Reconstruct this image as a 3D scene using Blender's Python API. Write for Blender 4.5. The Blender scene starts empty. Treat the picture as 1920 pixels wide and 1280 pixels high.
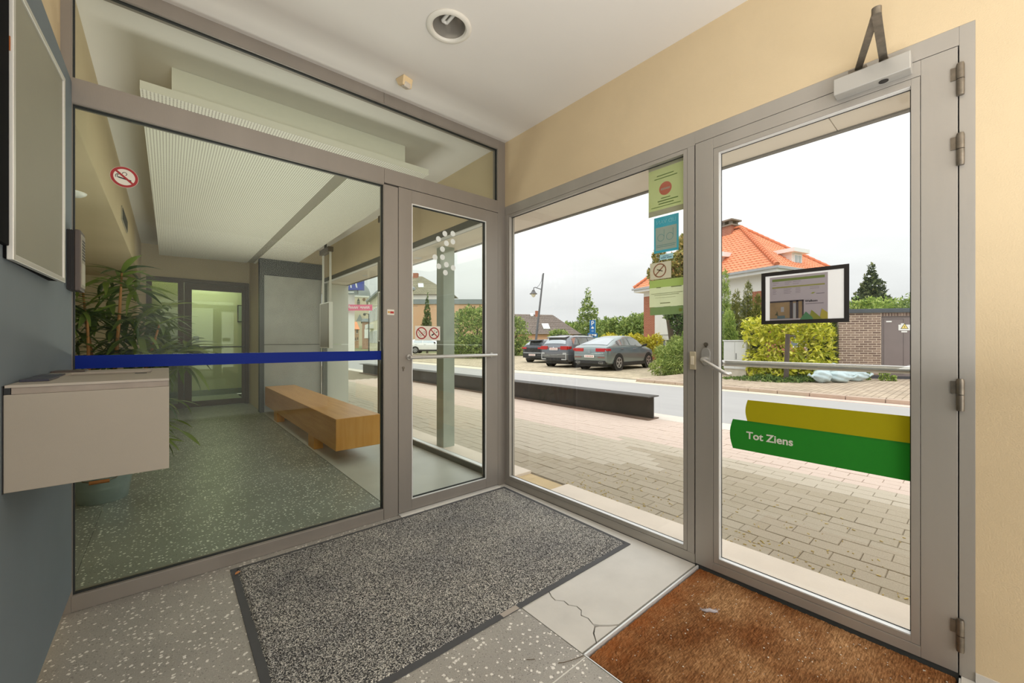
import bpy, bmesh, math, random
import numpy as np
from mathutils import Vector, Matrix

# ------------------------------------------------------------------ camera, sky, lamps, exposure
SC = bpy.context.scene
COL = SC.collection
CAM_H = 1.15
F_PX = 754.0
YAW = math.atan2(754.0, 881.0)
RT = (math.cos(math.atan2(754.0, 881.0)), -math.sin(math.atan2(754.0, 881.0)))     # camera right, on plan
FW = (-RT[1], RT[0])                                                               # camera forward, on plan
cam_d = bpy.data.cameras.new('camera')
cam_d.sensor_width = 36.0
cam_d.lens = F_PX / 1920.0 * 36.0
cam_d.clip_start = 0.05
cam_d.clip_end = 600.0
cam = bpy.data.objects.new('camera', cam_d)
COL.objects.link(cam)
cam.location = (0, 0, CAM_H)
cam.rotation_euler = (math.pi / 2, 0, math.atan2(-FW[0], FW[1]))
SC.camera = cam

vs = SC.view_settings
vs.view_transform = 'Standard'
vs.look = 'None'
vs.exposure = 0.0
vs.gamma = 1.0
vs.use_curve_mapping = False
try:
    SC.cycles.use_denoising = True
    SC.cycles.denoiser = 'OPENIMAGEDENOISE'
    SC.cycles.max_bounces = 10
    SC.cycles.diffuse_bounces = 5
    SC.cycles.glossy_bounces = 4
    SC.cycles.transparent_max_bounces = 16
    SC.cycles.sample_clamp_indirect = 6.0
    SC.cycles.caustics_reflective = False
    SC.cycles.caustics_refractive = False
except Exception:
    pass


def lin(c):
    return tuple(((v / 255.0) / 12.92 if v / 255.0 <= 0.04045 else ((v / 255.0 + 0.055) / 1.055) ** 2.4) for v in c)


# overcast sky: pale grey towards the horizon, brighter overhead, soft cloud bands
W = bpy.data.worlds.new('overcast_sky')
SC.world = W
W.use_nodes = True
nt = W.node_tree
nt.nodes.clear()
n_out = nt.nodes.new('ShaderNodeOutputWorld')
n_bg = nt.nodes.new('ShaderNodeBackground')
n_tc = nt.nodes.new('ShaderNodeTexCoord')
n_sep = nt.nodes.new('ShaderNodeSeparateXYZ')
n_ramp = nt.nodes.new('ShaderNodeValToRGB')
n_map = nt.nodes.new('ShaderNodeMapping')
n_noise = nt.nodes.new('ShaderNodeTexNoise')
n_mr = nt.nodes.new('ShaderNodeMapRange')
n_mul = nt.nodes.new('ShaderNodeMix')
n_mul.data_type = 'RGBA'
n_mul.blend_type = 'MULTIPLY'
n_mul.inputs[0].default_value = 1.0
e = n_ramp.color_ramp.elements
e[0].position = 0.0                                   # brightness rises from the horizon to the zenith as under any overcast sky
e[0].color = (0.365, 0.370, 0.374, 1)
e[1].position = 1.0
e[1].color = (1.0, 1.0, 1.0, 1)
for pos, c in ((0.035, 0.385), (0.085, 0.352), (0.15, 0.42), (0.25, 0.50), (0.5, 0.67)):
    k = e.new(pos)
    k.color = (c, c * 1.004, c * 1.008, 1)
n_map.inputs['Scale'].default_value = (1.0, 1.0, 4.0)
n_noise.inputs['Scale'].default_value = 3.2
n_noise.inputs['Detail'].default_value = 5.0
n_noise.inputs['Roughness'].default_value = 0.5
n_mr.inputs['From Min'].default_value = 0.3
n_mr.inputs['From Max'].default_value = 0.7
n_mr.inputs['To Min'].default_value = 0.93
n_mr.inputs['To Max'].default_value = 1.06
L = nt.links.new
L(n_tc.outputs['Generated'], n_sep.inputs[0])
L(n_sep.outputs['Z'], n_ramp.inputs[0])
L(n_tc.outputs['Generated'], n_map.inputs[0])
L(n_map.outputs[0], n_noise.inputs['Vector'])
L(n_noise.outputs[0], n_mr.inputs['Value'])
L(n_ramp.outputs[0], n_mul.inputs[6])
L(n_mr.outputs[0], n_mul.inputs[7])
L(n_mul.outputs[2], n_bg.inputs['Color'])
n_bg.inputs['Strength'].default_value = 2.5
L(n_bg.outputs[0], n_out.inputs['Surface'])
try:
    W.cycles.sampling_method = 'NONE'
except Exception:
    pass


def area(name, loc, target, sx, sy, watts, color=(1, 1, 1)):
    d = bpy.data.lights.new(name, 'AREA')
    d.shape = 'RECTANGLE'
    d.size = sx
    d.size_y = sy
    d.energy = watts
    d.color = color
    o = bpy.data.objects.new(name, d)
    COL.objects.link(o)
    o.location = loc
    v = Vector(target) - Vector(loc)
    o.rotation_euler = v.to_track_quat('-Z', 'Y').to_euler()
    return o


# added fill lights without visible fittings in vestibule and hall; then the corridor's lighting
area('vestibule_rear_fill', (0.86, -2.12, 1.4), (0.86, 0.0, 1.4), 2.38, 2.68, 50.0, (1.0, 0.985, 0.96))  # added fill from behind the camera, no lamp known there
area('vestibule_ceiling_fill', (0.45, -0.6, 1.0), (0.45, -0.6, 2.7), 1.5, 1.8, 52.0, (1.0, 0.985, 0.97))  # added fill thrown up at the ceiling, no fitting there
area('hall_down_fill', (0.8, 5.4, 2.45), (0.8, 5.4, 0.0), 0.6, 2.6, 6.0, (1.0, 0.97, 0.9))  # added soft fill over the hall floor, not a fitting
area('hall_raft_fill', (0.8, 5.6, 1.1), (0.8, 5.6, 2.5), 0.8, 3.0, 17.0, (1.0, 0.97, 0.9))  # added fill to brighten the raft from below
area('hall_front_fill', (0.6, 3.3, 1.0), (0.6, 3.3, 2.5), 1.2, 0.4, 12.0, (1.0, 0.98, 0.93))  # added fill to brighten the ceiling behind the transom
area('corridor_room_light', (0.4, 10.4, 2.5), (0.4, 10.4, 0.0), 1.6, 1.0, 22.0, (0.98, 1.0, 0.86))
sun_d = bpy.data.lights.new('veiled_sun', 'SUN')
sun_d.energy = 0.5
sun_d.angle = math.radians(25)
sun_d.color = (1.0, 0.96, 0.9)
sun = bpy.data.objects.new('veiled_sun', sun_d)
COL.objects.link(sun)
sun.rotation_euler = (math.radians(38), 0, math.radians(-35))

# ------------------------------------------------------------------ geometry helpers
XB, YA, XL, ZC = 2.073, 2.508, -0.342, 2.755
GZ = -0.02
random.seed(7)


def P(px, py, d):
    """the point d metres in front of the camera plane that the photograph shows at px, py"""
    u = (px - 960.0) / F_PX
    return Vector((d * (u * RT[0] + FW[0]), d * (u * RT[1] + FW[1]), CAM_H + (640.0 - py) / F_PX * d))


def plan(px, d):
    v = P(px, 640, d)
    return v.x, v.y


def zat(py, d):
    return CAM_H + (640.0 - py) / F_PX * d


class MB:
    def __init__(self, xf=None):
        self.v = []
        self.f = []
        self.mi = []
        self.xf = xf
        self.m = 0

    def add(self, vs_, fs):
        b = len(self.v)
        if self.xf is not None:
            vs_ = [tuple(self.xf @ Vector(p)) for p in vs_]
        self.v += [tuple(p) for p in vs_]
        for f in fs:
            self.f.append(tuple(b + i for i in f))
            self.mi.append(self.m)
        return self

    def box(self, x0, x1, y0, y1, z0, z1):
        if x0 > x1: x0, x1 = x1, x0
        if y0 > y1: y0, y1 = y1, y0
        if z0 > z1: z0, z1 = z1, z0
        vs_ = [(x0, y0, z0), (x1, y0, z0), (x1, y1, z0), (x0, y1, z0), (x0, y0, z1), (x1, y0, z1), (x1, y1, z1), (x0, y1, z1)]
        return self.add(vs_, [(0, 3, 2, 1), (4, 5, 6, 7), (0, 1, 5, 4), (1, 2, 6, 5), (2, 3, 7, 6), (3, 0, 4, 7)])

    def prism(self, pts, z0, z1):
        """polygon on plan (counter-clockwise), lifted from z0 to z1"""
        n = len(pts)
        vs_ = [(p[0], p[1], z0) for p in pts] + [(p[0], p[1], z1) for p in pts]
        fs = [tuple(range(n - 1, -1, -1)), tuple(range(n, 2 * n))]
        for i in range(n):
            j = (i + 1) % n
            fs.append((i, j, n + j, n + i))
        return self.add(vs_, fs)

    def hull8(self, a, b):
        """two quads of four points each, joined into a box-like solid"""
        return self.add(list(a) + list(b), [(3, 2, 1, 0), (4, 5, 6, 7), (0, 1, 5, 4), (1, 2, 6, 5), (2, 3, 7, 6), (3, 0, 4, 7)])

    def tube(self, path, r, n=10, cap=True):
        path = [Vector(p) for p in path]
        rs = r if isinstance(r, (list, tuple)) else [r] * len(path)
        vs_ = []
        up = None
        for i, p in enumerate(path):
            if i == 0: t = path[1] - p
            elif i == len(path) - 1: t = p - path[i - 1]
            else: t = (path[i + 1] - path[i - 1])
            t = t.normalized()
            if up is None:
                a = Vector((0, 0, 1)) if abs(t.z) < 0.9 else Vector((1, 0, 0))
                up = t.cross(a).normalized()
            up = (up - t * up.dot(t)).normalized()
            w = t.cross(up)
            for k in range(n):
                an = 2 * math.pi * k / n
                vs_.append(p + (up * math.cos(an) + w * math.sin(an)) * rs[i])
        fs = []
        for i in range(len(path) - 1):
            for k in range(n):
                k2 = (k + 1) % n
                fs.append((i * n + k, i * n + k2, (i + 1) * n + k2, (i + 1) * n + k))
        if cap:
            fs.append(tuple(range(n - 1, -1, -1)))
            b = (len(path) - 1) * n
            fs.append(tuple(range(b, b + n)))
        return self.add(vs_, fs)

    def lathe(self, prof, c=(0, 0, 0), n=24, axis='z', cap=True):
        """profile of (r, h) spun about an axis through c"""
        vs_ = []
        for r, h in prof:
            for k in range(n):
                a = 2 * math.pi * k / n
                x, y = r * math.cos(a), r * math.sin(a)
                q = {'z': (x, y, h), 'x': (h, x, y), 'y': (y, h, x)}[axis]
                vs_.append((c[0] + q[0], c[1] + q[1], c[2] + q[2]))
        fs = []
        for i in range(len(prof) - 1):
            for k in range(n):
                k2 = (k + 1) % n
                fs.append((i * n + k, i * n + k2, (i + 1) * n + k2, (i + 1) * n + k))
        if cap:
            fs.append(tuple(range(n - 1, -1, -1)))
            b = (len(prof) - 1) * n
            fs.append(tuple(range(b, b + n)))
        return self.add(vs_, fs)

    def ring(self, c, r0, r1, t, n=32, a0=0.0, a1=2 * math.pi):
        """flat ring in the local xy plane, t thick"""
        full = abs(a1 - a0 - 2 * math.pi) < 1e-6
        m = n if full else n + 1
        vs_ = []
        for k in range(m):
            a = a0 + (a1 - a0) * k / n
            for r in (r0, r1):
                for z in (0, t):
                    vs_.append((c[0] + r * math.cos(a), c[1] + r * math.sin(a), c[2] + z))
        fs = []
        for k in range(n):
            a = 4 * k
            b = 4 * ((k + 1) % m)
            fs += [(a + 1, a + 3, b + 3, b + 1), (a, b, b + 2, a + 2), (a + 2, b + 2, b + 3, a + 3), (a, a + 1, b + 1, b)]
        return self.add(vs_, fs)

    def disc(self, c, r, t, n=28, sx=1.0):
        pts = [(c[0] + sx * r * math.cos(2 * math.pi * k / n), c[1] + r * math.sin(2 * math.pi * k / n)) for k in range(n)]
        return self.prism(pts, c[2], c[2] + t)

    def bar2(self, a, b, w, z, t):
        """flat strip from a to b in the local xy plane"""
        a, b = Vector((a[0], a[1])), Vector((b[0], b[1]))
        d = (b - a).normalized()
        q = Vector((-d.y, d.x)) * w / 2
        return self.prism([a - q, b - q, b + q, a + q], z, z + t)


def new_mesh(name, mb, mats):
    me = bpy.data.meshes.new(name)
    me.from_pydata(mb.v, [], mb.f)
    if not isinstance(mats, (list, tuple)):
        mats = [mats]
    for m in mats:
        me.materials.append(m)
    if len(mats) > 1:
        me.polygons.foreach_set('material_index', mb.mi)
    me.update()
    return me


def obj(name, mb, mats, parent=None, smooth=False, bevel=0.0, kind=None, label=None, origin=None):
    """ONE mesh object; a child is written in its parent's own axes"""
    me = mb if isinstance(mb, bpy.types.Mesh) else new_mesh(name, mb, mats)
    if smooth is not False:
        ang = 40.0 if smooth is True else smooth
        me.polygons.foreach_set('use_smooth', [True] * len(me.polygons))
        try:
            me.set_sharp_from_angle(angle=math.radians(ang))
        except Exception:
            pass
    o = bpy.data.objects.new(name, me)
    COL.objects.link(o)
    if bevel > 0:
        b = o.modifiers.new('edge', 'BEVEL')
        b.width = bevel
        b.segments = 2
        b.limit_method = 'ANGLE'
        b.angle_limit = math.radians(50)
    if parent is not None:
        o.parent = parent
        if parent.get('world_axes'):
            o.location = -Vector(parent['world_axes'])
            if origin is not None:
                o.location = Vector(origin) - Vector(parent['world_axes'])
    if kind: o['kind'] = kind
    if label: o['label'] = label
    return o


def sub(name, mb, mats, part, **kw):
    """a sub-part; both part and sub-part are written in the axes of the thing"""
    o = obj(name, mb, mats, None, **kw)
    o.parent = part
    return o


def tag(o, label, cat, group=None, kind=None):
    o['label'] = label
    o['category'] = cat
    if group: o['group'] = group
    if kind: o['kind'] = kind
    return o


def thing(name, label, cat, loc=(0, 0, 0), rz=0.0, group=None, kind=None, world=True):
    """an Empty at the thing's base; world=True: its parts are written in room coordinates"""
    o = bpy.data.objects.new(name, None)
    o.empty_display_size = 0.1
    COL.objects.link(o)
    o.location = loc
    o.rotation_euler = (0, 0, rz)
    if world:
        o['world_axes'] = tuple(float(c) for c in loc)
    return tag(o, label, cat, group, kind)


def copy_tree(o, parent=None, name=None):
    c = o.copy()
    COL.objects.link(c)
    if parent is not None:
        c.parent = parent
    for ch in list(o.children):
        copy_tree(ch, c)
    return c


# ------------------------------------------------------------------ materials
MATS = {}


class NT:
    def __init__(self, name):
        self.m = bpy.data.materials.new(name)
        self.m.use_nodes = True
        self.t = self.m.node_tree
        self.t.nodes.clear()
        self.out = self.n('ShaderNodeOutputMaterial')

    def n(self, kind, **ins):
        nd = self.t.nodes.new(kind)
        for k, v in ins.items():
            if k in nd.inputs:
                nd.inputs[k].default_value = v
            else:
                setattr(nd, k, v)
        return nd

    def l(self, a, b):
        self.t.links.new(a, b)

    def bsdf(self, rough=0.5, metal=0.0, spec=0.5):
        b = self.n('ShaderNodeBsdfPrincipled')
        b.inputs['Roughness'].default_value = rough
        b.inputs['Metallic'].default_value = metal
        b.inputs['Specular IOR Level'].default_value = spec
        self.l(b.outputs[0], self.out.inputs['Surface'])
        return b

    def coord(self, scale=(1, 1, 1), kind='Object'):
        tc = self.n('ShaderNodeTexCoord')
        mp = self.n('ShaderNodeMapping')
        mp.inputs['Scale'].default_value = scale
        self.l(tc.outputs[kind], mp.inputs[0])
        return mp.outputs[0]

    def noise(self, co, scale, detail=3.0, rough=0.55):
        nz = self.n('ShaderNodeTexNoise')
        nz.inputs['Scale'].default_value = scale
        nz.inputs['Detail'].default_value = detail
        nz.inputs['Roughness'].default_value = rough
        self.l(co, nz.inputs['Vector'])
        return nz.outputs[0]

    def voro(self, co, scale, feature='F1', rnd=1.0):
        vo = self.n('ShaderNodeTexVoronoi')
        vo.feature = feature
        vo.inputs['Scale'].default_value = scale
        vo.inputs['Randomness'].default_value = rnd
        self.l(co, vo.inputs['Vector'])
        return vo

    def ramp(self, fac, stops, interp='LINEAR'):
        r = self.n('ShaderNodeValToRGB')
        r.color_ramp.interpolation = interp
        el = r.color_ramp.elements
        while len(el) > 1:
            el.remove(el[-1])
        el[0].position = stops[0][0]
        el[0].color = tuple(stops[0][1]) + (1,)
        for p_, c in stops[1:]:
            k_ = el.new(p_)
            k_.color = tuple(c) + (1,)
        self.l(fac, r.inputs[0])
        return r.outputs[0]

    def mix(self, fac, a, b, blend='MIX'):
        mx = self.n('ShaderNodeMix')
        mx.data_type = 'RGBA'
        mx.blend_type = blend
        for i, s in ((0, fac), (6, a), (7, b)):
            if hasattr(s, 'is_linked') or isinstance(s, bpy.types.NodeSocket):
                self.l(s, mx.inputs[i])
            else:
                mx.inputs[i].default_value = s if i == 0 else tuple(s) + (1,)
        return mx.outputs[2]

    def math(self, op, a, b=0.0, c=None):
        mt = self.n('ShaderNodeMath')
        mt.operation = op
        for i, s in enumerate((a, b) if c is None else (a, b, c)):
            if isinstance(s, bpy.types.NodeSocket):
                self.l(s, mt.inputs[i])
            else:
                mt.inputs[i].default_value = s
        return mt.outputs[0]

    def bump(self, b, h, strength=0.3, dist=0.01):
        bp = self.n('ShaderNodeBump')
        bp.inputs['Strength'].default_value = strength
        bp.inputs['Distance'].default_value = dist
        self.l(h, bp.inputs['Height'])
        self.l(bp.outputs[0], b.inputs['Normal'])


def M(name, rgb, rough=0.5, metal=0.0, var=0.0, vs_=4.0, bump=0.0, bs=40.0, spec=0.5, stretch=(1, 1, 1), island=0.0):
    """plain procedural surface: base colour, soft mottling and fine relief"""
    if name in MATS:
        return MATS[name]
    t = NT(name)
    b = t.bsdf(rough, metal, spec)
    c = lin(rgb)
    col = None
    if var > 0:
        f = t.noise(t.coord(stretch), vs_, 4.0)
        f = t.ramp(f, ((0.25, (0, 0, 0)), (0.75, (1, 1, 1))))
        col = t.mix(f, tuple(max(0, x * (1 - var)) for x in c), tuple(min(1, x * (1 + var)) for x in c))
    if island > 0:
        g = t.n('ShaderNodeNewGeometry')
        base = col if col is not None else c
        v = t.math('MULTIPLY_ADD', g.outputs['Random Per Island'], 2 * island, 1 - island)
        cb = t.n('ShaderNodeCombineColor')
        for i in range(3):
            t.l(v, cb.inputs[i])
        col = t.mix(1.0, base, cb.outputs[0], 'MULTIPLY')
    if col is not None:
        t.l(col, b.inputs['Base Color'])
    else:
        b.inputs['Base Color'].default_value = c + (1,)
    if bump > 0:
        t.bump(b, t.noise(t.coord(stretch), bs, 3.0), bump, 0.004)
    MATS[name] = t.m
    return t.m


def glass_mat(name, tint, refl=1.0, f0=0.04, dirt=0.0):
    t = NT(name)
    tr = t.n('ShaderNodeBsdfTransparent')
    tr.inputs[0].default_value = tuple(tint) + (1,)
    gl = t.n('ShaderNodeBsdfGlossy')
    gl.inputs['Roughness'].default_value = 0.0
    gl.inputs['Color'].default_value = (0.95, 0.97, 0.95, 1)
    lw = t.n('ShaderNodeLayerWeight')
    lw.inputs['Blend'].default_value = 0.5
    fac = t.math('MULTIPLY', t.math('MULTIPLY_ADD', t.math('POWER', lw.outputs['Facing'], 5.0), 1 - f0, f0), refl)
    mx = t.n('ShaderNodeMixShader')
    t.l(fac, mx.inputs[0])
    t.l(tr.outputs[0], mx.inputs[1])
    t.l(gl.outputs[0], mx.inputs[2])
    last = mx.outputs[0]
    if dirt > 0:
        df = t.n('ShaderNodeBsdfDiffuse')
        df.inputs[0].default_value = (0.8, 0.8, 0.76, 1)
        nz = t.ramp(t.noise(t.coord((1, 1, 1)), 7.0, 6.0, 0.7), ((0.5, (0, 0, 0)), (0.85, (dirt, dirt, dirt))))
        m2 = t.n('ShaderNodeMixShader')
        t.l(nz, m2.inputs[0])
        t.l(last, m2.inputs[1])
        t.l(df.outputs[0], m2.inputs[2])
        last = m2.outputs[0]
    t.l(last, t.out.inputs['Surface'])
    return t.m


def terrazzo(name, base, chip, chips=0.55, rough=0.35):
    t = NT(name)
    b = t.bsdf(rough, 0.0, 0.4)
    co = t.coord()
    # warp the cells so that chips are angular and stretched
    v1 = t.voro(co, 62.0)
    v2 = t.voro(co, 120.0)
    s1 = t.n('ShaderNodeSeparateColor')
    t.l(v1.outputs['Color'], s1.inputs[0])
    s2 = t.n('ShaderNodeSeparateColor')
    t.l(v2.outputs['Color'], s2.inputs[0])
    nz = t.noise(co, 160.0, 2.0)
    d1 = t.math('MULTIPLY_ADD', nz, 0.5, v1.outputs['Distance'])
    r1 = t.math('MULTIPLY_ADD', s1.outputs[0], 0.45, 0.20)
    c1 = t.math('MULTIPLY', t.math('LESS_THAN', d1, t.math('ADD', r1, 0.02)), t.math('GREATER_THAN', s1.outputs[1], chips))
    d2 = t.math('MULTIPLY_ADD', nz, 0.35, v2.outputs['Distance'])
    c2 = t.math('MULTIPLY', t.math('LESS_THAN', d2, 0.40), t.math('GREATER_THAN', s2.outputs[1], 0.72))
    c3 = t.math('MULTIPLY', t.math('LESS_THAN', d2, 0.48), t.math('LESS_THAN', s2.outputs[2], 0.22))
    v4 = t.voro(co, 34.0)
    s4 = t.n('ShaderNodeSeparateColor')
    t.l(v4.outputs['Color'], s4.inputs[0])
    d4 = t.math('MULTIPLY_ADD', nz, 0.5, v4.outputs['Distance'])
    c4 = t.math('MULTIPLY', t.math('LESS_THAN', d4, 0.46), t.math('GREATER_THAN', s4.outputs[1], 0.74))
    bl = lin(base)
    big = t.ramp(t.noise(co, 2.2, 5.0), ((0.2, tuple(x * 0.78 for x in bl)), (0.8, tuple(min(1, x * 1.22) for x in bl))))
    big = t.mix(1.0, big, t.ramp(t.noise(co, 210.0, 3.0, 0.7), ((0.3, (0.8, 0.8, 0.8)), (0.7, (1.16, 1.16, 1.16)))), 'MULTIPLY')
    c = t.mix(c3, big, tuple(x * 0.62 for x in bl))
    c = t.mix(c2, c, tuple(min(1, x * 1.45) for x in bl))
    c = t.mix(c1, c, lin(chip))
    c = t.mix(c4, c, tuple(x * 0.92 for x in lin(chip)))
    t.l(c, b.inputs['Base Color'])
    return t.m


M('alu_brown', (146, 139, 131), 0.42, 0.35, var=0.06, vs_=6.0, bump=0.05, bs=300.0, stretch=(1, 1, 0.15))
M('alu_grey', (174, 169, 161), 0.40, 0.35, var=0.07, vs_=5.0, bump=0.05, bs=300.0, stretch=(1, 1, 0.15))
M('alu_bright', (226, 226, 224), 0.42, 0.35)
M('steel', (206, 204, 200), 0.30, 0.7)
M('steel_worn', (128, 120, 108), 0.42, 0.8, var=0.25, vs_=40.0)
M('gasket', (38, 42, 40), 0.6)
M('beige_wall', (216, 196, 161), 0.85, var=0.035, vs_=3.0, bump=0.25, bs=220.0, spec=0.2)
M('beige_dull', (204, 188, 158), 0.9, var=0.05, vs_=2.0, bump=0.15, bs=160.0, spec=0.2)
M('ceiling_white', (226, 222, 216), 0.95, var=0.02, vs_=1.5, spec=0.1)
M('blue_panel', (108, 118, 125), 0.62, var=0.08, vs_=2.5, bump=0.04, bs=120.0)
M('concrete_slab', (214, 210, 203), 0.62, var=0.09, vs_=5.0, bump=0.08, bs=90.0)
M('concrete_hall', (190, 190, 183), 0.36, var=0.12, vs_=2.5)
M('concrete_panel', (168, 168, 162), 0.75, var=0.10, vs_=5.0, bump=0.08, bs=60.0)
M('joint_dark', (52, 47, 42), 0.9)
M('joint_white', (228, 226, 220), 0.5)
M('black', (14, 14, 15), 0.5)
M('black_satin', (34, 30, 28), 0.4)
M('rubber', (78, 78, 80), 0.7, var=0.1, vs_=8.0)
M('white', (238, 238, 235), 0.5)
M('white_satin', (236, 236, 232), 0.35)
M('cream_plastic', (226, 202, 160), 0.45)
M('steel_dark', (84, 86, 84), 0.55, 0.3, var=0.1, vs_=4.0)
M('frame_dark', (108, 108, 100), 0.5, 0.3)
M('wood_frame_dark', (92, 80, 68), 0.5, var=0.15, vs_=3.0, stretch=(1, 1, 0.1))
MATS['glass_clear'] = glass_mat('glass_clear', (0.97, 0.98, 0.97), 0.8, dirt=0.0)
MATS['glass_hall'] = glass_mat('glass_hall', (0.90, 0.935, 0.89), 0.14)
MATS['glass_transom'] = glass_mat('glass_transom', (0.945, 0.965, 0.935), 0.22)
MATS['glass_far'] = glass_mat('glass_far', (0.82, 0.86, 0.72), 0.8)
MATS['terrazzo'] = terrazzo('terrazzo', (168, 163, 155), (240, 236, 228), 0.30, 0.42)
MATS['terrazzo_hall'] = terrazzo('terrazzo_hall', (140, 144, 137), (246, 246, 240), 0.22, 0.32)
m = MATS

# ================================================================== ROOM SHELL
ROOM_Y0 = -2.2
HALL_Y1 = 8.9

# ---- floor
floor = thing('floor', 'floor of vestibule and hall in speckled terrazzo with smooth grey stone by the windows', 'floor', kind='structure')
obj('screed', MB().box(XL - 0.9, XB + 0.08, ROOM_Y0, HALL_Y1 + 2.0, -0.12, -0.028), m['joint_dark'], floor)
SX0, SX1 = 1.158, 1.164           # joint between terrazzo and stone
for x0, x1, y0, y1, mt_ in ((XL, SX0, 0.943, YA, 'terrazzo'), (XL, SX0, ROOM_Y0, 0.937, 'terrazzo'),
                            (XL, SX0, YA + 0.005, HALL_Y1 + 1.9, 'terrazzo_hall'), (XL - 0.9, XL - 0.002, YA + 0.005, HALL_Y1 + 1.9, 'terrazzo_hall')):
    obj('terrazzo_tile', MB().box(x0, x1, y0, y1, -0.028, 0.0), m[mt_], floor)
obj('grout', MB().box(XL, SX0, 0.937, 0.943, -0.027, -0.0015), m['joint_white'], floor)
# grey stone slab of the vestibule, cracked in three pieces with real gaps
crack = [(1.335, 1.30), (1.315, 1.262), (1.31, 1.235), (1.335, 1.205), (1.33, 1.175), (1.35, 1.145), (1.345, 1.115), (1.32, 1.095),
         (1.328, 1.065), (1.315, 1.03), (1.33, 1.012), (1.36, 0.985), (1.392, 0.966)]
g = 0.0022
y_top = YA
mainp = [(2.068, 0.962), (2.068, y_top), (1.335, y_top)] + [(x + g, y) for x, y in crack[:-1]] + [(1.395, 0.962)]
cornp = [(SX1, 1.018), (1.262, 1.012), (1.308, 1.024)] + [(x - g, y) for x, y in crack[-5::-1]] + [(1.330, y_top), (SX1, y_top)]
cornp = [(SX1, y_top), (SX1, 0.962), (1.246, 0.962), (1.276, 1.0), (1.310, 1.019)] + [(crack[8][0] - g, crack[8][1])] + [(x - g, y) for x, y in crack[7::-1]] + [(1.330, y_top)]
smallp = [(1.252, 0.962), (1.388, 0.962), (1.357, 0.981), (1.327, 1.007), (1.311, 1.014), (1.281, 0.996)]
for pl, dz in ((mainp, 0.0), (cornp, -0.0012), (smallp, -0.003)):
    obj('stone_slab', MB().prism(pl, -0.028, dz), m['concrete_slab'], floor)
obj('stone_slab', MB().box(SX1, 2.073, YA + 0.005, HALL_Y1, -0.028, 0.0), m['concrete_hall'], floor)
obj('stone_slab', MB().box(SX1, 2.073, ROOM_Y0, -0.06, -0.028, 0.0), m['concrete_slab'], floor)
obj('stone_slab', MB().box(SX1, 2.073, -0.056, 0.046, -0.028, 0.0), m['concrete_slab'], floor)
mb = MB().box(SX0 + 0.004, 2.066, 0.944, 0.951, -0.027, 0.003)
mb.box(SX0 + 0.001, SX0 + 0.005, 0.05, 0.951, -0.027, 0.002)
mb.box(SX0 + 0.004, 2.055, 0.047, 0.051, -0.027, 0.001)
obj('edge_profile', mb, m['alu_bright'], floor, label='bright metal edging around the coir mat well')

# ---- ceiling
cq = MB()
DLX, DLY, DLS = 1.09, 1.767, 0.12
cq.box(XL - 1.0, XB + 0.3, ROOM_Y0, DLY - DLS, ZC, ZC + 0.15).box(XL - 1.0, XB + 0.3, DLY + DLS, HALL_Y1 + 2.2, ZC, ZC + 0.15)
cq.box(XL - 1.0, DLX - DLS, DLY - DLS, DLY + DLS, ZC, ZC + 0.15).box(DLX + DLS, XB + 0.3, DLY - DLS, DLY + DLS, ZC, ZC + 0.15)
nn = 40
cv, cf = [], []
for k in range(nn):                                   # round hole for the recessed lamp
    a_ = 2 * math.pi * k / nn
    c_, s_ = math.cos(a_), math.sin(a_)
    w_ = DLS / max(abs(c_), abs(s_))
    cv += [(DLX + 0.089 * c_, DLY + 0.089 * s_, ZC), (DLX + w_ * c_, DLY + w_ * s_, ZC)]
for k in range(nn):
    j_ = (k + 1) % nn
    cf.append((2 * k, 2 * j_, 2 * j_ + 1, 2 * k + 1))
cq.add(cv, cf)
ceil = tag(obj('ceiling', cq, m['ceiling_white']), 'plain off-white ceiling over the vestibule and hall', 'ceiling', kind='structure')

# ---- walls
wr = thing('wall_right', 'beige plastered wall around the street windows and exit door', 'wall', kind='structure')
obj('plaster', MB().box(XB, XB + 0.09, ROOM_Y0, 0.014, 0.03, ZC).box(XB, XB + 0.09, 0.014, YA + 0.02, 2.237, ZC), m['beige_wall'], wr)
obj('plaster', MB().box(XB, XB + 0.09, YA + 0.02, 7.6, 2.25, ZC), m['beige_dull'], wr)
tag(obj('baseboard_right', MB().box(XB - 0.006, XB + 0.09, ROOM_Y0, 0.014, 0, 0.032), m['concrete_slab']), 'low grey stone baseboard beneath the beige wall beside the exit door', 'baseboard', kind='structure')
wl = thing('wall_left', 'left vestibule wall, beige above and clad with a blue-grey panel', 'wall', kind='structure')
obj('plaster', MB().box(XL - 0.12, XL, ROOM_Y0, YA, 0.0, ZC), m['beige_wall'], wl)
obj('cladding_panel', MB().box(XL, -0.309, ROOM_Y0, YA - 0.003, 0.095, 2.25), m['blue_panel'], wl, label='blue-grey cladding panel', bevel=0.002)
tag(obj('wall_rear', MB().box(XL - 0.1, XB + 0.09, ROOM_Y0 - 0.1, ROOM_Y0, 0, ZC), m['ceiling_white']), 'off-white wall closing the vestibule opposite the glass partition', 'wall', kind='structure')

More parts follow.
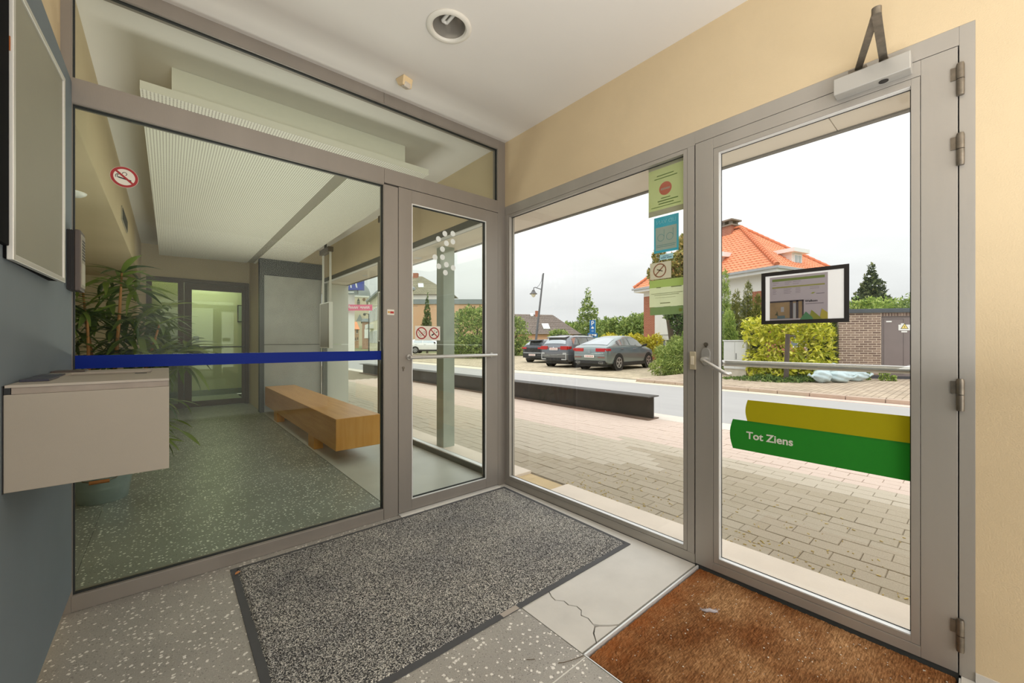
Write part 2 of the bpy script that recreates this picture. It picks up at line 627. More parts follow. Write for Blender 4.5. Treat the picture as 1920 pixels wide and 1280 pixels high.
wh = thing('wall_hall_left', 'left hall wall with a beige beam over a recessed niche', 'wall', kind='structure')
obj('beam', MB().box(XL - 0.9, -0.33, YA + 0.07, HALL_Y1, 2.17, ZC), m['beige_dull'], wh)
obj('niche_wall', MB().box(-1.24, -1.2, YA - 0.1, HALL_Y1, 0, 2.17).box(-1.2, XL - 0.12, YA - 0.1, YA + 0.0, 0, 2.17).box(-1.2, -1.06, 5.0, 5.5, 0, 2.17).box(-1.2, -1.0, 6.9, HALL_Y1, 0, 2.17), m['beige_dull'], wh)
wb = thing('wall_back', 'beige back wall of the hall around a dark framed glass door', 'wall', kind='structure')
obj('plaster', MB().box(-1.2, -0.27, HALL_Y1, HALL_Y1 + 0.1, 0, ZC).box(-0.27, 1.15, HALL_Y1, HALL_Y1 + 0.1, 2.23, ZC).box(1.15, XB, HALL_Y1, HALL_Y1 + 0.1, 0, ZC), m['beige_dull'], wb)
# corridor past the door
obj('corridor_wall', MB().box(-1.2, 2.0, 10.75, 10.85, 0, ZC).box(-1.2, -1.1, HALL_Y1 + .1, 10.75, 0, ZC).box(2.0, 2.1, HALL_Y1 + .1, 10.85, 0, ZC), M('pale_green_wall', (206, 208, 178), 0.9), wb)
obj('corridor_skirting', MB().box(-1.1, 2.0, 10.73, 10.75, 0, 0.12), M('green_grey', (112, 124, 108), 0.6), wb)

# side wall of the hall in front of the window end
we = thing('wall_end', 'grey concrete panels closing the hall beyond the bench', 'wall', kind='structure')
obj('concrete_panel', MB().box(1.19, XB - 0.005, 7.6, 7.7, 0.0, 1.094), m['concrete_panel'], we, bevel=0.003)
obj('concrete_panel', MB().box(1.19, XB - 0.005, 7.6, 7.7, 1.102, 2.235), m['concrete_panel'], we, bevel=0.003)
obj('joint', MB().box(1.2, XB - 0.005, 7.605, 7.69, 1.09, 1.106), m['joint_dark'], we)
obj('post', MB().box(1.128, 1.19, 7.58, 7.72, 0, 2.5), m['steel_dark'], we)
obj('lintel', MB().box(1.128, XB, 7.585, 7.72, 2.24, 2.5), m['steel_dark'], we)
obj('upper_plaster', MB().box(1.128, XB, 7.6, 7.7, 2.5, ZC), m['beige_dull'], we)
obj('return_wall', MB().box(1.16, 1.26, 7.72, HALL_Y1, 0, ZC), m['beige_dull'], we)
# the same panel outdoors as a fin; daylight is put into its whiter colour
obj('outdoor_fin', MB().box(XB + 0.075, 2.53, 7.6, 7.7, GZ, 1.094).box(XB + 0.075, 2.53, 7.6, 7.7, 1.102, 2.18), M('fin_daylit', (222, 222, 214), 0.7, var=0.04), we)

# ================================================================== GLASS PARTITION between vestibule and hall (plane Y = YA)
FA = m['alu_brown']
FD = 0.068                                         # frame depth
w3 = thing('window_1', 'full height glazed partition with brown-grey metal frame and transom pane', 'window', kind='structure')
mb = MB().box(XL - 0.0, -0.312, YA, YA + FD, 0, ZC)                          # left post
obj('frame_post', mb, FA, w3)
mb = MB().box(1.060, 1.1565, YA, YA + FD, 0, 2.166)                            # mullion
obj('frame_post', mb, FA, w3, bevel=0.0015)
obj('frame_post', MB().box(2.001, XB, YA, YA + FD, 0, ZC), FA, w3, bevel=0.0015)
obj('frame_rail', MB().box(-0.312, 1.058, YA, YA + FD, 0.0, 0.066), FA, w3, bevel=0.0015, label='bottom rail of the partition')
obj('frame_rail', MB().box(-0.312, 1.0605, YA, YA + FD, 2.166, 2.268), FA, w3, bevel=0.001)
obj('frame_rail', MB().box(1.0615, 2.001, YA, YA + FD, 2.177, 2.268), FA, w3, bevel=0.001)
obj('frame_rail', MB().box(-0.312, 1.0592, YA, YA + FD, 2.688, ZC), FA, w3, bevel=0.001)
obj('frame_rail', MB().box(1.0608, 2.001, YA, YA + FD, 2.688, ZC), FA, w3, bevel=0.001)
# slim bright beads and dark gaskets around the panes
def bead_y(x0, x1, z0, z1, y, w, mat_, name, parent, d=0.006):
    q = MB()
    q.box(x0, x0 + w, y, y + d, z0, z1).box(x1 - w, x1, y, y + d, z0, z1)
    q.box(x0 + w, x1 - w, y, y + d, z0, z0 + w).box(x0 + w, x1 - w, y, y + d, z1 - w, z1)
    return obj(name, q, mat_, parent)
bead_y(-0.312, 1.060, 0.066, 2.166, YA + 0.020, 0.009, m['gasket'], 'gasket', w3, 0.012)
bead_y(-0.312, 2.001, 2.268, 2.688, YA + 0.020, 0.009, m['gasket'], 'gasket', w3, 0.012)
bead_y(-0.3125, 1.0605, 0.0655, 2.1665, YA + 0.002, 0.0045, FA, 'bead', w3, 0.012)
bead_y(-0.3125, 2.0015, 2.2675, 2.6885, YA + 0.002, 0.0045, FA, 'bead', w3, 0.012)
obj('glass_pane', MB().box(-0.311, 1.057, YA + 0.026, YA + 0.032, 0.069, 2.163), m['glass_hall'], w3, label='large clear pane')
obj('glass_pane', MB().box(-0.311, 1.998, YA + 0.026, YA + 0.032, 2.271, 2.685), m['glass_transom'], w3, label='long transom pane')

# ---- door in the partition
d2 = thing('door_1', 'glazed inner door with brown-grey frame and steel pull bar', 'door', kind='structure')
mb = MB().box(1.1595, 1.253, YA - 0.002, YA + 0.05, 0.012, 2.172).box(1.879, 1.9985, YA - 0.002, YA + 0.05, 0.012, 2.172)
mb.box(1.253, 1.879, YA - 0.002, YA + 0.05, 0.012, 0.085).box(1.253, 1.879, YA - 0.002, YA + 0.05, 2.082, 2.172)
obj('leaf_frame', mb, FA, d2, bevel=0.0015)
bead_y(1.2525, 1.8795, 0.0845, 2.0825, YA - 0.0035, 0.006, m['alu_bright'], 'bead', d2, 0.01)
bead_y(1.256, 1.876, 0.088, 2.079, YA + 0.012, 0.008, m['gasket'], 'gasket', d2, 0.01)
obj('glass_pane', MB().box(1.256, 1.876, YA + 0.02, YA + 0.026, 0.088, 2.079), m['glass_transom'], d2)
bar = obj('pull_bar', MB().tube([(1.215, YA - 0.052, 1.045), (1.945, YA - 0.052, 1.045)], 0.0125, 14), m['steel'], d2, smooth=True)
for x in (1.232, 1.93):
    b = sub('bracket', MB().tube([(x, YA - 0.052, 1.045), (x, YA - 0.002, 1.045)], 0.010, 12).lathe([(0.018, YA - 0.008), (0.018, YA - 0.002)], (x, 0, 1.045), 16, 'y'), m['steel'], bar)
kb = MB().lathe([(0.0085, YA - 0.008), (0.0085, YA - 0.002)], (1.192, 0, 0.975), 16, 'y').box(1.189, 1.195, YA - 0.008, YA - 0.002, 0.953, 0.972)
kc = obj('lock_cylinder', kb, m['steel_worn'], d2)
obj('threshold', MB().box(1.160, 2.001, YA - 0.03, YA + 0.06, -0.001, 0.006), m['concrete_slab'], d2)

# ================================================================== STREET FRONT (plane X = XB)
FB = m['alu_grey']
FDB = 0.075
def rect_x(q, y0, y1, z0, z1, x0, x1, w):
    """a rectangular ring of bars standing in a plane of constant x"""
    q.box(x0, x1, y0, y0 + w, z0, z1).box(x0, x1, y1 - w, y1, z0, z1)
    q.box(x0, x1, y0 + w, y1 - w, z0, z0 + w).box(x0, x1, y0 + w, y1 - w, z1 - w, z1)
    return q
w1 = thing('window_2', 'tall fixed street window with grey metal frame beside the exit door', 'window', kind='structure')
obj('frame_rail', MB().box(XB, XB + FDB, 0.966, YA, 2.166, 2.237), FB, w1, bevel=0.001)
obj('frame_rail', MB().box(XB, XB + FDB, 0.966, YA, 0.0, 0.050), FB, w1, bevel=0.001)
obj('frame_post', MB().box(XB, XB + FDB, YA - 0.030, YA + FD, 0.050, 2.166), FB, w1, bevel=0.001)
obj('frame_post', MB().box(XB, XB + FDB, 0.969, 1.006, 0.050, 2.166), FB, w1, bevel=0.001)
q = MB()
rect_x(q, 1.0075, YA - 0.0315, 0.0515, 2.1645, XB + 0.001, XB + 0.030, 0.021)
obj('bead', q, FB, w1, bevel=0.001)
q = MB()
rect_x(q, 1.0285, YA - 0.0525, 0.0725, 2.1435, XB + 0.028, XB + 0.031, 0.004)
obj('gasket', q, m['gasket'], w1)
q = MB().box(XB + 0.003, XB + 0.0275, 1.029, YA - 0.053, 0.0726, 0.0750)
obj('bright_bead', q, m['alu_bright'], w1)  # skylight on the bead's upper face, painted as a brighter strip
obj('glass_pane', MB().box(XB + 0.031, XB + 0.037, 1.0285, YA - 0.0525, 0.0725, 2.1435), m['glass_clear'], w1)

d1 = thing('door_2', 'wide glazed exit door with grey metal frame, lever handle and closer', 'door', kind='structure')
mb = MB().box(XB, XB + FDB, 0.014, 0.051, 0, 2.237).box(XB, XB + FDB, 0.051, 0.966, 2.172, 2.237)
mb.box(XB + 0.051, XB + FDB, 0.0505, 0.075, 0.01, 2.17).box(XB + 0.051, XB + FDB, 0.945, 0.9655, 0.01, 2.17).box(XB + 0.051, XB + FDB, 0.075, 0.945, 2.150, 2.17)  # stops added behind the seams to keep daylight from leaking in
obj('jamb', mb, FB, d1, bevel=0.001)
obj('gap_light_stop', MB().box(XB + 0.030, XB + 0.050, 0.0512, 0.0535, 0.01, 2.17).box(XB + 0.030, XB + 0.050, 0.9635, 0.9658, 0.01, 2.17), m['gasket'], d1)  # added dark strips that block daylight in the gaps beside the leaf
mb = MB().box(XB - 0.002, XB + 0.05, 0.874, 0.963, 0.006, 2.169).box(XB - 0.002, XB + 0.05, 0.054, 0.144, 0.006, 2.169)
mb.box(XB - 0.002, XB + 0.05, 0.144, 0.874, 0.006, 0.045).box(XB - 0.002, XB + 0.05, 0.144, 0.874, 2.114, 2.169)
obj('leaf_frame', mb, FB, d1, bevel=0.0012)
q = MB()
rect_x(q, 0.1455, 0.8725, 0.0465, 2.1125, XB - 0.001, XB + 0.026, 0.024)
obj('bead', q, FB, d1, bevel=0.001)
q = MB().box(XB + 0.002, XB + 0.0255, 0.1706, 0.8474, 0.0706, 0.0730).box(XB + 0.002, XB + 0.0255, 0.1706, 0.8474, 2.0858, 2.0884)
q.box(XB + 0.002, XB + 0.0255, 0.8460, 0.8484, 0.0730, 2.0858)
obj('bright_bead', q, m['alu_bright'], d1)  # skylight on the door bead's inner faces, painted as brighter strips
q = MB()
rect_x(q, 0.1700, 0.8480, 0.0708, 2.0882, XB + 0.026, XB + 0.030, 0.004)
obj('gasket', q, m['gasket'], d1)
obj('glass_pane', MB().box(XB + 0.031, XB + 0.037, 0.1700, 0.8480, 0.0708, 2.0882), m['glass_clear'], d1)
obj('threshold', MB().box(XB + 0.004, XB + FDB, 0.052, 0.9655, -0.027, 0.004), m['steel_dark'], d1)
for z in (2.05, 1.81, 0.967, 0.142):
    hg = MB().lathe([(0.0, -0.055), (0.0095, -0.055), (0.0105, -0.045), (0.0105, -0.001)], (XB - 0.008, 0.048, z), 14).lathe([(0.0105, 0.001), (0.0105, 0.047), (0.0085, 0.055), (0.0, 0.055)], (XB - 0.008, 0.048, z), 14)
    hg.box(XB - 0.006, XB - 0.001, 0.048, 0.071, z + 0.003, z + 0.046)
    obj('hinge', hg, m['steel_worn'], d1, smooth=True)
# lever handle on an oval rose
rose = [(0.907 + 0.021 * math.cos(a), 1.075 + (0.030 if math.sin(a) > 0 else 0.030) * math.sin(a) + (0.014 if math.sin(a) > 0 else -0.014)) for a in [2 * math.pi * k / 24 for k in range(24)]]
mb = MB()
vs_ = [(XB - 0.012, a, b) for a, b in rose] + [(XB - 0.002, a, b) for a, b in rose]
mb.add(vs_, [tuple(range(24)), tuple(range(47, 23, -1))] + [(i, 24 + i, 24 + (i + 1) % 24, (i + 1) % 24) for i in range(24)])
lv = obj('lever_handle', mb, m['steel'], d1, smooth=True)
sub('grip', MB().tube([(XB - 0.010, 0.907, 1.064), (XB - 0.045, 0.907, 1.062), (XB - 0.056, 0.903, 1.060), (XB - 0.060, 0.890, 1.054), (XB - 0.060, 0.835, 1.022), (XB - 0.058, 0.797, 1.000), (XB - 0.050, 0.784, 0.996), (XB - 0.036, 0.780, 0.996)], 0.0095, 12), m['steel'], lv, smooth=60)
kb = MB().lathe([(0.0, XB - 0.009), (0.010, XB - 0.009), (0.010, XB - 0.002)], (0, 0.907, 1.135), 16, 'x').box(XB - 0.009, XB - 0.002, 0.903, 0.911, 1.108, 1.128)
obj('lock_cylinder', kb, m['steel_worn'], d1, smooth=True)
# pull bar outdoors
bar = obj('pull_bar', MB().tube([(2.168, 0.875, 1.040), (2.168, 0.145, 1.040)], 0.0155, 14), m['steel'], d1, smooth=True)
for y in (0.858, 0.16):
    sub('bracket', MB().tube([(2.168, y, 1.04), (XB + 0.05, y, 1.04)], 0.012, 12), m['steel'], bar)
# door closer
cl = obj('door_closer', MB().box(XB - 0.058, XB - 0.002, 0.165, 0.385, 2.128, 2.192), M('closer_silver', (188, 186, 180), 0.38, 0.4), d1, bevel=0.003)
sub('valve_cap', MB().lathe([(0.0, 2.1255), (0.014, 2.1255), (0.014, 2.129)], (XB - 0.03, 0.24, 0), 18), m['black_satin'], cl)
E1, E2, E3 = Vector((XB - 0.03, 0.240, 2.205)), Vector((1.745, 0.222, 2.212)), Vector((XB - 0.008, 0.318, 2.21))
am = MB()
def flat_arm(q, a, b, w, t):
    d = (b - a).normalized()
    s = Vector((-d.y, d.x, 0)) * w / 2
    up = Vector((0, 0, t / 2))
    return q.hull8([a - s - up, b - s - up, b + s - up, a + s - up], [a - s + up, b - s + up, b + s + up, a + s + up])
flat_arm(am, E1, E2, 0.024, 0.006)
sub('closer_arm', am, m['steel_worn'], cl)
am = MB()
flat_arm(am, E2 + Vector((0, 0, 0.007)), E3 + Vector((0, 0, 0.007)), 0.022, 0.006)
sub('closer_arm', am, m['steel_worn'], cl)
am = MB().lathe([(0.013, -0.006), (0.013, 0.018)], tuple(E2), 16).lathe([(0.014, -0.016), (0.014, 0.006)], tuple(E1), 16)
am.box(XB - 0.022, XB - 0.001, 0.29, 0.345, 2.198, 2.222)
sub('arm_pivot', am, m['steel_worn'], cl, smooth=True)
# push-button plate on the mullion
bt = obj('button_plate', MB().box(XB - 0.012, XB, 0.958, 0.989, 1.005, 1.098), M('plate_beige', (188, 178, 152), 0.4), d1, bevel=0.002)
sub('button', MB().box(XB - 0.016, XB - 0.011, 0.965, 0.982, 1.030, 1.075), M('button_cream', (232, 222, 200), 0.4), bt, bevel=0.0015)

# ---- hall street window
w2 = thing('window_3', 'long hall window to the street with dark grey frame', 'window', kind='structure')
FH = m['frame_dark']
obj('frame_rail', MB().box(XB, XB + FDB, YA + FD, 7.6, 2.185, 2.25), FH, w2)
obj('frame_rail', MB().box(XB, XB + FDB, YA + FD, 7.6, 0.0, 0.052), FH, w2)
obj('bright_bead', MB().box(XB + 0.003, XB + 0.05, YA + FD, 7.58, 0.052, 0.062).box(XB + 0.003, XB + 0.05, YA + FD, 7.58, 2.176, 2.185), m['alu_bright'], w2)
for y0, y1 in ((YA + FD, YA + FD + 0.05), (5.05, 5.11), (7.54, 7.6)):
    obj('frame_post', MB().box(XB, XB + FDB, y0, y1, 0.052, 2.185), FH, w2)
for y0, y1 in ((YA + FD + 0.05, 5.05), (5.11, 7.54)):
    obj('glass_pane', MB().box(XB + 0.03, XB + 0.036, y0, y1, 0.06, 2.178), m['glass_clear'], w2)

# ---- back door of the hall
d3 = thing('door_3', 'dark framed glass door with side pane at the back of the hall', 'door', kind='structure')
WD = m['wood_frame_dark']
Yb = HALL_Y1
mb = MB().box(-0.27, -0.20, Yb - 0.02, Yb + 0.06, 0, 2.23).box(0.13, 0.21, Yb - 0.02, Yb + 0.06, 0, 2.23).box(1.09, 1.15, Yb - 0.02, Yb + 0.06, 0, 2.23)
mb.box(-0.20, 0.13, Yb - 0.02, Yb + 0.06, 2.15, 2.23).box(0.21, 1.09, Yb - 0.02, Yb + 0.06, 2.17, 2.23).box(-0.2, 0.13, Yb - 0.02, Yb + 0.06, 0, 0.09)
obj('jamb', mb, WD, d3)
mb = MB().box(0.213, 0.315, Yb - 0.01, Yb + 0.04, 0.01, 2.165).box(1.04, 1.087, Yb - 0.01, Yb + 0.04, 0.01, 2.165)
mb.box(0.315, 1.04, Yb - 0.01, Yb + 0.04, 0.01, 0.11).box(0.315, 1.04, Yb - 0.01, Yb + 0.04, 2.05, 2.165)
obj('leaf_frame', mb, WD, d3)
obj('glass_pane', MB().box(0.315, 1.04, Yb + 0.01, Yb + 0.016, 0.11, 2.05), m['glass_far'], d3)
obj('glass_pane', MB().box(-0.2, 0.13, Yb + 0.01, Yb + 0.016, 0.09, 2.15), glass_mat('glass_olive', (0.45, 0.47, 0.32), 0.8), d3, label='olive side pane')
obj('pull_bar', MB().tube([(0.25, Yb - 0.06, 1.055), (1.08, Yb - 0.06, 1.055)], 0.011, 10).tube([(0.27, Yb - 0.06, 1.055), (0.27, Yb, 1.055)], 0.01, 8).tube([(1.06, Yb - 0.06, 1.055), (1.06, Yb, 1.055)], 0.01, 8), m['steel_dark'], d3)
obj('lock_plate', MB().box(0.225, 0.25, Yb - 0.018, Yb - 0.008, 0.93, 0.99), m['alu_bright'], d3)
sg = tag(obj('key_switch_box', MB().box(0.40, 0.5, Yb + 1.82, Yb + 1.849, 1.17, 1.26), m['black_satin'], None, bevel=0.004), 'small black box on the corridor wall seen through the back door', 'switch')
pc = thing('picture', 'small dark-framed picture on the corridor wall behind the back door', 'picture', (1.35, Yb + 1.84, 1.75))
obj('frame', MB().box(1.17, 1.55, Yb + 1.815, Yb + 1.849, 1.58, 1.96), m['black_satin'], pc)
obj('print', MB().box(1.19, 1.53, Yb + 1.81, Yb + 1.816, 1.60, 1.94), M('print_grey', (176, 186, 176), 0.6, var=0.2, vs_=6.0), pc)

# ---- perforated acoustic ceiling raft of the hall
def perforated(name):
    t = NT(name)
    b = t.bsdf(0.9, 0, 0.2)
    co = t.coord()
    s = t.n('ShaderNodeSeparateXYZ')
    t.l(co, s.inputs[0])
    fx = t.math('SUBTRACT', t.math('FRACT', t.math('DIVIDE', s.outputs[0], 0.016)), 0.5)
    fy = t.math('SUBTRACT', t.math('FRACT', t.math('DIVIDE', s.outputs[1], 0.016)), 0.5)
    r = t.math('SQRT', t.math('ADD', t.math('MULTIPLY', fx, fx), t.math('MULTIPLY', fy, fy)))
    h = t.math('LESS_THAN', r, 0.24)
    geo = t.n('ShaderNodeNewGeometry')
    sn = t.n('ShaderNodeSeparateXYZ')
    t.l(geo.outputs['Normal'], sn.inputs[0])
    down = t.math('LESS_THAN', sn.outputs[2], -0.5)
    fac = t.math('MULTIPLY', h, down)
    t.l(t.mix(fac, lin((232, 229, 218)), lin((132, 126, 112))), b.inputs['Base Color'])
    return t.m
raft = thing('ceiling_raft', 'white perforated acoustic raft hung below the hall ceiling', 'ceiling panel', (0.8, 5.5, 2.5))
PERF = perforated('perforated_board')
obj('panel', MB().prism([(-0.114, 2.92), (1.03, 2.92), (1.03, 8.2), (-0.10, 8.35)], 2.5, 2.545), PERF, raft, label='left perforated panel')
obj('panel', MB().prism([(1.13, 2.92), (1.608, 2.92), (1.708, 8.0), (1.13, 8.2)], 2.5, 2.545), PERF, raft, label='right perforated panel')
obj('front_strip', MB().box(1.03, 1.13, 2.92, 3.3, 2.5, 2.545), PERF, raft)
obj('light_slot', MB().box(1.03, 1.13, 3.3, 8.2, 2.512, 2.545), M('slot_grey', (150, 144, 130), 0.6), raft, label='grey light slot between the two panels')
obj('hanger_box', MB().box(0.017, 1.48, 3.08, 8.0, 2.545, ZC - 0.001), M('raft_white', (226, 224, 212), 0.9), raft)

def translucent(name, rgb, amount):
    if name in MATS:
        return MATS[name]
    t = NT(name)
    c = lin(rgb) + (1,)
    d_ = t.n('ShaderNodeBsdfDiffuse'); d_.inputs[0].default_value = c
    tl = t.n('ShaderNodeBsdfTranslucent'); tl.inputs[0].default_value = c
    mx = t.n('ShaderNodeMixShader'); mx.inputs[0].default_value = amount
    t.l(d_.outputs[0], mx.inputs[1]); t.l(tl.outputs[0], mx.inputs[2])
    t.l(mx.outputs[0], t.out.inputs['Surface'])
    MATS[name] = t.m
    return t.m
# ---- ceiling bits
dl = thing('downlight', 'round recessed downlight with chrome reflector in the vestibule ceiling', 'ceiling light', (1.09, 1.767, ZC))
cx, cy = 1.09, 1.767
obj('trim_ring', MB().lathe([(0.082, ZC), (0.112, ZC), (0.114, ZC - 0.004), (0.108, ZC - 0.009), (0.096, ZC - 0.012), (0.088, ZC - 0.010), (0.082, ZC)], (cx, cy, 0), 40, cap=False), M('ring_white', (226, 222, 212), 0.5), dl, smooth=True)
obj('reflector', MB().lathe([(0.0875, ZC - 0.009), (0.086, ZC + 0.06), (0.07, ZC + 0.115), (0.0, ZC + 0.12)], (cx, cy, 0), 40, cap=False), M('mirror_dark', (206, 200, 190), 0.25, 0.6), dl, smooth=True)
tb = MB()
for dx in (-0.013, 0.013):
    tb.tube([(cx + dx, cy - 0.082, ZC + 0.052), (cx + dx, cy + 0.045, ZC + 0.052)], 0.0085, 10)
tb.tube([(cx - 0.013, cy + 0.045, ZC + 0.052), (cx + 0.013, cy + 0.045, ZC + 0.052)], 0.0085, 10)
obj('tube_lamp', tb, M('tube_white', (236, 234, 228), 0.4), dl, smooth=True)
ps = thing('motion_sensor', 'small cream motion sensor on the vestibule ceiling', 'sensor', (1.10, 2.30, ZC), 0.25, world=False)
obj('housing', MB().hull8([(-0.034, -0.028, -0.055), (0.034, -0.028, -0.055), (0.034, 0.02, -0.042), (-0.034, 0.02, -0.042)], [(-0.036, -0.04, 0), (0.036, -0.04, 0), (0.036, 0.04, 0), (-0.036, 0.04, 0)]), m['cream_plastic'], ps, bevel=0.005)
obj('lens', MB().hull8([(-0.022, -0.036, -0.046), (0.022, -0.036, -0.046), (0.022, -0.026, -0.060), (-0.022, -0.026, -0.060)], [(-0.022, -0.03, -0.012), (0.022, -0.03, -0.012), (0.022, 0.01, -0.05), (-0.022, 0.01, -0.05)]), M('lens_white', (206, 196, 182), 0.3), ps, bevel=0.004)
spot = tag(obj('downlight', MB().lathe([(0.0, 2.146), (0.05, 2.146), (0.07, 2.16), (0.075, 2.17)], (-0.5, 4.04, 0), 24), m['white_satin'], smooth=True), 'small white downlight under the niche beam above the potted plant', 'ceiling light')
vent = thing('wall_vent', 'narrow grey air vent in the beige beam of the hall', 'vent', (-0.33, 5.5, 2.34))
obj('frame', MB().box(-0.33, -0.322, 5.2, 5.84, 2.285, 2.415), M('vent_grey', (170, 164, 148), 0.5), vent)
for k in range(7):
    obj('slat', MB().box(-0.322, -0.318, 5.22 + 0.002, 5.82, 2.297 + k * 0.016, 2.303 + k * 0.016), m['steel_dark'], vent)

# ================================================================== VESTIBULE OBJECTS
# ---- grey wall console
cs = thing('wall_console', 'grey box console mounted on the blue-grey wall panel', 'console', (-0.15, 1.9, 0.78))
M('console_grey', (160, 151, 137), 0.55, var=0.04, vs_=3.0, bump=0.05, bs=500.0)
M('console_edge', (150, 138, 126), 0.5, var=0.1, vs_=20.0)
cx0, cx1, cy0, cy1 = -0.307, 0.003, 1.562, 2.20
obj('body', MB().box(cx0, cx1, cy0, cy1, 0.776, 1.018), m['console_grey'], cs, bevel=0.0012)
obj('top_edge', MB().box(cx0 + 0.012, cx1 - 0.002, cy0 + 0.003, cy1 - 0.002, 1.0185, 1.0345), m['console_edge'], cs)
mb = MB()
ta, tb_, tc, td = -0.255, -0.045, 1.86, 2.06            # recessed tray in the lid
lz0, lz1 = 1.035, 1.0415
mb.box(cx0 + 0.002, ta, cy0, cy1, lz0, lz1).box(tb_, cx1, cy0, cy1, lz0, lz1).box(ta, tb_, cy0, tc, lz0, lz1).box(ta, tb_, td, cy1, lz0, lz1)
obj('lid', mb, M('console_top', (170, 161, 148), 0.5, var=0.06, vs_=6.0), cs)
obj('tray', MB().box(ta, tb_, tc, td, 1.0346, 1.0352), m['console_edge'], cs, label='sunken tray in the console lid')
obj('edge_cap', MB().box(cx0 + 0.0005, cx0 + 0.011, cy0 + 0.001, cy0 + 0.02, 1.019, 1.035), m['black'], cs)
obj('wall_gap_strip', MB().box(-0.3088, cx0, cy0 - 0.003, cy1, 0.775, 1.04), m['black'], cs)  # black strip painting the shade of the open gap at the wall
obj('tray_clip', MB().box(-0.085, -0.055, 1.868, 1.882, 1.035, 1.043), m['black_satin'], cs)
fl1 = tag(obj('card_holder', MB().box(-0.300, -0.247, 1.66, 1.80, 1.0418, 1.0478), M('navy_plastic', (52, 52, 66), 0.35), None, bevel=0.001), 'flat dark card holder on the console lid, nearest the front edge', 'card holder', 'flat dark holders on the console')
fl2 = tag(obj('card_holder', MB().box(-0.305, -0.252, 1.83, 1.93, 1.0418, 1.0468), m['navy_plastic'], None, bevel=0.001), 'flat dark card holder on the console lid behind the front one', 'card holder', 'flat dark holders on the console')
fl3 = tag(obj('flat_tray', MB().box(-0.306, -0.225, 2.08, 2.17, 1.0418, 1.0468), M('tray_brown', (74, 62, 56), 0.4), None, bevel=0.001), 'flat brown plastic strip at the far end of the console lid', 'strip')

# ---- notice board
nb_dir = Vector((0.0415, 1.0, 0)).normalized()
nb0 = Vector((-0.291, 1.565, 1.353))
nbn = Vector((nb_dir.y, -nb_dir.x, 0))
def nbp(a, d, z):
    v = nb0 + nb_dir * a + nbn * d
    return (v.x, v.y, z)
NBL, NZ0, NZ1 = 0.506, 1.353, 2.062
nb = thing('notice_board', 'grey notice board in an aluminium frame on the blue-grey panel', 'notice board', (-0.29, 1.8, 1.353))
def nb_box(q, a0, a1, d0, d1, z0, z1):
    return q.hull8([nbp(a0, d1, z0), nbp(a1, d1, z0), nbp(a1, d0, z0), nbp(a0, d0, z0)], [nbp(a0, d1, z1), nbp(a1, d1, z1), nbp(a1, d0, z1), nbp(a0, d0, z1)])
q = MB()
fw = 0.016
nb_box(q, 0, fw, -0.012, 0.0, NZ0, NZ1); nb_box(q, NBL - fw, NBL, -0.012, 0.0, NZ0, NZ1)
nb_box(q, fw, NBL - fw, -0.012, 0.0, NZ0, NZ0 + fw); nb_box(q, fw, NBL - fw, -0.012, 0.0, NZ1 - fw, NZ1)
obj('frame', q, M('alu_frame', (206, 204, 196), 0.35, 0.35), nb, bevel=0.0015)
q = MB()
nb_box(q, fw, NBL - fw, -0.010, -0.005, NZ0 + fw, NZ1 - fw)
obj('board', q, M('board_grey', (142, 140, 124), 0.55, var=0.04, vs_=3.0), nb)
q = MB()
q.hull8([nbp(0.002, -0.0125, NZ0 + .004), nbp(NBL - .006, -0.0125, NZ0 + .004), (-0.3085, 1.565 + NBL * .99, NZ0 + .004), (-0.3085, 1.567, NZ0 + .004)],
        [nbp(0.002, -0.0125, NZ1 - .004), nbp(NBL - .006, -0.0125, NZ1 - .004), (-0.3085, 1.565 + NBL * .99, NZ1 - .004), (-0.3085, 1.567, NZ1 - .004)])
obj('case', q, M('black_case', (10, 10, 11), 0.9, spec=0.1), nb, label='black case behind the framed board')
obj('latch', MB().box(-0.306, -0.296, 1.562, 1.567, 1.87, 1.905), M('orange_brown', (150, 84, 36), 0.6), nb, label='orange-brown latch')
tag(obj('wall_strip', MB().box(-0.3085, -0.2965, 1.42, 1.556, 1.385, 2.12), M('black_matt', (10, 10, 11), 0.9, spec=0.1), None, bevel=0.002), 'black upright case on the blue-grey panel beside the notice board', 'case')

# ---- intercom / card reader
ic = thing('intercom', 'brown ribbed door intercom at the glazed end of the blue-grey panel', 'intercom', (-0.29, 2.43, 1.355))
iy0, iy1, iz0, iz1 = 2.385, 2.490, 1.357, 1.604
q = MB().box(-0.3085, -0.287, iy0 + 0.003, iy1 - 0.003, iz0 + 0.003, iz1 - 0.003)
for k in range(4):
    q.box(-0.3065 + k * 0.0052, -0.304 + k * 0.0052, iy0, iy1, iz0 + 0.002, iz1 - 0.002)
obj('rear_shell', q, M('intercom_dark', (30, 27, 25), 0.6), ic, label='dark ribbed rear shell')
obj('front_shell', MB().box(-0.287, -0.270, iy0 - 0.002, iy1 + 0.002, iz0, iz1), M('intercom_brown', (86, 75, 68), 0.5), ic, bevel=0.003)
q = MB().box(-0.270, -0.2675, iy0 + 0.008, iy1 - 0.006, iz0 + 0.014, iz1 - 0.016)
obj('face_plate', q, M('intercom_face', (148, 140, 124), 0.4), ic)
q = MB()
for k in range(7):
    q.box(-0.2675, -0.2668, iy0 + 0.025, iy1 - 0.015, iz1 - 0.042 - k * 0.0125, iz1 - 0.036 - k * 0.0125)
obj('speaker_slots', q, m['black'], ic)
obj('nameplate', MB().box(-0.2675, -0.2662, iy0 + 0.02, iy1 - 0.014, iz0 + 0.026, iz0 + 0.115), M('plate_pale', (186, 182, 166), 0.4), ic, bevel=0.001)

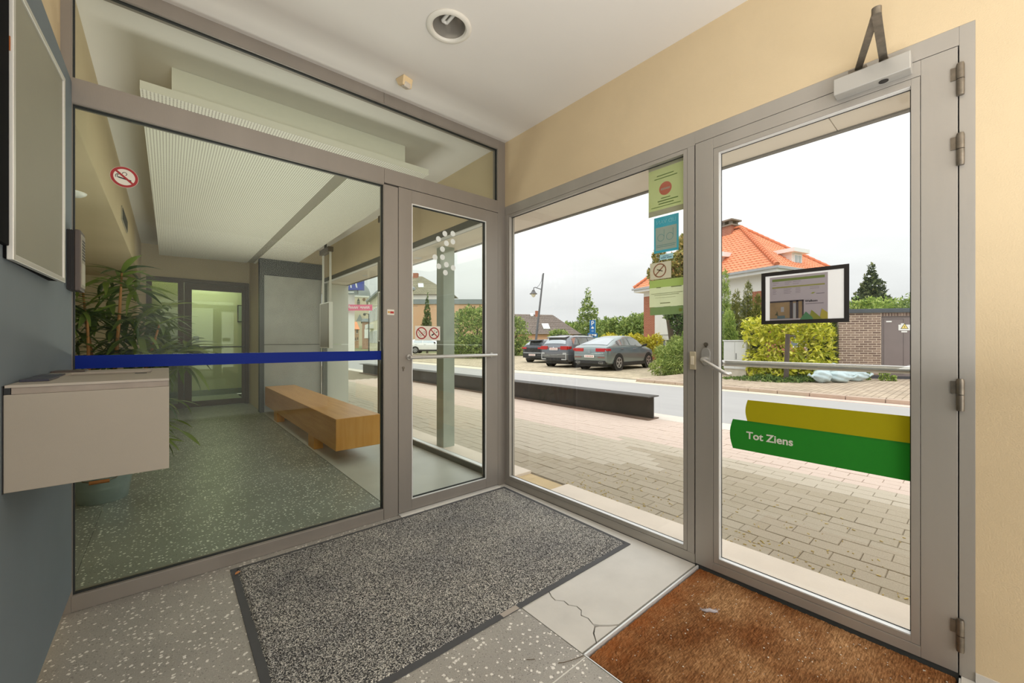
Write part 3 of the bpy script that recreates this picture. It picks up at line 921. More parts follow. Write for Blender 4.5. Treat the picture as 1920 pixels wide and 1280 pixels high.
# ---- mats
mat1 = thing('entrance_mat', 'speckled grey carpet mat with a rubber border by the inner door', 'mat', (1.1, 1.9, 0))
obj('rubber_border', MB().prism([(0.236, 1.29), (1.992, 1.294), (2.02, 2.455), (0.238, 2.455)], 0.0005, 0.004), m['rubber'], mat1)
def pile(name, scale):
    t = NT(name)
    b = t.bsdf(0.95, 0, 0.1)
    co = t.coord()
    v = t.voro(co, scale)
    s = t.n('ShaderNodeSeparateColor')
    t.l(v.outputs['Color'], s.inputs[0])
    c = t.ramp(s.outputs[0], ((0.0, lin((48, 49, 52))), (0.3, lin((84, 84, 85))), (0.55, lin((140, 138, 134))), (0.8, lin((206, 203, 196))), (1.0, lin((246, 243, 236)))))
    big = t.ramp(t.noise(co, 3.0, 5.0, 0.6), ((0.3, (0.72, 0.72, 0.74)), (0.7, (1.12, 1.1, 1.06))))
    t.l(t.mix(1.0, c, big, 'MULTIPLY'), b.inputs['Base Color'])
    t.bump(b, v.outputs['Distance'], 0.9, 0.004)
    return t.m
# the pile: a low cushion with a rough surface
q = MB()
nx, ny = 150, 100
rng = random.Random(3)
vs_ = []
for j in range(ny + 1):
    for i in range(nx + 1):
        u, v = i / nx, j / ny
        e_ = min(u, 1 - u) * 1.75
        e2 = min(v, 1 - v) * 1.16
        d_ = min(e_, e2)
        x = 0.266 + u * (1.972 - 0.266) + (0.022 * u * v)
        y = 1.321 + v * (2.435 - 1.321)
        if d_ < 0.001:
            x += rng.uniform(-.003, .003); y += rng.uniform(-.003, .003)
        z = 0.004 if d_ < 0.001 else 0.0085 + rng.uniform(-0.0012, 0.0016)
        vs_.append((x, y, z))
q.add(vs_, [(j * (nx + 1) + i, j * (nx + 1) + i + 1, (j + 1) * (nx + 1) + i + 1, (j + 1) * (nx + 1) + i) for j in range(ny) for i in range(nx)])
obj('pile', q, pile('carpet_pile', 300.0), mat1, kind='stuff', label='speckled grey pile')
obj('hem_tag', MB().box(1.06, 1.148, 1.292, 1.318, 0.0042, 0.005), M('tag_beige', (176, 166, 156), 0.8), mat1, label='beige woven tag')
mat2 = thing('coir_mat', 'worn brown coir mat sunk into the floor before the exit door', 'mat', (1.6, 0.5, -0.02))
def coir():
    t = NT('coir')
    b = t.bsdf(0.95, 0, 0.1)
    co = t.coord((40.0, 260.0, 100.0))
    co2 = t.coord()
    f = t.noise(co, 1.0, 4.0, 0.6)
    c = t.ramp(f, ((0.25, lin((98, 74, 52))), (0.5, lin((162, 124, 88))), (0.75, lin((216, 178, 138)))))
    w = t.ramp(t.noise(co2, 4.5, 4.0), ((0.35, lin((190, 156, 126))), (0.7, lin((255, 246, 232)))))
    c = t.mix(1.0, c, w, 'MULTIPLY')
    s = t.n('ShaderNodeSeparateXYZ')
    t.l(co2, s.inputs[0])
    # unworn rust-orange pile along the free edge and darker grime by the hinge corner
    ed = t.math('MULTIPLY', t.ramp(s.outputs[1], ((0.80, (0, 0, 0)), (0.93, (1, 1, 1)))), t.ramp(t.noise(co2, 14.0, 3.0), ((0.3, (0.2, 0.2, 0.2)), (0.7, (1, 1, 1)))))
    c = t.mix(t.math('MULTIPLY', ed, 0.65), c, lin((158, 84, 34)))
    t.l(c, b.inputs['Base Color'])
    t.bump(b, f, 0.8, 0.006)
    return t.m
q = MB()
nx, ny = 130, 130
vs_ = []
for j in range(ny + 1):
    for i in range(nx + 1):
        u, v = i / nx, j / ny
        edge = i in (0, nx) or j in (0, ny)
        vs_.append((1.168 + u * 0.898, 0.053 + v * 0.889, -0.027 if edge else -0.006 + rng.uniform(-.0018, .0018)))
q.add(vs_, [(j * (nx + 1) + i, j * (nx + 1) + i + 1, (j + 1) * (nx + 1) + i + 1, (j + 1) * (nx + 1) + i) for j in range(ny) for i in range(nx)])
obj('coir_pile', q, coir(), mat2, kind='stuff')
# crumbs and fluff
q = MB()
for k in range(330):
    x = 1.2 + rng.random() * 0.82
    y = 0.07 + (rng.random() ** 1.5) * 0.84
    s = rng.uniform(0.0012, 0.0034)
    a = rng.random() * 6.28
    dx, dy = math.cos(a) * s, math.sin(a) * s
    w = rng.uniform(0.4, 1.0)
    q.hull8([(x - dx, y - dy, -0.0045), (x + dy * w, y - dx * w, -0.0045), (x + dx, y + dy, -0.0045), (x - dy * w, y + dx * w, -0.0045)],
            [(x - dx, y - dy, -0.003), (x + dy * w, y - dx * w, -0.003), (x + dx, y + dy, -0.003), (x - dy * w, y + dx * w, -0.003)])
tag(obj('crumbs', q, M('crumb_white', (214, 204, 188), 0.9, island=0.2)), 'small pale crumbs and flakes strewn over the brown coir mat', 'debris', kind='stuff')
pth = [(1.742, 0.783, 0.004), (1.748, 0.768, 0.006), (1.762, 0.757, 0.007), (1.770, 0.742, 0.006), (1.782, 0.734, 0.004)]
q = MB().tube([(x, y, z - 0.006) for x, y, z in pth], [0.003, 0.006, 0.007, 0.006, 0.003], 8)
for k in range(60):
    b_ = pth[rng.randrange(5)]
    v_ = Vector((rng.uniform(-1, 1), rng.uniform(-1, 1), rng.uniform(-0.2, 1))).normalized() * rng.uniform(0.006, 0.014)
    c_ = Vector(b_) + Vector((0, 0, -0.006))
    q.tube([c_, c_ + v_ * 0.6 + Vector((0, 0, 0.002)), c_ + v_], 0.0005, 3, cap=False)
tag(obj('lint_curl', q, M('lint', (188, 182, 186), 1.0, var=0.2, vs_=90.0), smooth=True), 'curled tuft of grey lint lying on the brown coir mat', 'lint')
for nm, x, y, rot, lab, c in (('dry_leaf', 0.262, 2.385, 0.5, 'crumpled orange-brown dry leaf on the mat border by the partition', (206, 138, 84)),):
    q = MB()
    ca, sa = math.cos(rot), math.sin(rot)
    pts = [(-.014, 0, 0), (-.006, .008, .003), (.003, .006, .006), (.014, .001, .002), (.004, -.007, .005), (-.007, -.006, .002)]
    top = [(x + a * ca - b * sa, y + a * sa + b * ca, 0.0095 + z) for a, b, z in pts]
    bot = [(p_[0], p_[1], p_[2] - 0.0012) for p_ in top]
    q.add(top + bot, [(0, 1, 5), (1, 2, 4, 5), (2, 3, 4), (11, 7, 6), (11, 10, 8, 7), (10, 9, 8)] + [(i, 6 + i, 6 + (i + 1) % 6, (i + 1) % 6) for i in range(6)])
    tag(obj(nm, q, M('leaf_orange', c, 0.8, var=0.2, vs_=120.0)), lab, 'leaf')
q = MB().tube([(1.062, 0.985, 0.001), (1.075, 0.972, 0.003), (1.098, 0.962, 0.004), (1.128, 0.953, 0.003), (1.155, 0.948, 0.0015)], 0.0011, 6)
tag(obj('dry_twig', q, M('twig', (92, 76, 54), 0.9)), 'thin dry twig on the pale terrazzo at the corner of the coir mat', 'twig')
q = MB().tube([(0.985, 1.07, 0.0012), (0.998, 1.057, 0.0025), (1.010, 1.052, 0.0012)], 0.0009, 6)
tag(obj('dry_twig', q, m['twig']), 'short dark crumb of twig on the terrazzo below the mat tag', 'twig')

# ================================================================== STICKERS, POSTERS AND STRIPS ON GLASS
GYF = YA + 0.0255                                     # vestibule face of the partition panes
xfA = Matrix(((1, 0, 0, 0), (0, 0, -1, 0), (0, 1, 0, 0), (0, 0, 0, 1)))
def frame_a(x, z, y=GYF):
    """local x to the right, y up, z towards the vestibule, on the partition"""
    return Matrix.Translation((x, y, z)) @ xfA
def frame_b(y, z, x):
    """local x to the right, y up, z towards the vestibule, on the street glass"""
    return Matrix.Translation((x, y, z)) @ Matrix(((0, 0, -1, 0), (-1, 0, 0, 0), (0, 1, 0, 0), (0, 0, 0, 1)))
def frame_b_out(y, z, x):
    """seen from the street: mirrored when looked at from the vestibule"""
    return Matrix.Translation((x, y, z)) @ Matrix(((0, 0, 1, 0), (1, 0, 0, 0), (0, 1, 0, 0), (0, 0, 0, 1)))
def text(body, size, mat_, xf, name='lettering', parent=None, weight=0.0, align='LEFT', thick=0.0004, shear=0.0, spacing=1.0):
    cu = bpy.data.curves.new(name, 'FONT')
    cu.body = body
    cu.size = size
    cu.align_x = align
    cu.extrude = thick
    cu.offset = weight
    cu.shear = shear
    cu.space_character = spacing
    cu.materials.append(mat_)
    tmp = bpy.data.objects.new(name, cu)
    COL.objects.link(tmp)
    me = bpy.data.meshes.new_from_object(tmp.evaluated_get(bpy.context.evaluated_depsgraph_get()))
    bpy.data.objects.remove(tmp)
    me.name = name
    o = bpy.data.objects.new(name, me)
    COL.objects.link(o)
    if parent is not None:
        o.parent = parent
        o.matrix_parent_inverse = Matrix.Translation(Vector(parent.get('world_axes', (0, 0, 0)))).inverted()
    o.matrix_basis = xf
    return o

# blue manifestation strip
tag(obj('blue_strip', MB().box(-0.308, 1.0565, GYF - 0.0008, GYF, 1.032, 1.0895), M('blue_film', (0, 36, 134), 0.5, spec=0.15)), 'dark blue safety strip across the large pane of the partition', 'strip')

# no-smoking roundel on the big pane
M('sign_red', (158, 26, 28), 0.5); M('sign_white', (226, 220, 206), 0.5); M('sign_black', (24, 22, 20), 0.5)
def cigarette(q, s):
    """black cigarette with smoke in a unit circle scaled by s"""
    q.bar2((-0.45 * s, -0.08 * s), (0.5 * s, -0.26 * s), 0.12 * s, 0.0006, 0.0003)
    for dx in (0, 0.12):
        q.bar2((-0.62 * s + dx * s, -0.12 * s), (-0.62 * s + dx * s, 0.12 * s), 0.05 * s, 0.0006, 0.0003)
        q.bar2((-0.62 * s + dx * s, 0.12 * s), (-0.45 * s + dx * s, 0.26 * s), 0.05 * s, 0.0006, 0.0003)
    q.ring((0.02 * s, 0.32 * s, 0.0006), 0.13 * s, 0.18 * s, 0.0003, 16, -1.2, 3.3)
ns = thing('no_smoking_sticker', 'round no-smoking sticker high on the large partition pane', 'sticker', (-0.15, GYF, 1.895))
xf = frame_a(-0.15, 1.896, GYF - 0.0002)
obj('backing', MB(xf).disc((0, 0, 0), 0.047, 0.0004, 36), m['sign_white'], ns)
q = MB(xf).ring((0, 0, 0.0005), 0.036, 0.046, 0.0005, 40)
q.bar2((-0.029, 0.026), (0.029, -0.026), 0.0085, 0.0011, 0.0002)
obj('red_ring', q, m['sign_red'], ns)
q = MB(xf); cigarette(q, 0.046)
obj('symbol', q, m['sign_black'], ns)

# double no-smoking sticker on the inner door
ds = thing('no_smoking_sticker', 'white sticker with two red no-smoking signs on the inner door glass', 'sticker', (1.385, GYF, 1.16))
xf = frame_a(1.386, 1.208, YA + 0.0195)
obj('backing', MB(xf).box(-0.098, 0.098, -0.05, 0.05, 0, 0.0005), m['sign_white'], ds)
for sx_, fill in ((-0.049, 0), (0.049, 1)):
    q = MB(xf).ring((sx_, 0, 0.0006), 0.034, 0.042, 0.0004, 36)
    q.bar2((sx_ - 0.027, 0.026), (sx_ + 0.027, -0.026), 0.007, 0.0010, 0.0002)
    obj('red_ring', q, m['sign_red'], ds)
    q = MB(xf)
    if not fill:
        a_, b_ = Vector((sx_ - 0.012, -0.018)), Vector((sx_ + 0.026, 0.008))
        n_ = Vector((-(b_ - a_).y, (b_ - a_).x)).normalized() * 0.006
        for p0, p1 in ((a_ - n_, b_ - n_), (a_ + n_, b_ + n_), (a_ - n_, a_ + n_), (b_ - n_, b_ + n_)):
            q.bar2(p0, p1, 0.002, 0.0006, 0.0003)
        for k in range(3):
            q.bar2((sx_ - 0.026 + k * 0.004, 0.010 - k * 0.010), (sx_ - 0.020 + k * 0.004, 0.001 - k * 0.006), 0.0025, 0.0006, 0.0003)
    else:
        q.bar2((sx_ - 0.020, -0.016), (sx_ - 0.001, -0.004), 0.009, 0.0006, 0.0003)
        q.bar2((sx_ + 0.015, 0.005), (sx_ + 0.027, 0.012), 0.006, 0.0006, 0.0003)
        for k in range(2):
            q.bar2((sx_ + 0.001 + k * 0.006, 0.012), (sx_ + 0.003 + k * 0.006, 0.024), 0.0015, 0.0006, 0.0003)
    obj('symbol', q, m['sign_black'], ds)
# white dots on the inner door
DOTS = ('left dot in the top pair', 'right dot in the top pair', 'dot just below the top pair', 'left dot in the second pair', 'right dot in the second pair', 'lone dot below the second pair',
        'leftmost dot', 'dot right of the leftmost one', 'middle dot in the low row', 'left dot in the low row', 'right dot in the low row', 'lowest dot')
for i, (px, py) in enumerate(((834, 438), (849, 438), (822, 448), (837, 456), (849, 453), (829.5, 467), (815.5, 482), (829.5, 482), (837, 496), (822.5, 499), (849.5, 502), (835, 511))):
    u = (px - 960) / F_PX
    dx_, dy_ = u * RT[0] + FW[0], u * RT[1] + FW[1]
    t_ = (YA + 0.02) / dy_
    tag(obj('dot_sticker', MB(frame_a(dx_ * t_, CAM_H + (640 - py) / F_PX * t_, YA + 0.0195)).disc((0, 0, 0), 0.020, 0.0004, 20), M('dot_white', (226, 230, 226), 0.6)),
        DOTS[i] + ' of the white cluster on the inner door', 'sticker', 'white dots on the inner door')
# small red and white label on the mullion
lb = thing('mullion_label', 'small white label with red and yellow print on the partition mullion', 'label', (1.105, YA, 1.34))
xf = frame_a(1.105, 1.341, YA - 0.0001)
obj('backing', MB(xf).box(-0.024, 0.024, -0.018, 0.018, 0, 0.0004), m['sign_white'], lb)
obj('print_red', MB(xf).box(-0.004, 0.021, -0.008, 0.006, 0.0004, 0.0007), M('print_red', (178, 44, 36), 0.5), lb)
obj('print_yellow', MB(xf).box(-0.020, -0.006, -0.006, 0.006, 0.0004, 0.0007), M('print_ochre', (206, 158, 72), 0.5), lb)

# green and lime films on the exit door
GXF = XB + 0.0305
def blade(y0, y1, z0, z1, bulge, x, t, mat_, name):
    xf_ = frame_b(0, 0, x)
    pts = [(-y1, z0), (-y1, z1)]
    pts = [(-y0, z0), (-y0, z1)]
    n_ = 10
    for k in range(n_ + 1):
        a = k / n_
        pts.append((-(y1 + bulge * math.sin(math.pi * a)), z1 + (z0 - z1) * a))
    return MB(xf_).prism(pts, 0, t)
lime = tag(obj('lime_film', blade(0.1705, 0.727, 0.765, 0.871, 0.010, GXF - 0.0002, 0.0004, None, ''), translucent('film_lime', (196, 188, 44), 0.45)), 'lime green film stripe across the exit door glass above the darker one', 'film')
gf = thing('green_film', 'green film stripe with white words Tot Ziens on the exit door glass', 'film', (GXF, 0.48, 0.63))
obj('film', blade(0.1705, 0.793, 0.629, 0.771, 0.014, GXF - 0.0006, 0.0004, None, ''), translucent('film_green', (66, 164, 66), 0.45), gf)
text('Tot Ziens', 0.0475, M('letter_white', (226, 226, 214), 0.5), frame_b(0.7325, 0.6875, GXF - 0.0016), 'lettering', gf, weight=0.0010)

# framed notice on the exit door
fn = thing('framed_notice', 'black self-adhesive frame with a bank welcome page on the exit door glass', 'notice', (GXF, 0.5, 1.23))
xf = frame_b(0, 0, GXF - 0.0002)
q = MB(xf)
A0, A1, B0, B1 = -0.668, -0.350, 1.229, 1.466
w_ = 0.0165
q.box(A0, A0 + w_, B0, B1, 0, 0.003).box(A1 - w_, A1, B0, B1, 0, 0.003).box(A0 + w_, A1 - w_, B0, B0 + w_, 0, 0.003).box(A0 + w_, A1 - w_, B1 - w_, B1, 0, 0.003)
obj('frame', q, m['black_satin'], fn)
obj('clear_sleeve', MB(xf).box(A0 + w_, A1 - w_, B0 + w_, B1 - w_, 0, 0.0008), translucent('sleeve_white', (250, 250, 250), 0.6), fn)
def layer(name, rects, mat_, z, parent, xf_, label=None):
    q_ = MB(xf_)
    for r in rects:
        if len(r) == 4 and not isinstance(r[0], tuple):
            q_.box(r[0], r[1], r[2], r[3], z, z + 0.0002)
        else:
            q_.prism(r, z, z + 0.0002)
    return obj(name, q_, mat_, parent, label=label, kind='stuff' if len(rects) > 1 else None)
p0, p1 = -0.634, -0.420                                # the printed page
layer('page', [(p0, p1, B0 + w_, 1.442)], translucent('page_grey', (176, 168, 172), 0.3), 0.0009, fn, xf)
layer('page_bands', [(p0 + .010, p1 - .010, 1.421, 1.432)], M('band_green', (96, 110, 52), 0.5), 0.0012, fn, xf)
layer('page_bands', [(p0 + .010, p1 - .010, 1.3905, 1.3965)], M('band_olive', (124, 122, 62), 0.5), 0.0012, fn, xf)
rs = []
for k, (a, b_) in enumerate(((.012, .035), (.06, .085), (.09, .12))):
    rs.append((p0 + a, p0 + b_, 1.4145, 1.4157)); rs.append((p0 + a, p0 + b_ - .008, 1.4060, 1.4070))
for k in range(4):
    rs += [(p0 + .012, p0 + .024 + .003 * (k % 2), 1.3845 - k * .0065, 1.3856 - k * .0065), (p0 + .055, p0 + .085 - .004 * (k % 2), 1.3845 - k * .0065, 1.3856 - k * .0065),
           (p0 + .100, p0 + .118, 1.3845 - k * .0065, 1.3856 - k * .0065)]
    if k < 2: rs.append((p0 + .152, p0 + .185, 1.3845 - k * .0065, 1.3856 - k * .0065))
layer('small_print', rs, M('print_dim', (98, 90, 94), 0.6), 0.0012, fn, xf)
layer('emblem', [[(p0 + .155, 1.357), (p0 + .163, 1.3555), (p0 + .172, 1.361), (p0 + .163, 1.362)]], M('emblem_green', (122, 128, 40), 0.5), 0.0012, fn, xf)
layer('emblem_line', [(p0 + .174, p0 + .203, 1.3545, 1.3562)], M('print_dark', (52, 48, 52), 0.6), 0.0012, fn, xf)
ph0, ph1 = p0 + .001, p0 + .130
layer('photo', [(ph0, ph1, 1.2520, 1.3330)], M('photo_tan', (126, 106, 78), 0.5, var=0.15, vs_=30.0), 0.0012, fn, xf)
layer('photo_dark', [(ph0, ph1, 1.326, 1.333), (p0 + .078, p0 + .090, 1.252, 1.33), (p0 + .102, p0 + .111, 1.252, 1.33), (p0 + .124, ph1, 1.252, 1.33)], M('photo_dark', (56, 50, 54), 0.5), 0.0015, fn, xf)
layer('photo_floor', [(p0 + .03, p0 + .06, 1.254, 1.266), (ph0, p0 + .078, 1.252, 1.2545)], M('photo_teal', (74, 92, 96), 0.5), 0.0015, fn, xf)
layer('photo_light', [(p0 + .044, p0 + .056, 1.283, 1.305), (p0 + .091, p0 + .101, 1.253, 1.32)], M('photo_pale', (136, 136, 138), 0.5), 0.0015, fn, xf)
layer('photo_plant', [[(p0 + .020, 1.270), (p0 + .034, 1.266), (p0 + .030, 1.288), (p0 + .026, 1.276)]], M('photo_green', (66, 66, 46), 0.5), 0.0018, fn, xf)
layer('leaf_green', [[(p0 + .116, 1.2458), (p0 + .164, 1.2458), (p0 + .160, 1.256), (p0 + .138, 1.2800)]], M('leaf_print_green', (66, 110, 74), 0.5), 0.0020, fn, xf)
layer('leaf_olive', [[(p0 + .150, 1.2545), (p0 + .164, 1.2458), (p0 + .195, 1.2458), (p0 + .185, 1.258), (p0 + .158, 1.2865)]], M('leaf_print_olive', (116, 118, 44), 0.5), 0.0018, fn, xf)
layer('leaf_lime', [[(p0 + .187, 1.2540), (p0 + .195, 1.2458), (p1, 1.2458), (p1, 1.272), (p0 + .194, 1.2900)]], M('leaf_print_lime', (148, 136, 52), 0.5), 0.0018, fn, xf)
text('Welkom', 0.0125, M('print_black', (40, 36, 40), 0.6), frame_b(-(p0 + .135), 1.3215, GXF - 0.0018), 'lettering', fn, weight=0.0003)
layer('small_print_line', [(p0 + .136, p0 + .200, 1.3125, 1.3150)], m['print_dim'], 0.0012, fn, xf)

# stickers on the street window, printed for the street: they show their backs here
SXW = XB + 0.0375
def back_sheet(name, y0, y1, z0, z1, rgb, label, trans=0.25, cat='sticker', x=SXW, t=0.0006):
    th = thing(name, label, cat, (x, (y0 + y1) / 2, z0))
    obj('sheet', MB().box(x, x + t, y0, y1, z0, z1), translucent('%s_film_%d_%d_%d' % ((name,) + tuple(rgb)), rgb, trans), th)
    return th
def seen_through(x=SXW):
    return frame_b_out(0, 0, x)                        # local x = world Y; text reads from the street
p1_ = back_sheet('street_poster', 1.040, 1.252, 1.862, 2.142, (224, 232, 190), 'olive green poster with a red no-entry disc at the top of the street window', 0.72)
xf = seen_through(SXW - 0.0006)
for r_ in ((1.0405, 1.2515, 1.8625, 1.893), (1.0405, 1.2515, 2.125, 2.1415)):
    layer('grey_band', [r_], translucent('band_grey', (226, 222, 216), 0.72), 0.0002, p1_, xf)
obj('red_disc', MB(xf).disc((1.149, 2.006, 0.0002), 0.037, 0.0003, 30), translucent('disc_red', (232, 150, 126), 0.6), p1_)
obj('white_bar', MB(xf).box(1.122, 1.176, 1.9995, 2.0105, -0.0002, 0.0002), translucent('bar_pale', (240, 206, 184), 0.6), p1_)
rs = [(1.10, 1.20, 2.082, 2.087), (1.08, 1.215, 2.066, 2.071), (1.12, 1.175, 1.952, 1.957), (1.075, 1.195, 1.937, 1.943), (1.10, 1.19, 1.922, 1.928), (1.06, 1.235, 1.908, 1.912)]
layer('small_print', rs, translucent('print_green', (150, 172, 110), 0.6), 0.0, p1_, xf)
p2_ = back_sheet('street_sticker', 1.072, 1.218, 1.650, 1.851, (120, 206, 220), 'teal framed sticker reading Lid van, seen mirrored on the street window', 0.72)
layer('inner_panel', [(1.083, 1.208, 1.664, 1.793)], translucent('sticker_pale', (246, 238, 224), 0.72), 0.0, p2_, xf)
MATS['print_teal'] = translucent('print_teal', (150, 190, 186), 0.6)
layer('small_print', [(1.088, 1.203, 1.690, 1.6925), (1.094, 1.203, 1.681, 1.6835)], m['print_teal'], -0.0003, p2_, xf)
text('LID VAN', 0.031, translucent('letter_teal_pale', (196, 240, 244), 0.72), frame_b_out(1.145, 1.811, SXW - 0.0012), 'lettering', p2_, align='CENTER')
for cy_ in (1.123, 1.176):
    q = MB(xf).ring((cy_, 1.734, -0.0003), 0.0185, 0.0205, 0.0004, 24)
    q.box(cy_ - 0.0205, cy_ - 0.0185, 1.734, 1.778, -0.0003, 0.0001)
    obj('letter_b', q, m['print_teal'], p2_)
p3_ = back_sheet('street_sticker', 1.104, 1.183, 1.608, 1.638, (206, 232, 236), 'small pale blue strip sticker under the teal one on the street window', 0.72)
layer('small_print', [(1.112, 1.14, 1.616, 1.621), (1.145, 1.176, 1.616, 1.621), (1.13, 1.165, 1.626, 1.629)], M('print_blue', (98, 132, 156), 0.6), 0.0, p3_, xf)
p4_ = back_sheet('street_sticker', 1.115, 1.243, 1.503, 1.597, (232, 228, 212), 'grey-beige no-smoking sticker below the teal one on the street window', 0.72)
q = MB(xf).ring((1.183, 1.551, 0.0), 0.033, 0.040, 0.0003, 32)
q.bar2((1.158, 1.575), (1.208, 1.527), 0.007, 0.0, 0.0003)
obj('brown_ring', q, translucent('ring_brown', (206, 166, 140), 0.6), p4_)
q = MB(xf).bar2((1.165, 1.545), (1.20, 1.558), 0.006, 0.0, 0.0003)
obj('symbol', q, M('print_greybrown', (120, 112, 96), 0.6), p4_)
p5_ = back_sheet('street_poster', 1.040, 1.247, 1.346, 1.498, (240, 244, 220), 'pale green info sheet above the dark strip on the street window', 0.75)
layer('top_tint', [(1.0405, 1.2465, 1.455, 1.4975)], translucent('tint_green', (228, 240, 186), 0.75), 0.0, p5_, xf)
layer('small_print', [(1.175, 1.203, 1.452, 1.4565), (1.055, 1.115, 1.450, 1.4545), (1.05, 1.235, 1.419, 1.4215), (1.07, 1.215, 1.410, 1.4125), (1.09, 1.21, 1.396, 1.3975), (1.12, 1.18, 1.363, 1.368)], translucent('print_olive', (178, 182, 146), 0.6), -0.0003, p5_, xf)
p6_ = back_sheet('street_poster', 1.042, 1.243, 1.300, 1.345, (178, 196, 152), 'dark olive strip below the pale info sheet on the street window', 0.68)
obj('round_mark', MB(xf).disc((1.062, 1.322, 0.0), 0.010, 0.0003, 18), translucent('mark_lime', (206, 216, 130), 0.6), p6_)

# ================================================================== HALL OBJECTS
# ---- bench
bn = thing('bench', 'long light oak veneer block bench on two legs by the hall window', 'bench', (1.39, 5.7, 0))
def wood(name, ca, cb, scale=(1.2, 14.0, 14.0)):
    t = NT(name)
    b = t.bsdf(0.32, 0, 0.45)
    f = t.noise(t.coord(scale), 2.4, 6.0, 0.6)
    t.l(t.ramp(f, ((0.3, lin(ca)), (0.7, lin(cb)))), b.inputs['Base Color'])
    return t.m
WOOD = wood('oak_veneer', (196, 138, 74), (218, 164, 98), (9.0, 0.7, 9.0))
WOODE = wood('oak_end', (206, 144, 70), (224, 166, 92), (9.0, 9.0, 0.8))
obj('seat', MB().box(1.18, 1.606, 3.886, 7.45, 0.132, 0.430), WOOD, bn, bevel=0.004)
obj('end_panel', MB().box(1.184, 1.602, 3.8845, 3.8862, 0.136, 0.426), WOODE, bn)
for y0, y1 in ((4.63, 4.85), (6.53, 6.75)):
    obj('leg', MB().box(1.182, 1.275, y0, y1, 0.0, 0.132), WOODE, bn)
    obj('leg', MB().box(1.45, 1.54, y0, y1, 0.0, 0.132), WOODE, bn)

# ---- hanging display panels by the window
def hanging(y0, y1, z0, z1, label):
    th = thing('hanging_display', label, 'display panel', (1.77, (y0 + y1) / 2, z0), group=None)
    obj('board', MB().box(1.74, 1.785, y0 + 0.012, y1 - 0.012, z0 + 0.012, z1 - 0.012), M('display_grey', (150, 148, 140), 0.45, var=0.05), th)
    q = MB().box(1.738, 1.787, y0, y0 + 0.012, z0, z1).box(1.738, 1.787, y1 - 0.012, y1, z0, z1).box(1.738, 1.787, y0 + 0.012, y1 - 0.012, z0, z0 + 0.012).box(1.738, 1.787, y0 + 0.012, y1 - 0.012, z1 - 0.012, z1)
    obj('frame', q, m['white_satin'], th)
    for y in (y0 + 0.03, y1 - 0.08):
        obj('rod', MB().box(1.752, 1.776, y - 0.012, y + 0.012, z1, 2.43), M('rod_white', (206, 204, 196), 0.5), th)
    obj('ceiling_mount', MB().box(1.722, 1.79, y0 - 0.02, y1 - 0.04, 2.43, 2.498), M('mount_brown', (92, 82, 70), 0.6), th)
    q = MB().box(1.74, 1.77, (y0 + y1) / 2 - 0.01, (y0 + y1) / 2 + 0.01, 2.498, ZC)
    obj('hanger', q, m['steel_dark'], th)
    return th
hanging(6.02, 6.48, 1.055, 1.715, 'grey display panel hung on two white rods before the concrete wall')
hanging(3.80, 4.275, 1.15, 1.69, 'display panel on white rods mostly hidden behind the partition mullion')

# ---- potted plant in a zinc pail
pl = thing('potted_plant', 'tall leafy artificial bamboo palm in a zinc pail beside the partition', 'plant', (-0.36, 4.18, 0))
PC = Vector((-0.36, 4.18, 0))
obj('pail', MB().lathe([(0.0, 0.004), (0.128, 0.004), (0.132, 0.0), (0.136, 0.012), (0.172, 0.245), (0.180, 0.250), (0.180, 0.256), (0.170, 0.254), (0.150, 0.10), (0.0, 0.10)], tuple(PC), 36, cap=False), M('zinc', (176, 190, 190), 0.35, 0.75, var=0.1, vs_=12.0), pl, smooth=True)
obj('soil', MB().lathe([(0.0, 0.22), (0.166, 0.215), (0.166, 0.2)], tuple(PC), 24, cap=False), M('soil', (58, 46, 34), 1.0), pl)
hb = MB().tube([PC + Vector((-0.13, -0.125, 0.235)), PC + Vector((-0.08, -0.195, 0.19)), PC + Vector((0.0, -0.215, 0.17)), PC + Vector((0.08, -0.20, 0.19)), PC + Vector((0.13, -0.125, 0.235))], 0.004, 8)
ha = obj('bail', hb, m['steel_worn'], pl, smooth=True)
sub('handle_grip', MB().tube([PC + Vector((-0.05, -0.207, 0.178)), PC + Vector((0.05, -0.207, 0.178))], 0.013, 12), M('grip_wood', (170, 104, 48), 0.5), ha, smooth=True)
rng = random.Random(11)
def leaf_mesh(name, l, w, bend, mat_):
    vs_, fs = [], []
    n_ = 6
    for i in range(n_ + 1):
        a = i / n_
        ww = w * (math.sin(math.pi * min(1.0, a * 0.92 + 0.06)) ** 0.8) * (1 - 0.25 * a)
        z = -bend * a * a * l
        x = l * a * (1 - 0.15 * bend * a)
        vs_ += [(x, -ww / 2, z + 0.12 * ww), (x, 0, z), (x, ww / 2, z + 0.12 * ww)]
    for i in range(n_):
        for k in range(2):
            fs.append((3 * i + k, 3 * i + k + 1, 3 * i + k + 4, 3 * i + k + 3))
    me = bpy.data.meshes.new(name)
    me.from_pydata(vs_, [], fs)
    me.materials.append(mat_)
    me.polygons.foreach_set('use_smooth', [True] * len(me.polygons))
    return me
def leaf_mat(name, ca, cb, rough=0.4, trans=0.25):
    t = NT(name)
    b = t.bsdf(rough, 0, 0.4)
    oi = t.n('ShaderNodeObjectInfo')
    c = t.ramp(oi.outputs['Random'], ((0.0, lin(ca)), (1.0, lin(cb))))
    t.l(c, b.inputs['Base Color'])
    tl = t.n('ShaderNodeBsdfTranslucent')
    t.l(c, tl.inputs[0])
    mx = t.n('ShaderNodeMixShader')
    mx.inputs[0].default_value = trans
    t.l(b.outputs[0], mx.inputs[1]); t.l(tl.outputs[0], mx.inputs[2])
    t.l(mx.outputs[0], t.out.inputs['Surface'])
    return t.m
LM = leaf_mat('palm_leaf', (50, 74, 30), (132, 150, 66))
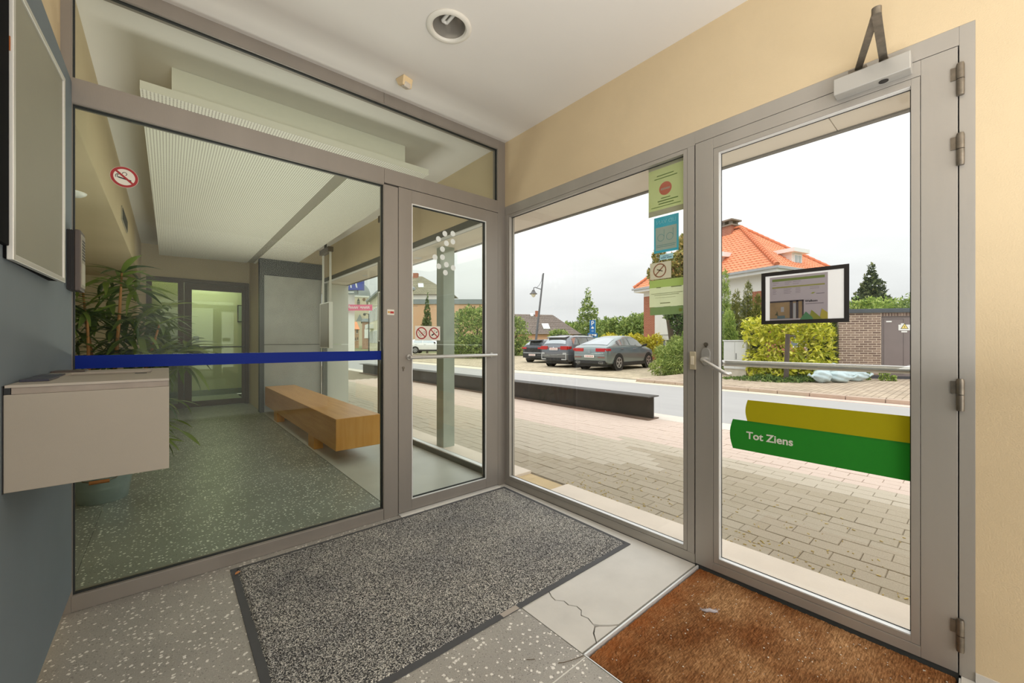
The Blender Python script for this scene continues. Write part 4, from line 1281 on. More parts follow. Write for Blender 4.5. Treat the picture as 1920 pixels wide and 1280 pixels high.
lmesh = [leaf_mesh('palm_leaf_%s' % c_, l, w, b_, LM) for c_, l, w, b_ in (('long', 0.27, 0.046, 0.40), ('mid', 0.23, 0.048, 0.22), ('short', 0.18, 0.042, 0.6), ('droop', 0.25, 0.044, 0.85))]
nleaf = 0
def put_leaf(pos, yaw, pitch, roll, s):
    global nleaf
    if nleaf >= 296:
        return
    nleaf += 1
    o = bpy.data.objects.new('leaf', lmesh[rng.randrange(4)])
    COL.objects.link(o)
    o.parent = pl
    o.location = Vector(pos) - PC
    o.rotation_euler = (roll, -pitch, yaw)
    o.scale = (s, s, s)
stems = [(-0.05, -0.03, 1.32, -0.02, -0.06), (0.04, -0.04, 1.66, 0.06, 0.02), (0.0, 0.04, 1.56, -0.12, 0.10), (-0.07, 0.02, 1.46, -0.24, -0.02), (0.07, 0.03, 1.28, 0.24, -0.05), (0.03, 0.06, 1.10, 0.30, 0.12), (-0.03, 0.0, 1.12, -0.30, -0.12)]
for sx_, sy_, h_, tx_, ty_ in stems:
    b_ = PC + Vector((sx_, sy_, 0.2))
    t_ = PC + Vector((sx_ + tx_, sy_ + ty_, h_))
    k1 = b_.lerp(t_, 0.45) + Vector((-tx_ * 0.12, -ty_ * 0.12, 0))
    obj('cane', MB().tube([b_, k1, b_.lerp(t_, 0.75), t_], [0.013, 0.012, 0.010, 0.006], 8), M('cane', (172, 116, 62), 0.6, var=0.2, vs_=30.0), pl, smooth=True)
    y0_ = rng.random() * 6.28
    for k in range(8):
        put_leaf(t_, y0_ + k * 0.785 + rng.uniform(-.2, .2), rng.uniform(0.0, 0.9), rng.uniform(-.4, .4), rng.uniform(0.85, 1.1))
whorls = []
for k in range(60):
    while True:
        p_ = Vector((rng.uniform(-1, 1), rng.uniform(-1, 1), rng.uniform(-1, 1)))
        if p_.length < 1.0: break
    whorls.append(Vector((-0.27 + 0.47 * p_.x, 4.20 + 0.36 * p_.y, 1.27 + 0.34 * p_.z - 0.25 * max(0.0, p_.x))))
whorls.sort(key=lambda v: v.y)
for c_ in whorls[:27]:
    y0_ = rng.random() * 6.28
    for k in range(8):
        put_leaf(c_, y0_ + k * 0.785 + rng.uniform(-.25, .25), rng.uniform(-0.2, 0.7), rng.uniform(-.4, .4), rng.uniform(0.75, 1.1))
for k in range(22):        # low fronds beside the console
    put_leaf(PC + Vector((0.30 + rng.uniform(-.08, .14), -0.02 + rng.uniform(-.1, .1), 0.50 + rng.uniform(-.12, .20))), rng.uniform(-0.9, 0.9), rng.uniform(-0.6, 0.4), rng.uniform(-.3, .3), rng.uniform(0.6, 0.9))
q = MB()                   # the leaves deeper inside, joined
for c_ in whorls[27:]:
    y0_ = rng.random() * 6.28
    for k in range(8):
        me_ = lmesh[rng.randrange(4)]
        mt_ = Matrix.Translation(c_) @ Matrix.Rotation(y0_ + k * 0.785, 4, 'Z') @ Matrix.Rotation(-rng.uniform(-0.2, 0.7), 4, 'Y')
        q.add([mt_ @ v_.co for v_ in me_.vertices], [tuple(p_.vertices) for p_ in me_.polygons])
obj('inner_leaves', q, LM, pl, smooth=60, kind='stuff')
obj('low_stem', MB().tube([PC + Vector((0.05, 0, 0.2)), PC + Vector((0.18, -0.01, 0.42)), PC + Vector((0.36, -0.02, 0.56))], [0.008, 0.006, 0.003], 8), m['cane'], pl, smooth=True)

# ================================================================== OUTDOORS: GROUND
def gz(x, y):
    """level of the parking ground: it falls gently away behind the road"""
    a = min(1, max(0, (x - 11.4) / 1.8)); a = a * a * (3 - 2 * a)
    b = min(1, max(0, (y - 6.9) / 1.6)); b = b * b * (3 - 2 * b)
    return GZ - 0.155 * a * b
rng = random.Random(5)
earth = tag(obj('ground', MB().box(5.0, 260.0, -60.0, 260.0, -0.5, -0.26), M('earth_green', (128, 132, 92), 1.0, var=0.25, vs_=0.4)), 'grassy ground reaching out beyond the road', 'ground', kind='structure')
# pavement of grey and pink pavers, each with its own edges; the 300 nearest as parts, the rest joined
pave = thing('pavement', 'pavement of grey and pinkish concrete pavers in front of the building', 'pavement', kind='structure')
obj('bed', MB().box(2.46, 5.95, -3.0, 24.0, -0.12, GZ - 0.006), M('joint_sand', (134, 122, 102), 1.0, var=0.2, vs_=20.0), pave)
obj('sill_slab', MB().box(XB + 0.075, 2.47, -3.0, 2.19, -0.12, -0.004), M('sill_stone', (226, 212, 196), 0.85, var=0.06, vs_=4.0, bump=0.2, bs=60.0), pave, bevel=0.004, label='pale stone sill strip along the glass')
obj('sill_slab', MB().box(XB + 0.075, 2.47, 2.62, 24.0, -0.12, -0.004), m['sill_stone'], pave, bevel=0.004)
obj('sand_gap', MB().box(XB + 0.075, 2.47, 2.19, 2.62, -0.12, -0.028), M('sand', (202, 178, 138), 1.0, var=0.1, vs_=10.0), pave)
pmats = [M('paver_grey', (172, 160, 141), 0.9, var=0.16, vs_=140.0, bump=0.5, bs=160.0, spec=0.15),
         M('paver_grey_light', (188, 177, 160), 0.9, var=0.13, vs_=140.0, bump=0.5, bs=160.0, spec=0.15),
         M('paver_pink', (206, 187, 174), 0.9, var=0.10, vs_=140.0, bump=0.4, bs=160.0, spec=0.15),
         M('paver_tan', (168, 156, 136), 0.9, var=0.17, vs_=140.0, bump=0.5, bs=160.0, spec=0.15)]
PL_, PW_, JN = 0.225, 0.1125, 0.0032
def paver_mesh(k):
    l, w, b = PL_ - JN, PW_ - JN, 0.0028
    q = MB()
    vs_ = []
    for z, i in ((-0.03, 0), (-b, 0), (0, b)):
        vs_ += [(-w / 2 + i, -l / 2 + i, z), (w / 2 - i, -l / 2 + i, z), (w / 2 - i, l / 2 - i, z), (-w / 2 + i, l / 2 - i, z)]
    fs = [(8, 9, 10, 11)]
    for a in (0, 4):
        for i in range(4):
            j = (i + 1) % 4
            fs.append((a + i, a + j, a + 4 + j, a + 4 + i))
    q.add(vs_, fs)
    return q, vs_, fs
q0, pvs, pfs = paver_mesh(0)
pmesh = []
for k, mt_ in enumerate(pmats):
    pmesh.append(new_mesh('paver', q0, mt_))
slots = []
row = 0
x = 2.475 + PW_ / 2
while x < 5.62:
    off = (row % 2) * PL_ / 2
    y = -1.6 + off
    while y < 12.5:
        slots.append((x, y, row))
        y += PL_
    row += 1
    x += PW_
def visible_rank(x, y):
    d_ = x * FW[0] + y * FW[1]
    if d_ < 0.5: return 1e9
    px = 960 + F_PX * (x * RT[0] + y * RT[1]) / d_
    ok = 960 <= px <= 1278 or 1356 <= px <= 1706
    return d_ if ok else d_ + 1000
order = sorted(range(len(slots)), key=lambda i: visible_rank(slots[i][0], slots[i][1]))
near_set = set(order[:298])
rest = [MB() for _ in pmats]
for i, (x, y, row) in enumerate(slots):
    pinkish = x > 4.28 or (x > 4.05 and y > 2.8)
    pale = (not pinkish) and (x > 3.95 or y > 2.2 + 0.5 * math.sin(x * 5.0) + 0.5 * (4.0 - x))
    k = 2 if pinkish else (1 if pale else (0 if rng.random() < 0.65 else 3))
    dz, tx, ty, rz = GZ + rng.uniform(-0.0018, 0.0018), rng.uniform(-.006, .006), rng.uniform(-.006, .006), rng.uniform(-.008, .008)
    if i in near_set:
        o = bpy.data.objects.new('paver', pmesh[k])
        COL.objects.link(o)
        o.parent = pave
        o.location = (x, y, dz)
        o.rotation_euler = (tx, ty, rz)
    else:
        rest[k].add([(x + p_[0], y + p_[1], dz + p_[2] + tx * p_[1]) for p_ in pvs], pfs)
for k, q in enumerate(rest):
    if q.v: obj('distant_pavers', q, pmats[k], pave, kind='stuff')
obj('kerb_strip', MB().box(5.63, 6.06, -3.0, 24.0, -0.12, GZ), M('kerb_pale', (212, 202, 190), 0.85, var=0.07, vs_=5.0), pave)
road = thing('road', 'pale grey asphalt road with a cream gutter strip on the far side', 'road', kind='structure')
obj('asphalt', MB().box(6.06, 10.08, -8.0, 200.0, -0.15, GZ - 0.012), M('asphalt', (168, 165, 163), 0.85, var=0.06, vs_=1.6, bump=0.25, bs=160.0, stretch=(1, 0.25, 1)), road)
obj('gutter', MB().box(10.08, 10.42, 2.45, 4.4, -0.15, GZ - 0.008).box(10.08, 10.95, 4.4, 200.0, -0.15, GZ - 0.008), M('gutter_cream', (214, 202, 180), 0.8, var=0.05, vs_=3.0), road)
obj('gutter', MB().box(10.08, 10.42, -8.0, 2.45, -0.15, GZ - 0.007), M('gutter_pink', (222, 190, 176), 0.8, var=0.06, vs_=3.0), road, label='pinkish stretch of gutter')
obj('joint', MB().box(6.0, 6.075, -8.0, 60.0, -0.14, GZ - 0.002), M('tar', (132, 126, 120), 0.9), road)
walk = thing('far_sidewalk', 'raised brown-grey sidewalk of small pavers across the road', 'sidewalk', kind='structure')
def cobble(name, ca, cb, sx, sy, mortar):
    t = NT(name)
    b = t.bsdf(0.9, 0, 0.15)
    br = t.n('ShaderNodeTexBrick')
    br.inputs['Scale'].default_value = 1.0
    br.inputs['Brick Width'].default_value = sx
    br.inputs['Row Height'].default_value = sy
    br.inputs['Mortar Size'].default_value = min(sx, sy) * 0.06
    br.inputs['Color1'].default_value = lin(ca) + (1,)
    br.inputs['Color2'].default_value = lin(cb) + (1,)
    br.inputs['Mortar'].default_value = lin(mortar) + (1,)
    co = t.coord()
    t.l(co, br.inputs['Vector'])
    nz = t.ramp(t.noise(co, 1.3, 5.0), ((0.3, (0.84, 0.83, 0.82)), (0.7, (1.14, 1.12, 1.08))))
    t.l(t.mix(1.0, br.outputs[0], nz, 'MULTIPLY'), b.inputs['Base Color'])
    t.bump(b, br.outputs['Fac'], -0.4, 0.01)
    return t.m
WALKM = cobble('walk_paving', (172, 156, 138), (190, 174, 156), 0.22, 0.11, (128, 114, 98))
COB = cobble('cobble_stones', (178, 166, 146), (204, 190, 168), 0.21, 0.14, (140, 132, 100))
obj('paving', MB().box(10.60, 19.0, -8.0, 6.6, -0.3, 0.055), WALKM, walk)
for k in range(16):
    y0 = -3.0 + k * 0.6
    obj('kerb_stone', MB().box(10.43, 10.60, y0 + 0.004, y0 + 0.596, -0.2, 0.052 + rng.uniform(-.004, .004)), M('kerb_stone', (186, 166, 148), 0.85, var=0.08, vs_=6.0), walk, bevel=0.012)
lot = thing('parking_ground', 'cobbled parking ground sloping away behind the road', 'parking', kind='structure')
nx, ny = 26, 40
q = MB()
vs_ = []
for j in range(ny + 1):
    for i in range(nx + 1):
        x = 10.95 + (30.0 - 10.95) * (i / nx) ** 1.6
        y = 4.4 + (40.0 - 4.4) * (j / ny) ** 1.3
        vs_.append((x, y, gz(x, y) + 0.004))
q.add(vs_, [(j * (nx + 1) + i, j * (nx + 1) + i + 1, (j + 1) * (nx + 1) + i + 1, (j + 1) * (nx + 1) + i) for j in range(ny) for i in range(nx)])
obj('cobbles', q, COB, lot, smooth=True)
obj('base_strip', MB().box(10.42, 10.96, 4.4, 6.6, -0.15, GZ + 0.005), COB, lot)

# ---- steel beam bench
M('beam_steel', (74, 70, 66), 0.55, 0.35, var=0.22, vs_=5.0, bump=0.2, bs=60.0)
bm_ = thing('steel_beam', 'dark steel H-beam lying along the pavement edge as a low barrier', 'beam', (5.52, 8.0, GZ))
q = MB()
BX, BY0, BY1 = 5.385, 3.2, 15.0
q.box(BX, BX + 0.30, BY0, BY1, GZ, GZ + 0.016)
obj('flange', q, M('beam_rust', (112, 92, 78), 0.8, var=0.2, vs_=6.0), bm_)
obj('flange', MB().box(BX, BX + 0.30, BY0, BY1, GZ + 0.334, GZ + 0.350), m['beam_steel'], bm_)
obj('web', MB().box(BX + 0.139, BX + 0.161, BY0, BY1, GZ + 0.016, GZ + 0.334), m['beam_steel'], bm_)
# ---- building parts outdoors: canopy, fascia and round-edged post
can = thing('canopy', 'pale soffit of the canopy above the street windows with a dark metal edge', 'canopy', kind='structure')
for y0, y1 in ((-3.0, 0.46), (0.464, 2.43), (2.434, 4.4), (4.404, 6.4), (6.404, 12.0)):
    obj('soffit_panel', MB().box(XB + 0.075, 2.50, y0, y1, 2.186, 2.21), M('soffit', (240, 230, 216), 0.8, var=0.03, vs_=3.0), can)
obj('edge_trim', MB().box(2.50, 2.53, -3.0, 12.0, 2.178, 2.24), M('edge_dark', (120, 116, 110), 0.6), can)
obj('fascia', MB().box(XB + 0.09, 2.53, -3.0, 12.0, 2.24, 3.4), M('fascia', (190, 186, 178), 0.8), can)
for y in (3.02, 4.55, 6.3):
    obj('soffit_light', MB().lathe([(0.0, 2.180), (0.04, 2.180), (0.055, 2.186)], (2.36, y, 0), 20), m['alu_bright'], can)
tag(obj('canopy_post', MB().box(2.273, 2.412, 3.80, 3.945, -0.004, 2.186), M('post_steel', (172, 180, 168), 0.6, 0.2, var=0.12, vs_=6.0)), 'square grey-green canopy post seen through the inner door', 'post')

# ================================================================== OUTDOORS: FOLIAGE
def fol_mat(name, ca, cb, cc=None, rough=0.55, trans=0.35):
    if name in MATS: return MATS[name]
    t = NT(name)
    b = t.bsdf(rough, 0, 0.3)
    g_ = t.n('ShaderNodeNewGeometry')
    st = [(0.0, lin(ca)), (0.75, lin(cb))]
    if cc: st.append((1.0, lin(cc)))
    c = t.ramp(g_.outputs['Random Per Island'], st)
    t.l(c, b.inputs['Base Color'])
    tl = t.n('ShaderNodeBsdfTranslucent')
    t.l(c, tl.inputs[0])
    mx = t.n('ShaderNodeMixShader')
    mx.inputs[0].default_value = trans
    t.l(b.outputs[0], mx.inputs[1]); t.l(tl.outputs[0], mx.inputs[2])
    t.l(mx.outputs[0], t.out.inputs['Surface'])
    MATS[name] = t.m
    return t.m
def leaf_cloud(name, blobs, n, size, mat_, parent, seed=1, shell=0.55, aspect=0.45, up=0.35, hang=0.0, boxy=False):
    """leaves as folded diamonds scattered through soft blobs; blobs: (x, y, z, rx, ry, rz)"""
    r = np.random.RandomState(seed)
    vol = np.array([b[3] * b[4] * b[5] for b in blobs]) ** 0.75
    idx = r.choice(len(blobs), n, p=vol / vol.sum())
    B = np.array(blobs)[idx]
    d = r.normal(size=(n, 3))
    if boxy:
        d = np.sign(d) * np.abs(d / np.abs(d).max(axis=1, keepdims=True)) ** 0.7
        d /= np.maximum(1e-6, (np.abs(d) ** 6).sum(axis=1, keepdims=True) ** (1 / 6.0))
    else:
        d /= np.linalg.norm(d, axis=1, keepdims=True)
    rad = shell + (1 - shell) * r.rand(n, 1) ** 0.6
    lump = 1 + 0.14 * np.sin(d[:, :1] * 7 + idx[:, None]) * np.cos(d[:, 1:2] * 6 + 2.0 * d[:, 2:3] * 5)
    c = B[:, :3] + d * B[:, 3:] * rad * lump
    ax = r.normal(size=(n, 3)) + d * 0.9 + np.array([0, 0, up - hang])
    ax /= np.linalg.norm(ax, axis=1, keepdims=True)
    nr = r.normal(size=(n, 3)) + np.array([0, 0, 0.8]) + d * 0.6
    w = np.cross(ax, nr)
    w /= np.linalg.norm(w, axis=1, keepdims=True) + 1e-9
    s = size * (0.65 + 0.7 * r.rand(n, 1))
    nn_ = np.cross(w, ax)
    p0 = c - ax * s * 0.5
    p1 = c + w * s * aspect * 0.5 + nn_ * s * 0.08
    p2 = c + ax * s * 0.5
    p3 = c - w * s * aspect * 0.5 + nn_ * s * 0.08
    V = np.stack([p0, p1, p2, p3], 1).reshape(-1, 3)
    if parent is not None and parent.get('world_axes'):
        pass
    me = bpy.data.meshes.new(name)
    me.vertices.add(4 * n)
    me.vertices.foreach_set('co', V.astype(np.float32).ravel())
    me.loops.add(6 * n)
    base = (np.arange(n) * 4)[:, None]
    me.loops.foreach_set('vertex_index', (base + np.array([0, 1, 2, 0, 2, 3])).astype(np.int32).ravel())
    me.polygons.add(2 * n)
    me.polygons.foreach_set('loop_start', (np.arange(2 * n) * 3).astype(np.int32))
    me.polygons.foreach_set('loop_total', np.full(2 * n, 3, np.int32))
    me.materials.append(mat_)
    me.update(calc_edges=True)
    me.validate()
    return obj(name, me, mat_, parent)
BARK = M('bark', (92, 80, 66), 0.95, var=0.25, vs_=8.0)
def limbs(parent, base, tips, r0, name='trunk'):
    q = MB()
    b_ = Vector(base)
    for i, t_ in enumerate(tips):
        t_ = Vector(t_)
        mid = b_.lerp(t_, 0.5) + Vector((0, 0, 0.12 * (t_ - b_).length))
        q.tube([b_, mid, t_], [r0, r0 * 0.6, r0 * 0.2], 7)
    return obj(name, q, BARK, parent, smooth=True)
def tree(name, label, px, py_top, py_bot, wpx, d, mat_, n, size, seed, cat='tree', conical=False, ground=None, blobs=None, aspect=0.45, group=None, depth_r=None, hang=0.0):
    """a tree d metres away whose crown fills wpx pixels from py_bot up to py_top"""
    if cat == 'bush':
        blobs = [(0, 0, .5, .85, .5), (-.45, .2, .22, .55, .28), (.45, -.2, .22, .55, .28), (0, .3, .18, .6, .24), (.25, .1, .78, .48, .24), (-.3, 0, .72, .45, .24), (-.1, -.4, .2, .6, .26)]
    x, y = plan(px, d)
    z0 = -0.25 if ground is None else ground
    zt, zb = zat(py_top, d), max(z0 + 0.1, zat(py_bot, d))
    R_ = wpx / 2 / F_PX * d
    th = thing(name, label, cat, (x, y, z0), group=group)
    H = zt - zb
    if blobs is None:
        if conical:
            nb = 7
            blobs_ = []
            for k in range(nb):
                a = k / (nb - 1)
                rr = R_ * (1.0 - 0.86 * a) * (0.92 + 0.16 * ((k * 37) % 5) / 5)
                blobs_.append((x + 0.1 * rr * math.sin(k * 2.4), y + 0.1 * rr * math.cos(k * 2.4), zb + H * (0.06 + 0.88 * a), rr, rr, H / nb * 0.95))
        else:
            rg = random.Random(seed)
            blobs_ = [(x, y, zb + H * 0.55, R_ * 0.8, R_ * 0.8, H * 0.42)]
            for k in range(9):
                a = k * 2.4 + rg.random()
                e_ = rg.uniform(-0.55, 0.75)
                blobs_.append((x + R_ * 0.55 * math.cos(a), y + R_ * 0.55 * math.sin(a), zb + H * (0.5 + 0.38 * e_), R_ * 0.42, R_ * 0.42, H * 0.22))
    else:
        blobs_ = [(x + bx * R_, y + by * R_, zb + bz * H, rx * R_, rx * R_, rz_ * H) for bx, by, bz, rx, rz_ in blobs]
    limbs(th, (x, y, z0), [(b[0], b[1], b[2]) for b in blobs_[:5]], min(0.13, max(0.05, 0.035 * (zt - z0))))
    o = leaf_cloud('crown', blobs_, n, size, mat_, th, seed, aspect=aspect, hang=hang)
    return th
FG = fol_mat('foliage_mid', (80, 106, 54), (156, 176, 96), (204, 212, 134))
FD_ = fol_mat('foliage_dark', (50, 74, 44), (108, 130, 74), (146, 164, 102))
FL = fol_mat('foliage_light', (108, 138, 62), (178, 198, 100), (214, 222, 136))
FY = fol_mat('foliage_yellow', (176, 168, 44), (224, 214, 74), (246, 236, 120))
FLA = fol_mat('foliage_laurel', (140, 152, 34), (226, 222, 74), (250, 244, 140), rough=0.4)
FA_ = fol_mat('foliage_autumn', (112, 118, 62), (180, 172, 100), (214, 176, 110))
FT = fol_mat('foliage_thuja', (92, 102, 50), (144, 148, 76), (184, 178, 106))

tree('young_tree', 'conical leafy tree standing alone behind the parked cars', 1102, 546, 660, 84, 58.0, FG, 5200, 0.38, 21, conical=True)
for i, (px, top, w_, d, lab) in enumerate(((1068, 602, 76, 76, 'low rounded shrub tree left of the conical tree behind the cars'), (1142, 594, 84, 78, 'hazy round tree right of the conical tree behind the cars'),
                                           (1170, 602, 56, 90, 'small pale tree between the two round trees behind the cars'), (1192, 584, 76, 70, 'tall round tree against the brick corner of the villa'), (1030, 618, 50, 84, 'dark low tree behind the grey tiled house'))):
    tree('background_tree', lab, px, top, 668, w_, d, (FG, FG, FL, FG, FD_)[i], 3600, 0.62, 30 + i, group=None)
tree('autumn_tree', 'tall yellowing tree rising above the left end of the villa', 1268, 412, 560, 116, 17.7, FA_, 6500, 0.19, 40, blobs=[(0.15, -0.1, 0.35, 0.5, 0.28), (-0.55, 0.35, 0.30, 0.30, 0.16), (-0.5, 0.3, 0.52, 0.22, 0.14), (0.5, -0.4, 0.45, 0.4, 0.22), (0.3, -0.2, 0.66, 0.30, 0.2), (0.55, -0.4, 0.85, 0.16, 0.14), (-0.1, 0.1, 0.15, 0.4, 0.18)])
tree('spruce', 'tall ragged conifer behind the brick substation', 1634, 500, 600, 80, 30.0, fol_mat('foliage_spruce', (44, 58, 36), (96, 108, 62), (136, 140, 92)), 3600, 0.30, 45, conical=True)
for i, (px, top, w_, d) in enumerate(((1608, 556, 70, 24), (1664, 552, 80, 25), (1712, 546, 70, 23))):
    tree('leafy_tree', ('light green tree rising over the left end of the substation roof', 'light green tree rising over the middle of the substation roof', 'tree rising over the substation door end')[i], px, top, 640, w_, d, (FL, FL, FG)[i], 2600, 0.22, 50 + i)
for i, (px, top, w_, d, n_) in enumerate(((966, 592, 66, 38, 3400), (890, 574, 128, 33, 7000))):
    tree('broad_bush', ('broad green bush beside the corner of the street window', 'broad leafy bush behind the road seen through the inner door')[i], px, top, 668, w_, d, FG, n_, 0.26, 60 + i, cat='bush')
tree('garden_fir', 'dark pointed fir before the long brick wall seen through the inner door', 801, 550, 640, 26, 47, FD_, 2000, 0.26, 66, conical=True)
# creeper on the brick garden wall
tree('wall_creeper', 'creeper spilling over the brick garden wall of the grey tiled house', 1048, 616, 640, 44, 40, FG, 1200, 0.25, 67, cat='creeper')

def bush(name, label, x, y, z0, blobs, mat_, n, size, seed, cat='bush', stem_r=0.04, boxy=False, aspect=0.45, shell=0.55, hang=0.0, up=0.35):
    th = thing(name, label, cat, (x, y, z0))
    limbs(th, (x, y, z0), [(b[0], b[1], b[2]) for b in blobs[:6]], stem_r, 'stem')
    leaf_cloud('foliage', blobs, n, size, mat_, th, seed, boxy=boxy, aspect=aspect, shell=shell, hang=hang, up=up)
    return th
# forsythia-yellow hedge behind the cars
hb_ = []
for k in range(9):
    px = 1134 + k * 12
    x, y = plan(px, 23.7)
    hb_.append((x, y, 0.95 + 0.12 * math.sin(k * 1.7), 0.42, 0.42, 0.62))
bush('yellow_hedge', 'golden yellow hedge behind the parked cars', hb_[4][0], hb_[4][1], -0.25, hb_, FY, 4600, 0.17, 70, 'hedge')
# wispy green bush at the kerb
def at(px, py, d): return tuple(P(px, py, d))
bl = []
for px, py, d, r_, rz_ in ((1240, 690, 14.2, 0.42, 0.36), (1262, 672, 14.4, 0.52, 0.50), (1284, 662, 14.3, 0.50, 0.55), (1246, 665, 15.0, 0.42, 0.42), (1300, 668, 14.2, 0.50, 0.60), (1268, 690, 14.0, 0.46, 0.36), (1318, 672, 14.0, 0.46, 0.55), (1270, 648, 15.2, 0.42, 0.38), (1296, 640, 15.2, 0.45, 0.45)):
    bl.append(at(px, py, d) + (r_, r_, rz_))
x, y = plan(1272, 14.4)
bush('feathery_bush', 'feathery light green bush at the kerb beside the dark coupe', x, y, -0.05, bl, fol_mat('foliage_feathery', (100, 124, 58), (172, 188, 100), (212, 218, 142)), 11000, 0.15, 71, aspect=0.16, hang=0.5, shell=0.35)
# ivy-clad slender trunk
x, y = plan(1272, 16.5)
iv = thing('ivy_trunk', 'slender leaning trunk wrapped in dark ivy before the villa garage', 'tree', (x, y, 0))
obj('trunk', MB().tube([(x, y, 0), at(1272, 620, 16.5), at(1264, 585, 16.5)], [0.12, 0.10, 0.05], 8), BARK, iv, smooth=True)
leaf_cloud('ivy', [at(1273, 630, 16.5) + (0.22, 0.22, 0.45), at(1270, 604, 16.5) + (0.30, 0.30, 0.32), at(1254, 594, 16.5) + (0.26, 0.2, 0.14), at(1284, 596, 16.5) + (0.28, 0.2, 0.2), at(1262, 584, 16.5) + (0.3, 0.3, 0.2)], 1500, 0.12, FD_, iv, 72)
# thujas by the villa
for i, (px, top, d, w_) in enumerate(((1358, 514, 16.4, 46), (1380, 552, 15.2, 40), (1402, 536, 16.2, 42), (1420, 558, 15.2, 36), (1366, 588, 14.4, 56))):
    x, y = plan(px, d)
    zt = zat(top, d)
    r_ = w_ / 2 / F_PX * d
    bl = [(x + 0.05 * math.sin(3 * k), y, 0.1 + (zt - 0.1) * (k + 0.5) / 6, r_ * (1.05 - 0.14 * k), r_ * (1.05 - 0.14 * k), (zt / 6) * 0.85) for k in range(6)]
    bush('thuja', ('tallest feathery thuja at the door jamb before the villa', 'short ochre thuja just right of the tallest one', 'second tallest thuja, right of the short ochre one', 'slim thuja touching the yellow laurel', 'low wide thuja above the grey street cabinet')[i], x, y, 0.05, bl, (FL, FT, FT, FT, FL)[i], 4200, 0.17, 80 + i, 'shrub', aspect=0.15, up=1.2)
# clipped yellow laurel and its darker neighbour
bl = []
for px, py, d, r_, rz_ in ((1428, 650, 12.2, 0.42, 0.75), (1460, 645, 11.9, 0.55, 0.85), (1500, 645, 11.8, 0.58, 0.88), (1530, 655, 11.8, 0.42, 0.72), (1450, 690, 11.8, 0.55, 0.30), (1500, 692, 11.6, 0.55, 0.28), (1420, 620, 12.6, 0.38, 0.40), (1480, 612, 12.2, 0.55, 0.42)):
    bl.append(at(px, py, d) + (r_, r_, rz_))
x, y = plan(1478, 12.1)
bush('yellow_laurel', 'large yellow-green laurel hedge below the framed notice', x, y, 0.055, bl, FLA, 6400, 0.155, 90, 'hedge', boxy=True, aspect=0.36, shell=0.72, hang=0.6)
bl = []
for px, py, d, r_, rz_ in ((1538, 630, 12.4, 0.40, 0.7), (1552, 622, 12.5, 0.32, 0.55), (1550, 600, 12.5, 0.34, 0.35), (1542, 670, 12.4, 0.36, 0.4)):
    bl.append(at(px, py, d) + (r_, r_, rz_))
x, y = plan(1550, 12.8)
bush('dark_laurel', 'darker green laurel between the yellow hedge and the brick substation', x, y, 0.055, bl, fol_mat('foliage_laurel_dark', (58, 74, 26), (124, 136, 46), (178, 178, 70), rough=0.4), 2400, 0.15, 91, 'hedge', aspect=0.36, shell=0.6, hang=0.4)
# ivy ground cover
bl = [at(px, py, d) + (0.5, 0.35, 0.09) for px, py, d in ((1372, 712, 11.9), (1400, 711, 11.6), (1428, 712, 11.3), (1455, 713, 11.1), (1480, 712, 11.0), (1505, 710, 11.1), (1515, 706, 11.4), (1440, 706, 11.6))]
x, y = plan(1450, 11.3)
tag(leaf_cloud('ground_ivy', bl, 2600, 0.10, fol_mat('foliage_ivy', (58, 82, 40), (110, 134, 66), (150, 166, 92)), None, 92), 'low carpet of ivy leaves along the foot of the yellow laurel', 'ivy', kind='stuff')
# weeds at the substation
for i, (px, py, d, h_) in enumerate(((1628, 712, 11.4, 0.28), (1653, 714, 11.2, 0.34), (1664, 714, 11.15, 0.26), (1676, 715, 11.1, 0.16))):
    x, y = plan(px, d)
    bush('weed', ('pale weed by the brick wall nearest the refuse bags', 'tall weed at the left edge of the grey steel door', 'weed just right of the tall one by the steel door', 'low weed farthest right by the steel door')[i], x, y, 0.055, [(x, y, 0.055 + h_ * (k + 0.5) / 3, 0.06, 0.06, h_ / 5) for k in range(3)], FL, 160, 0.06, 95 + i, 'weed', stem_r=0.008)
# mowing litter in the paver joints
q = MB()
for k in range(260):
    x = 2.5 + rng.random() ** 2 * 0.9
    y = rng.uniform(0.1, 2.3)
    a = rng.random() * 6.28
    l_ = rng.uniform(0.006, 0.018)
    dx, dy = math.cos(a) * l_, math.sin(a) * l_
    q.hull8([(x, y, GZ + .001), (x + dx, y + dy, GZ + .001), (x + dx - dy * .25, y + dy + dx * .25, GZ + .001), (x - dy * .25, y + dx * .25, GZ + .001)],
            [(x, y, GZ + .004), (x + dx, y + dy, GZ + .006), (x + dx - dy * .25, y + dy + dx * .25, GZ + .006), (x - dy * .25, y + dx * .25, GZ + .004)])
tag(obj('seed_litter', q, M('litter_straw', (196, 172, 104), 0.9, island=0.25)), 'straw-coloured seed litter in the paver joints outside the glass', 'litter', kind='stuff')

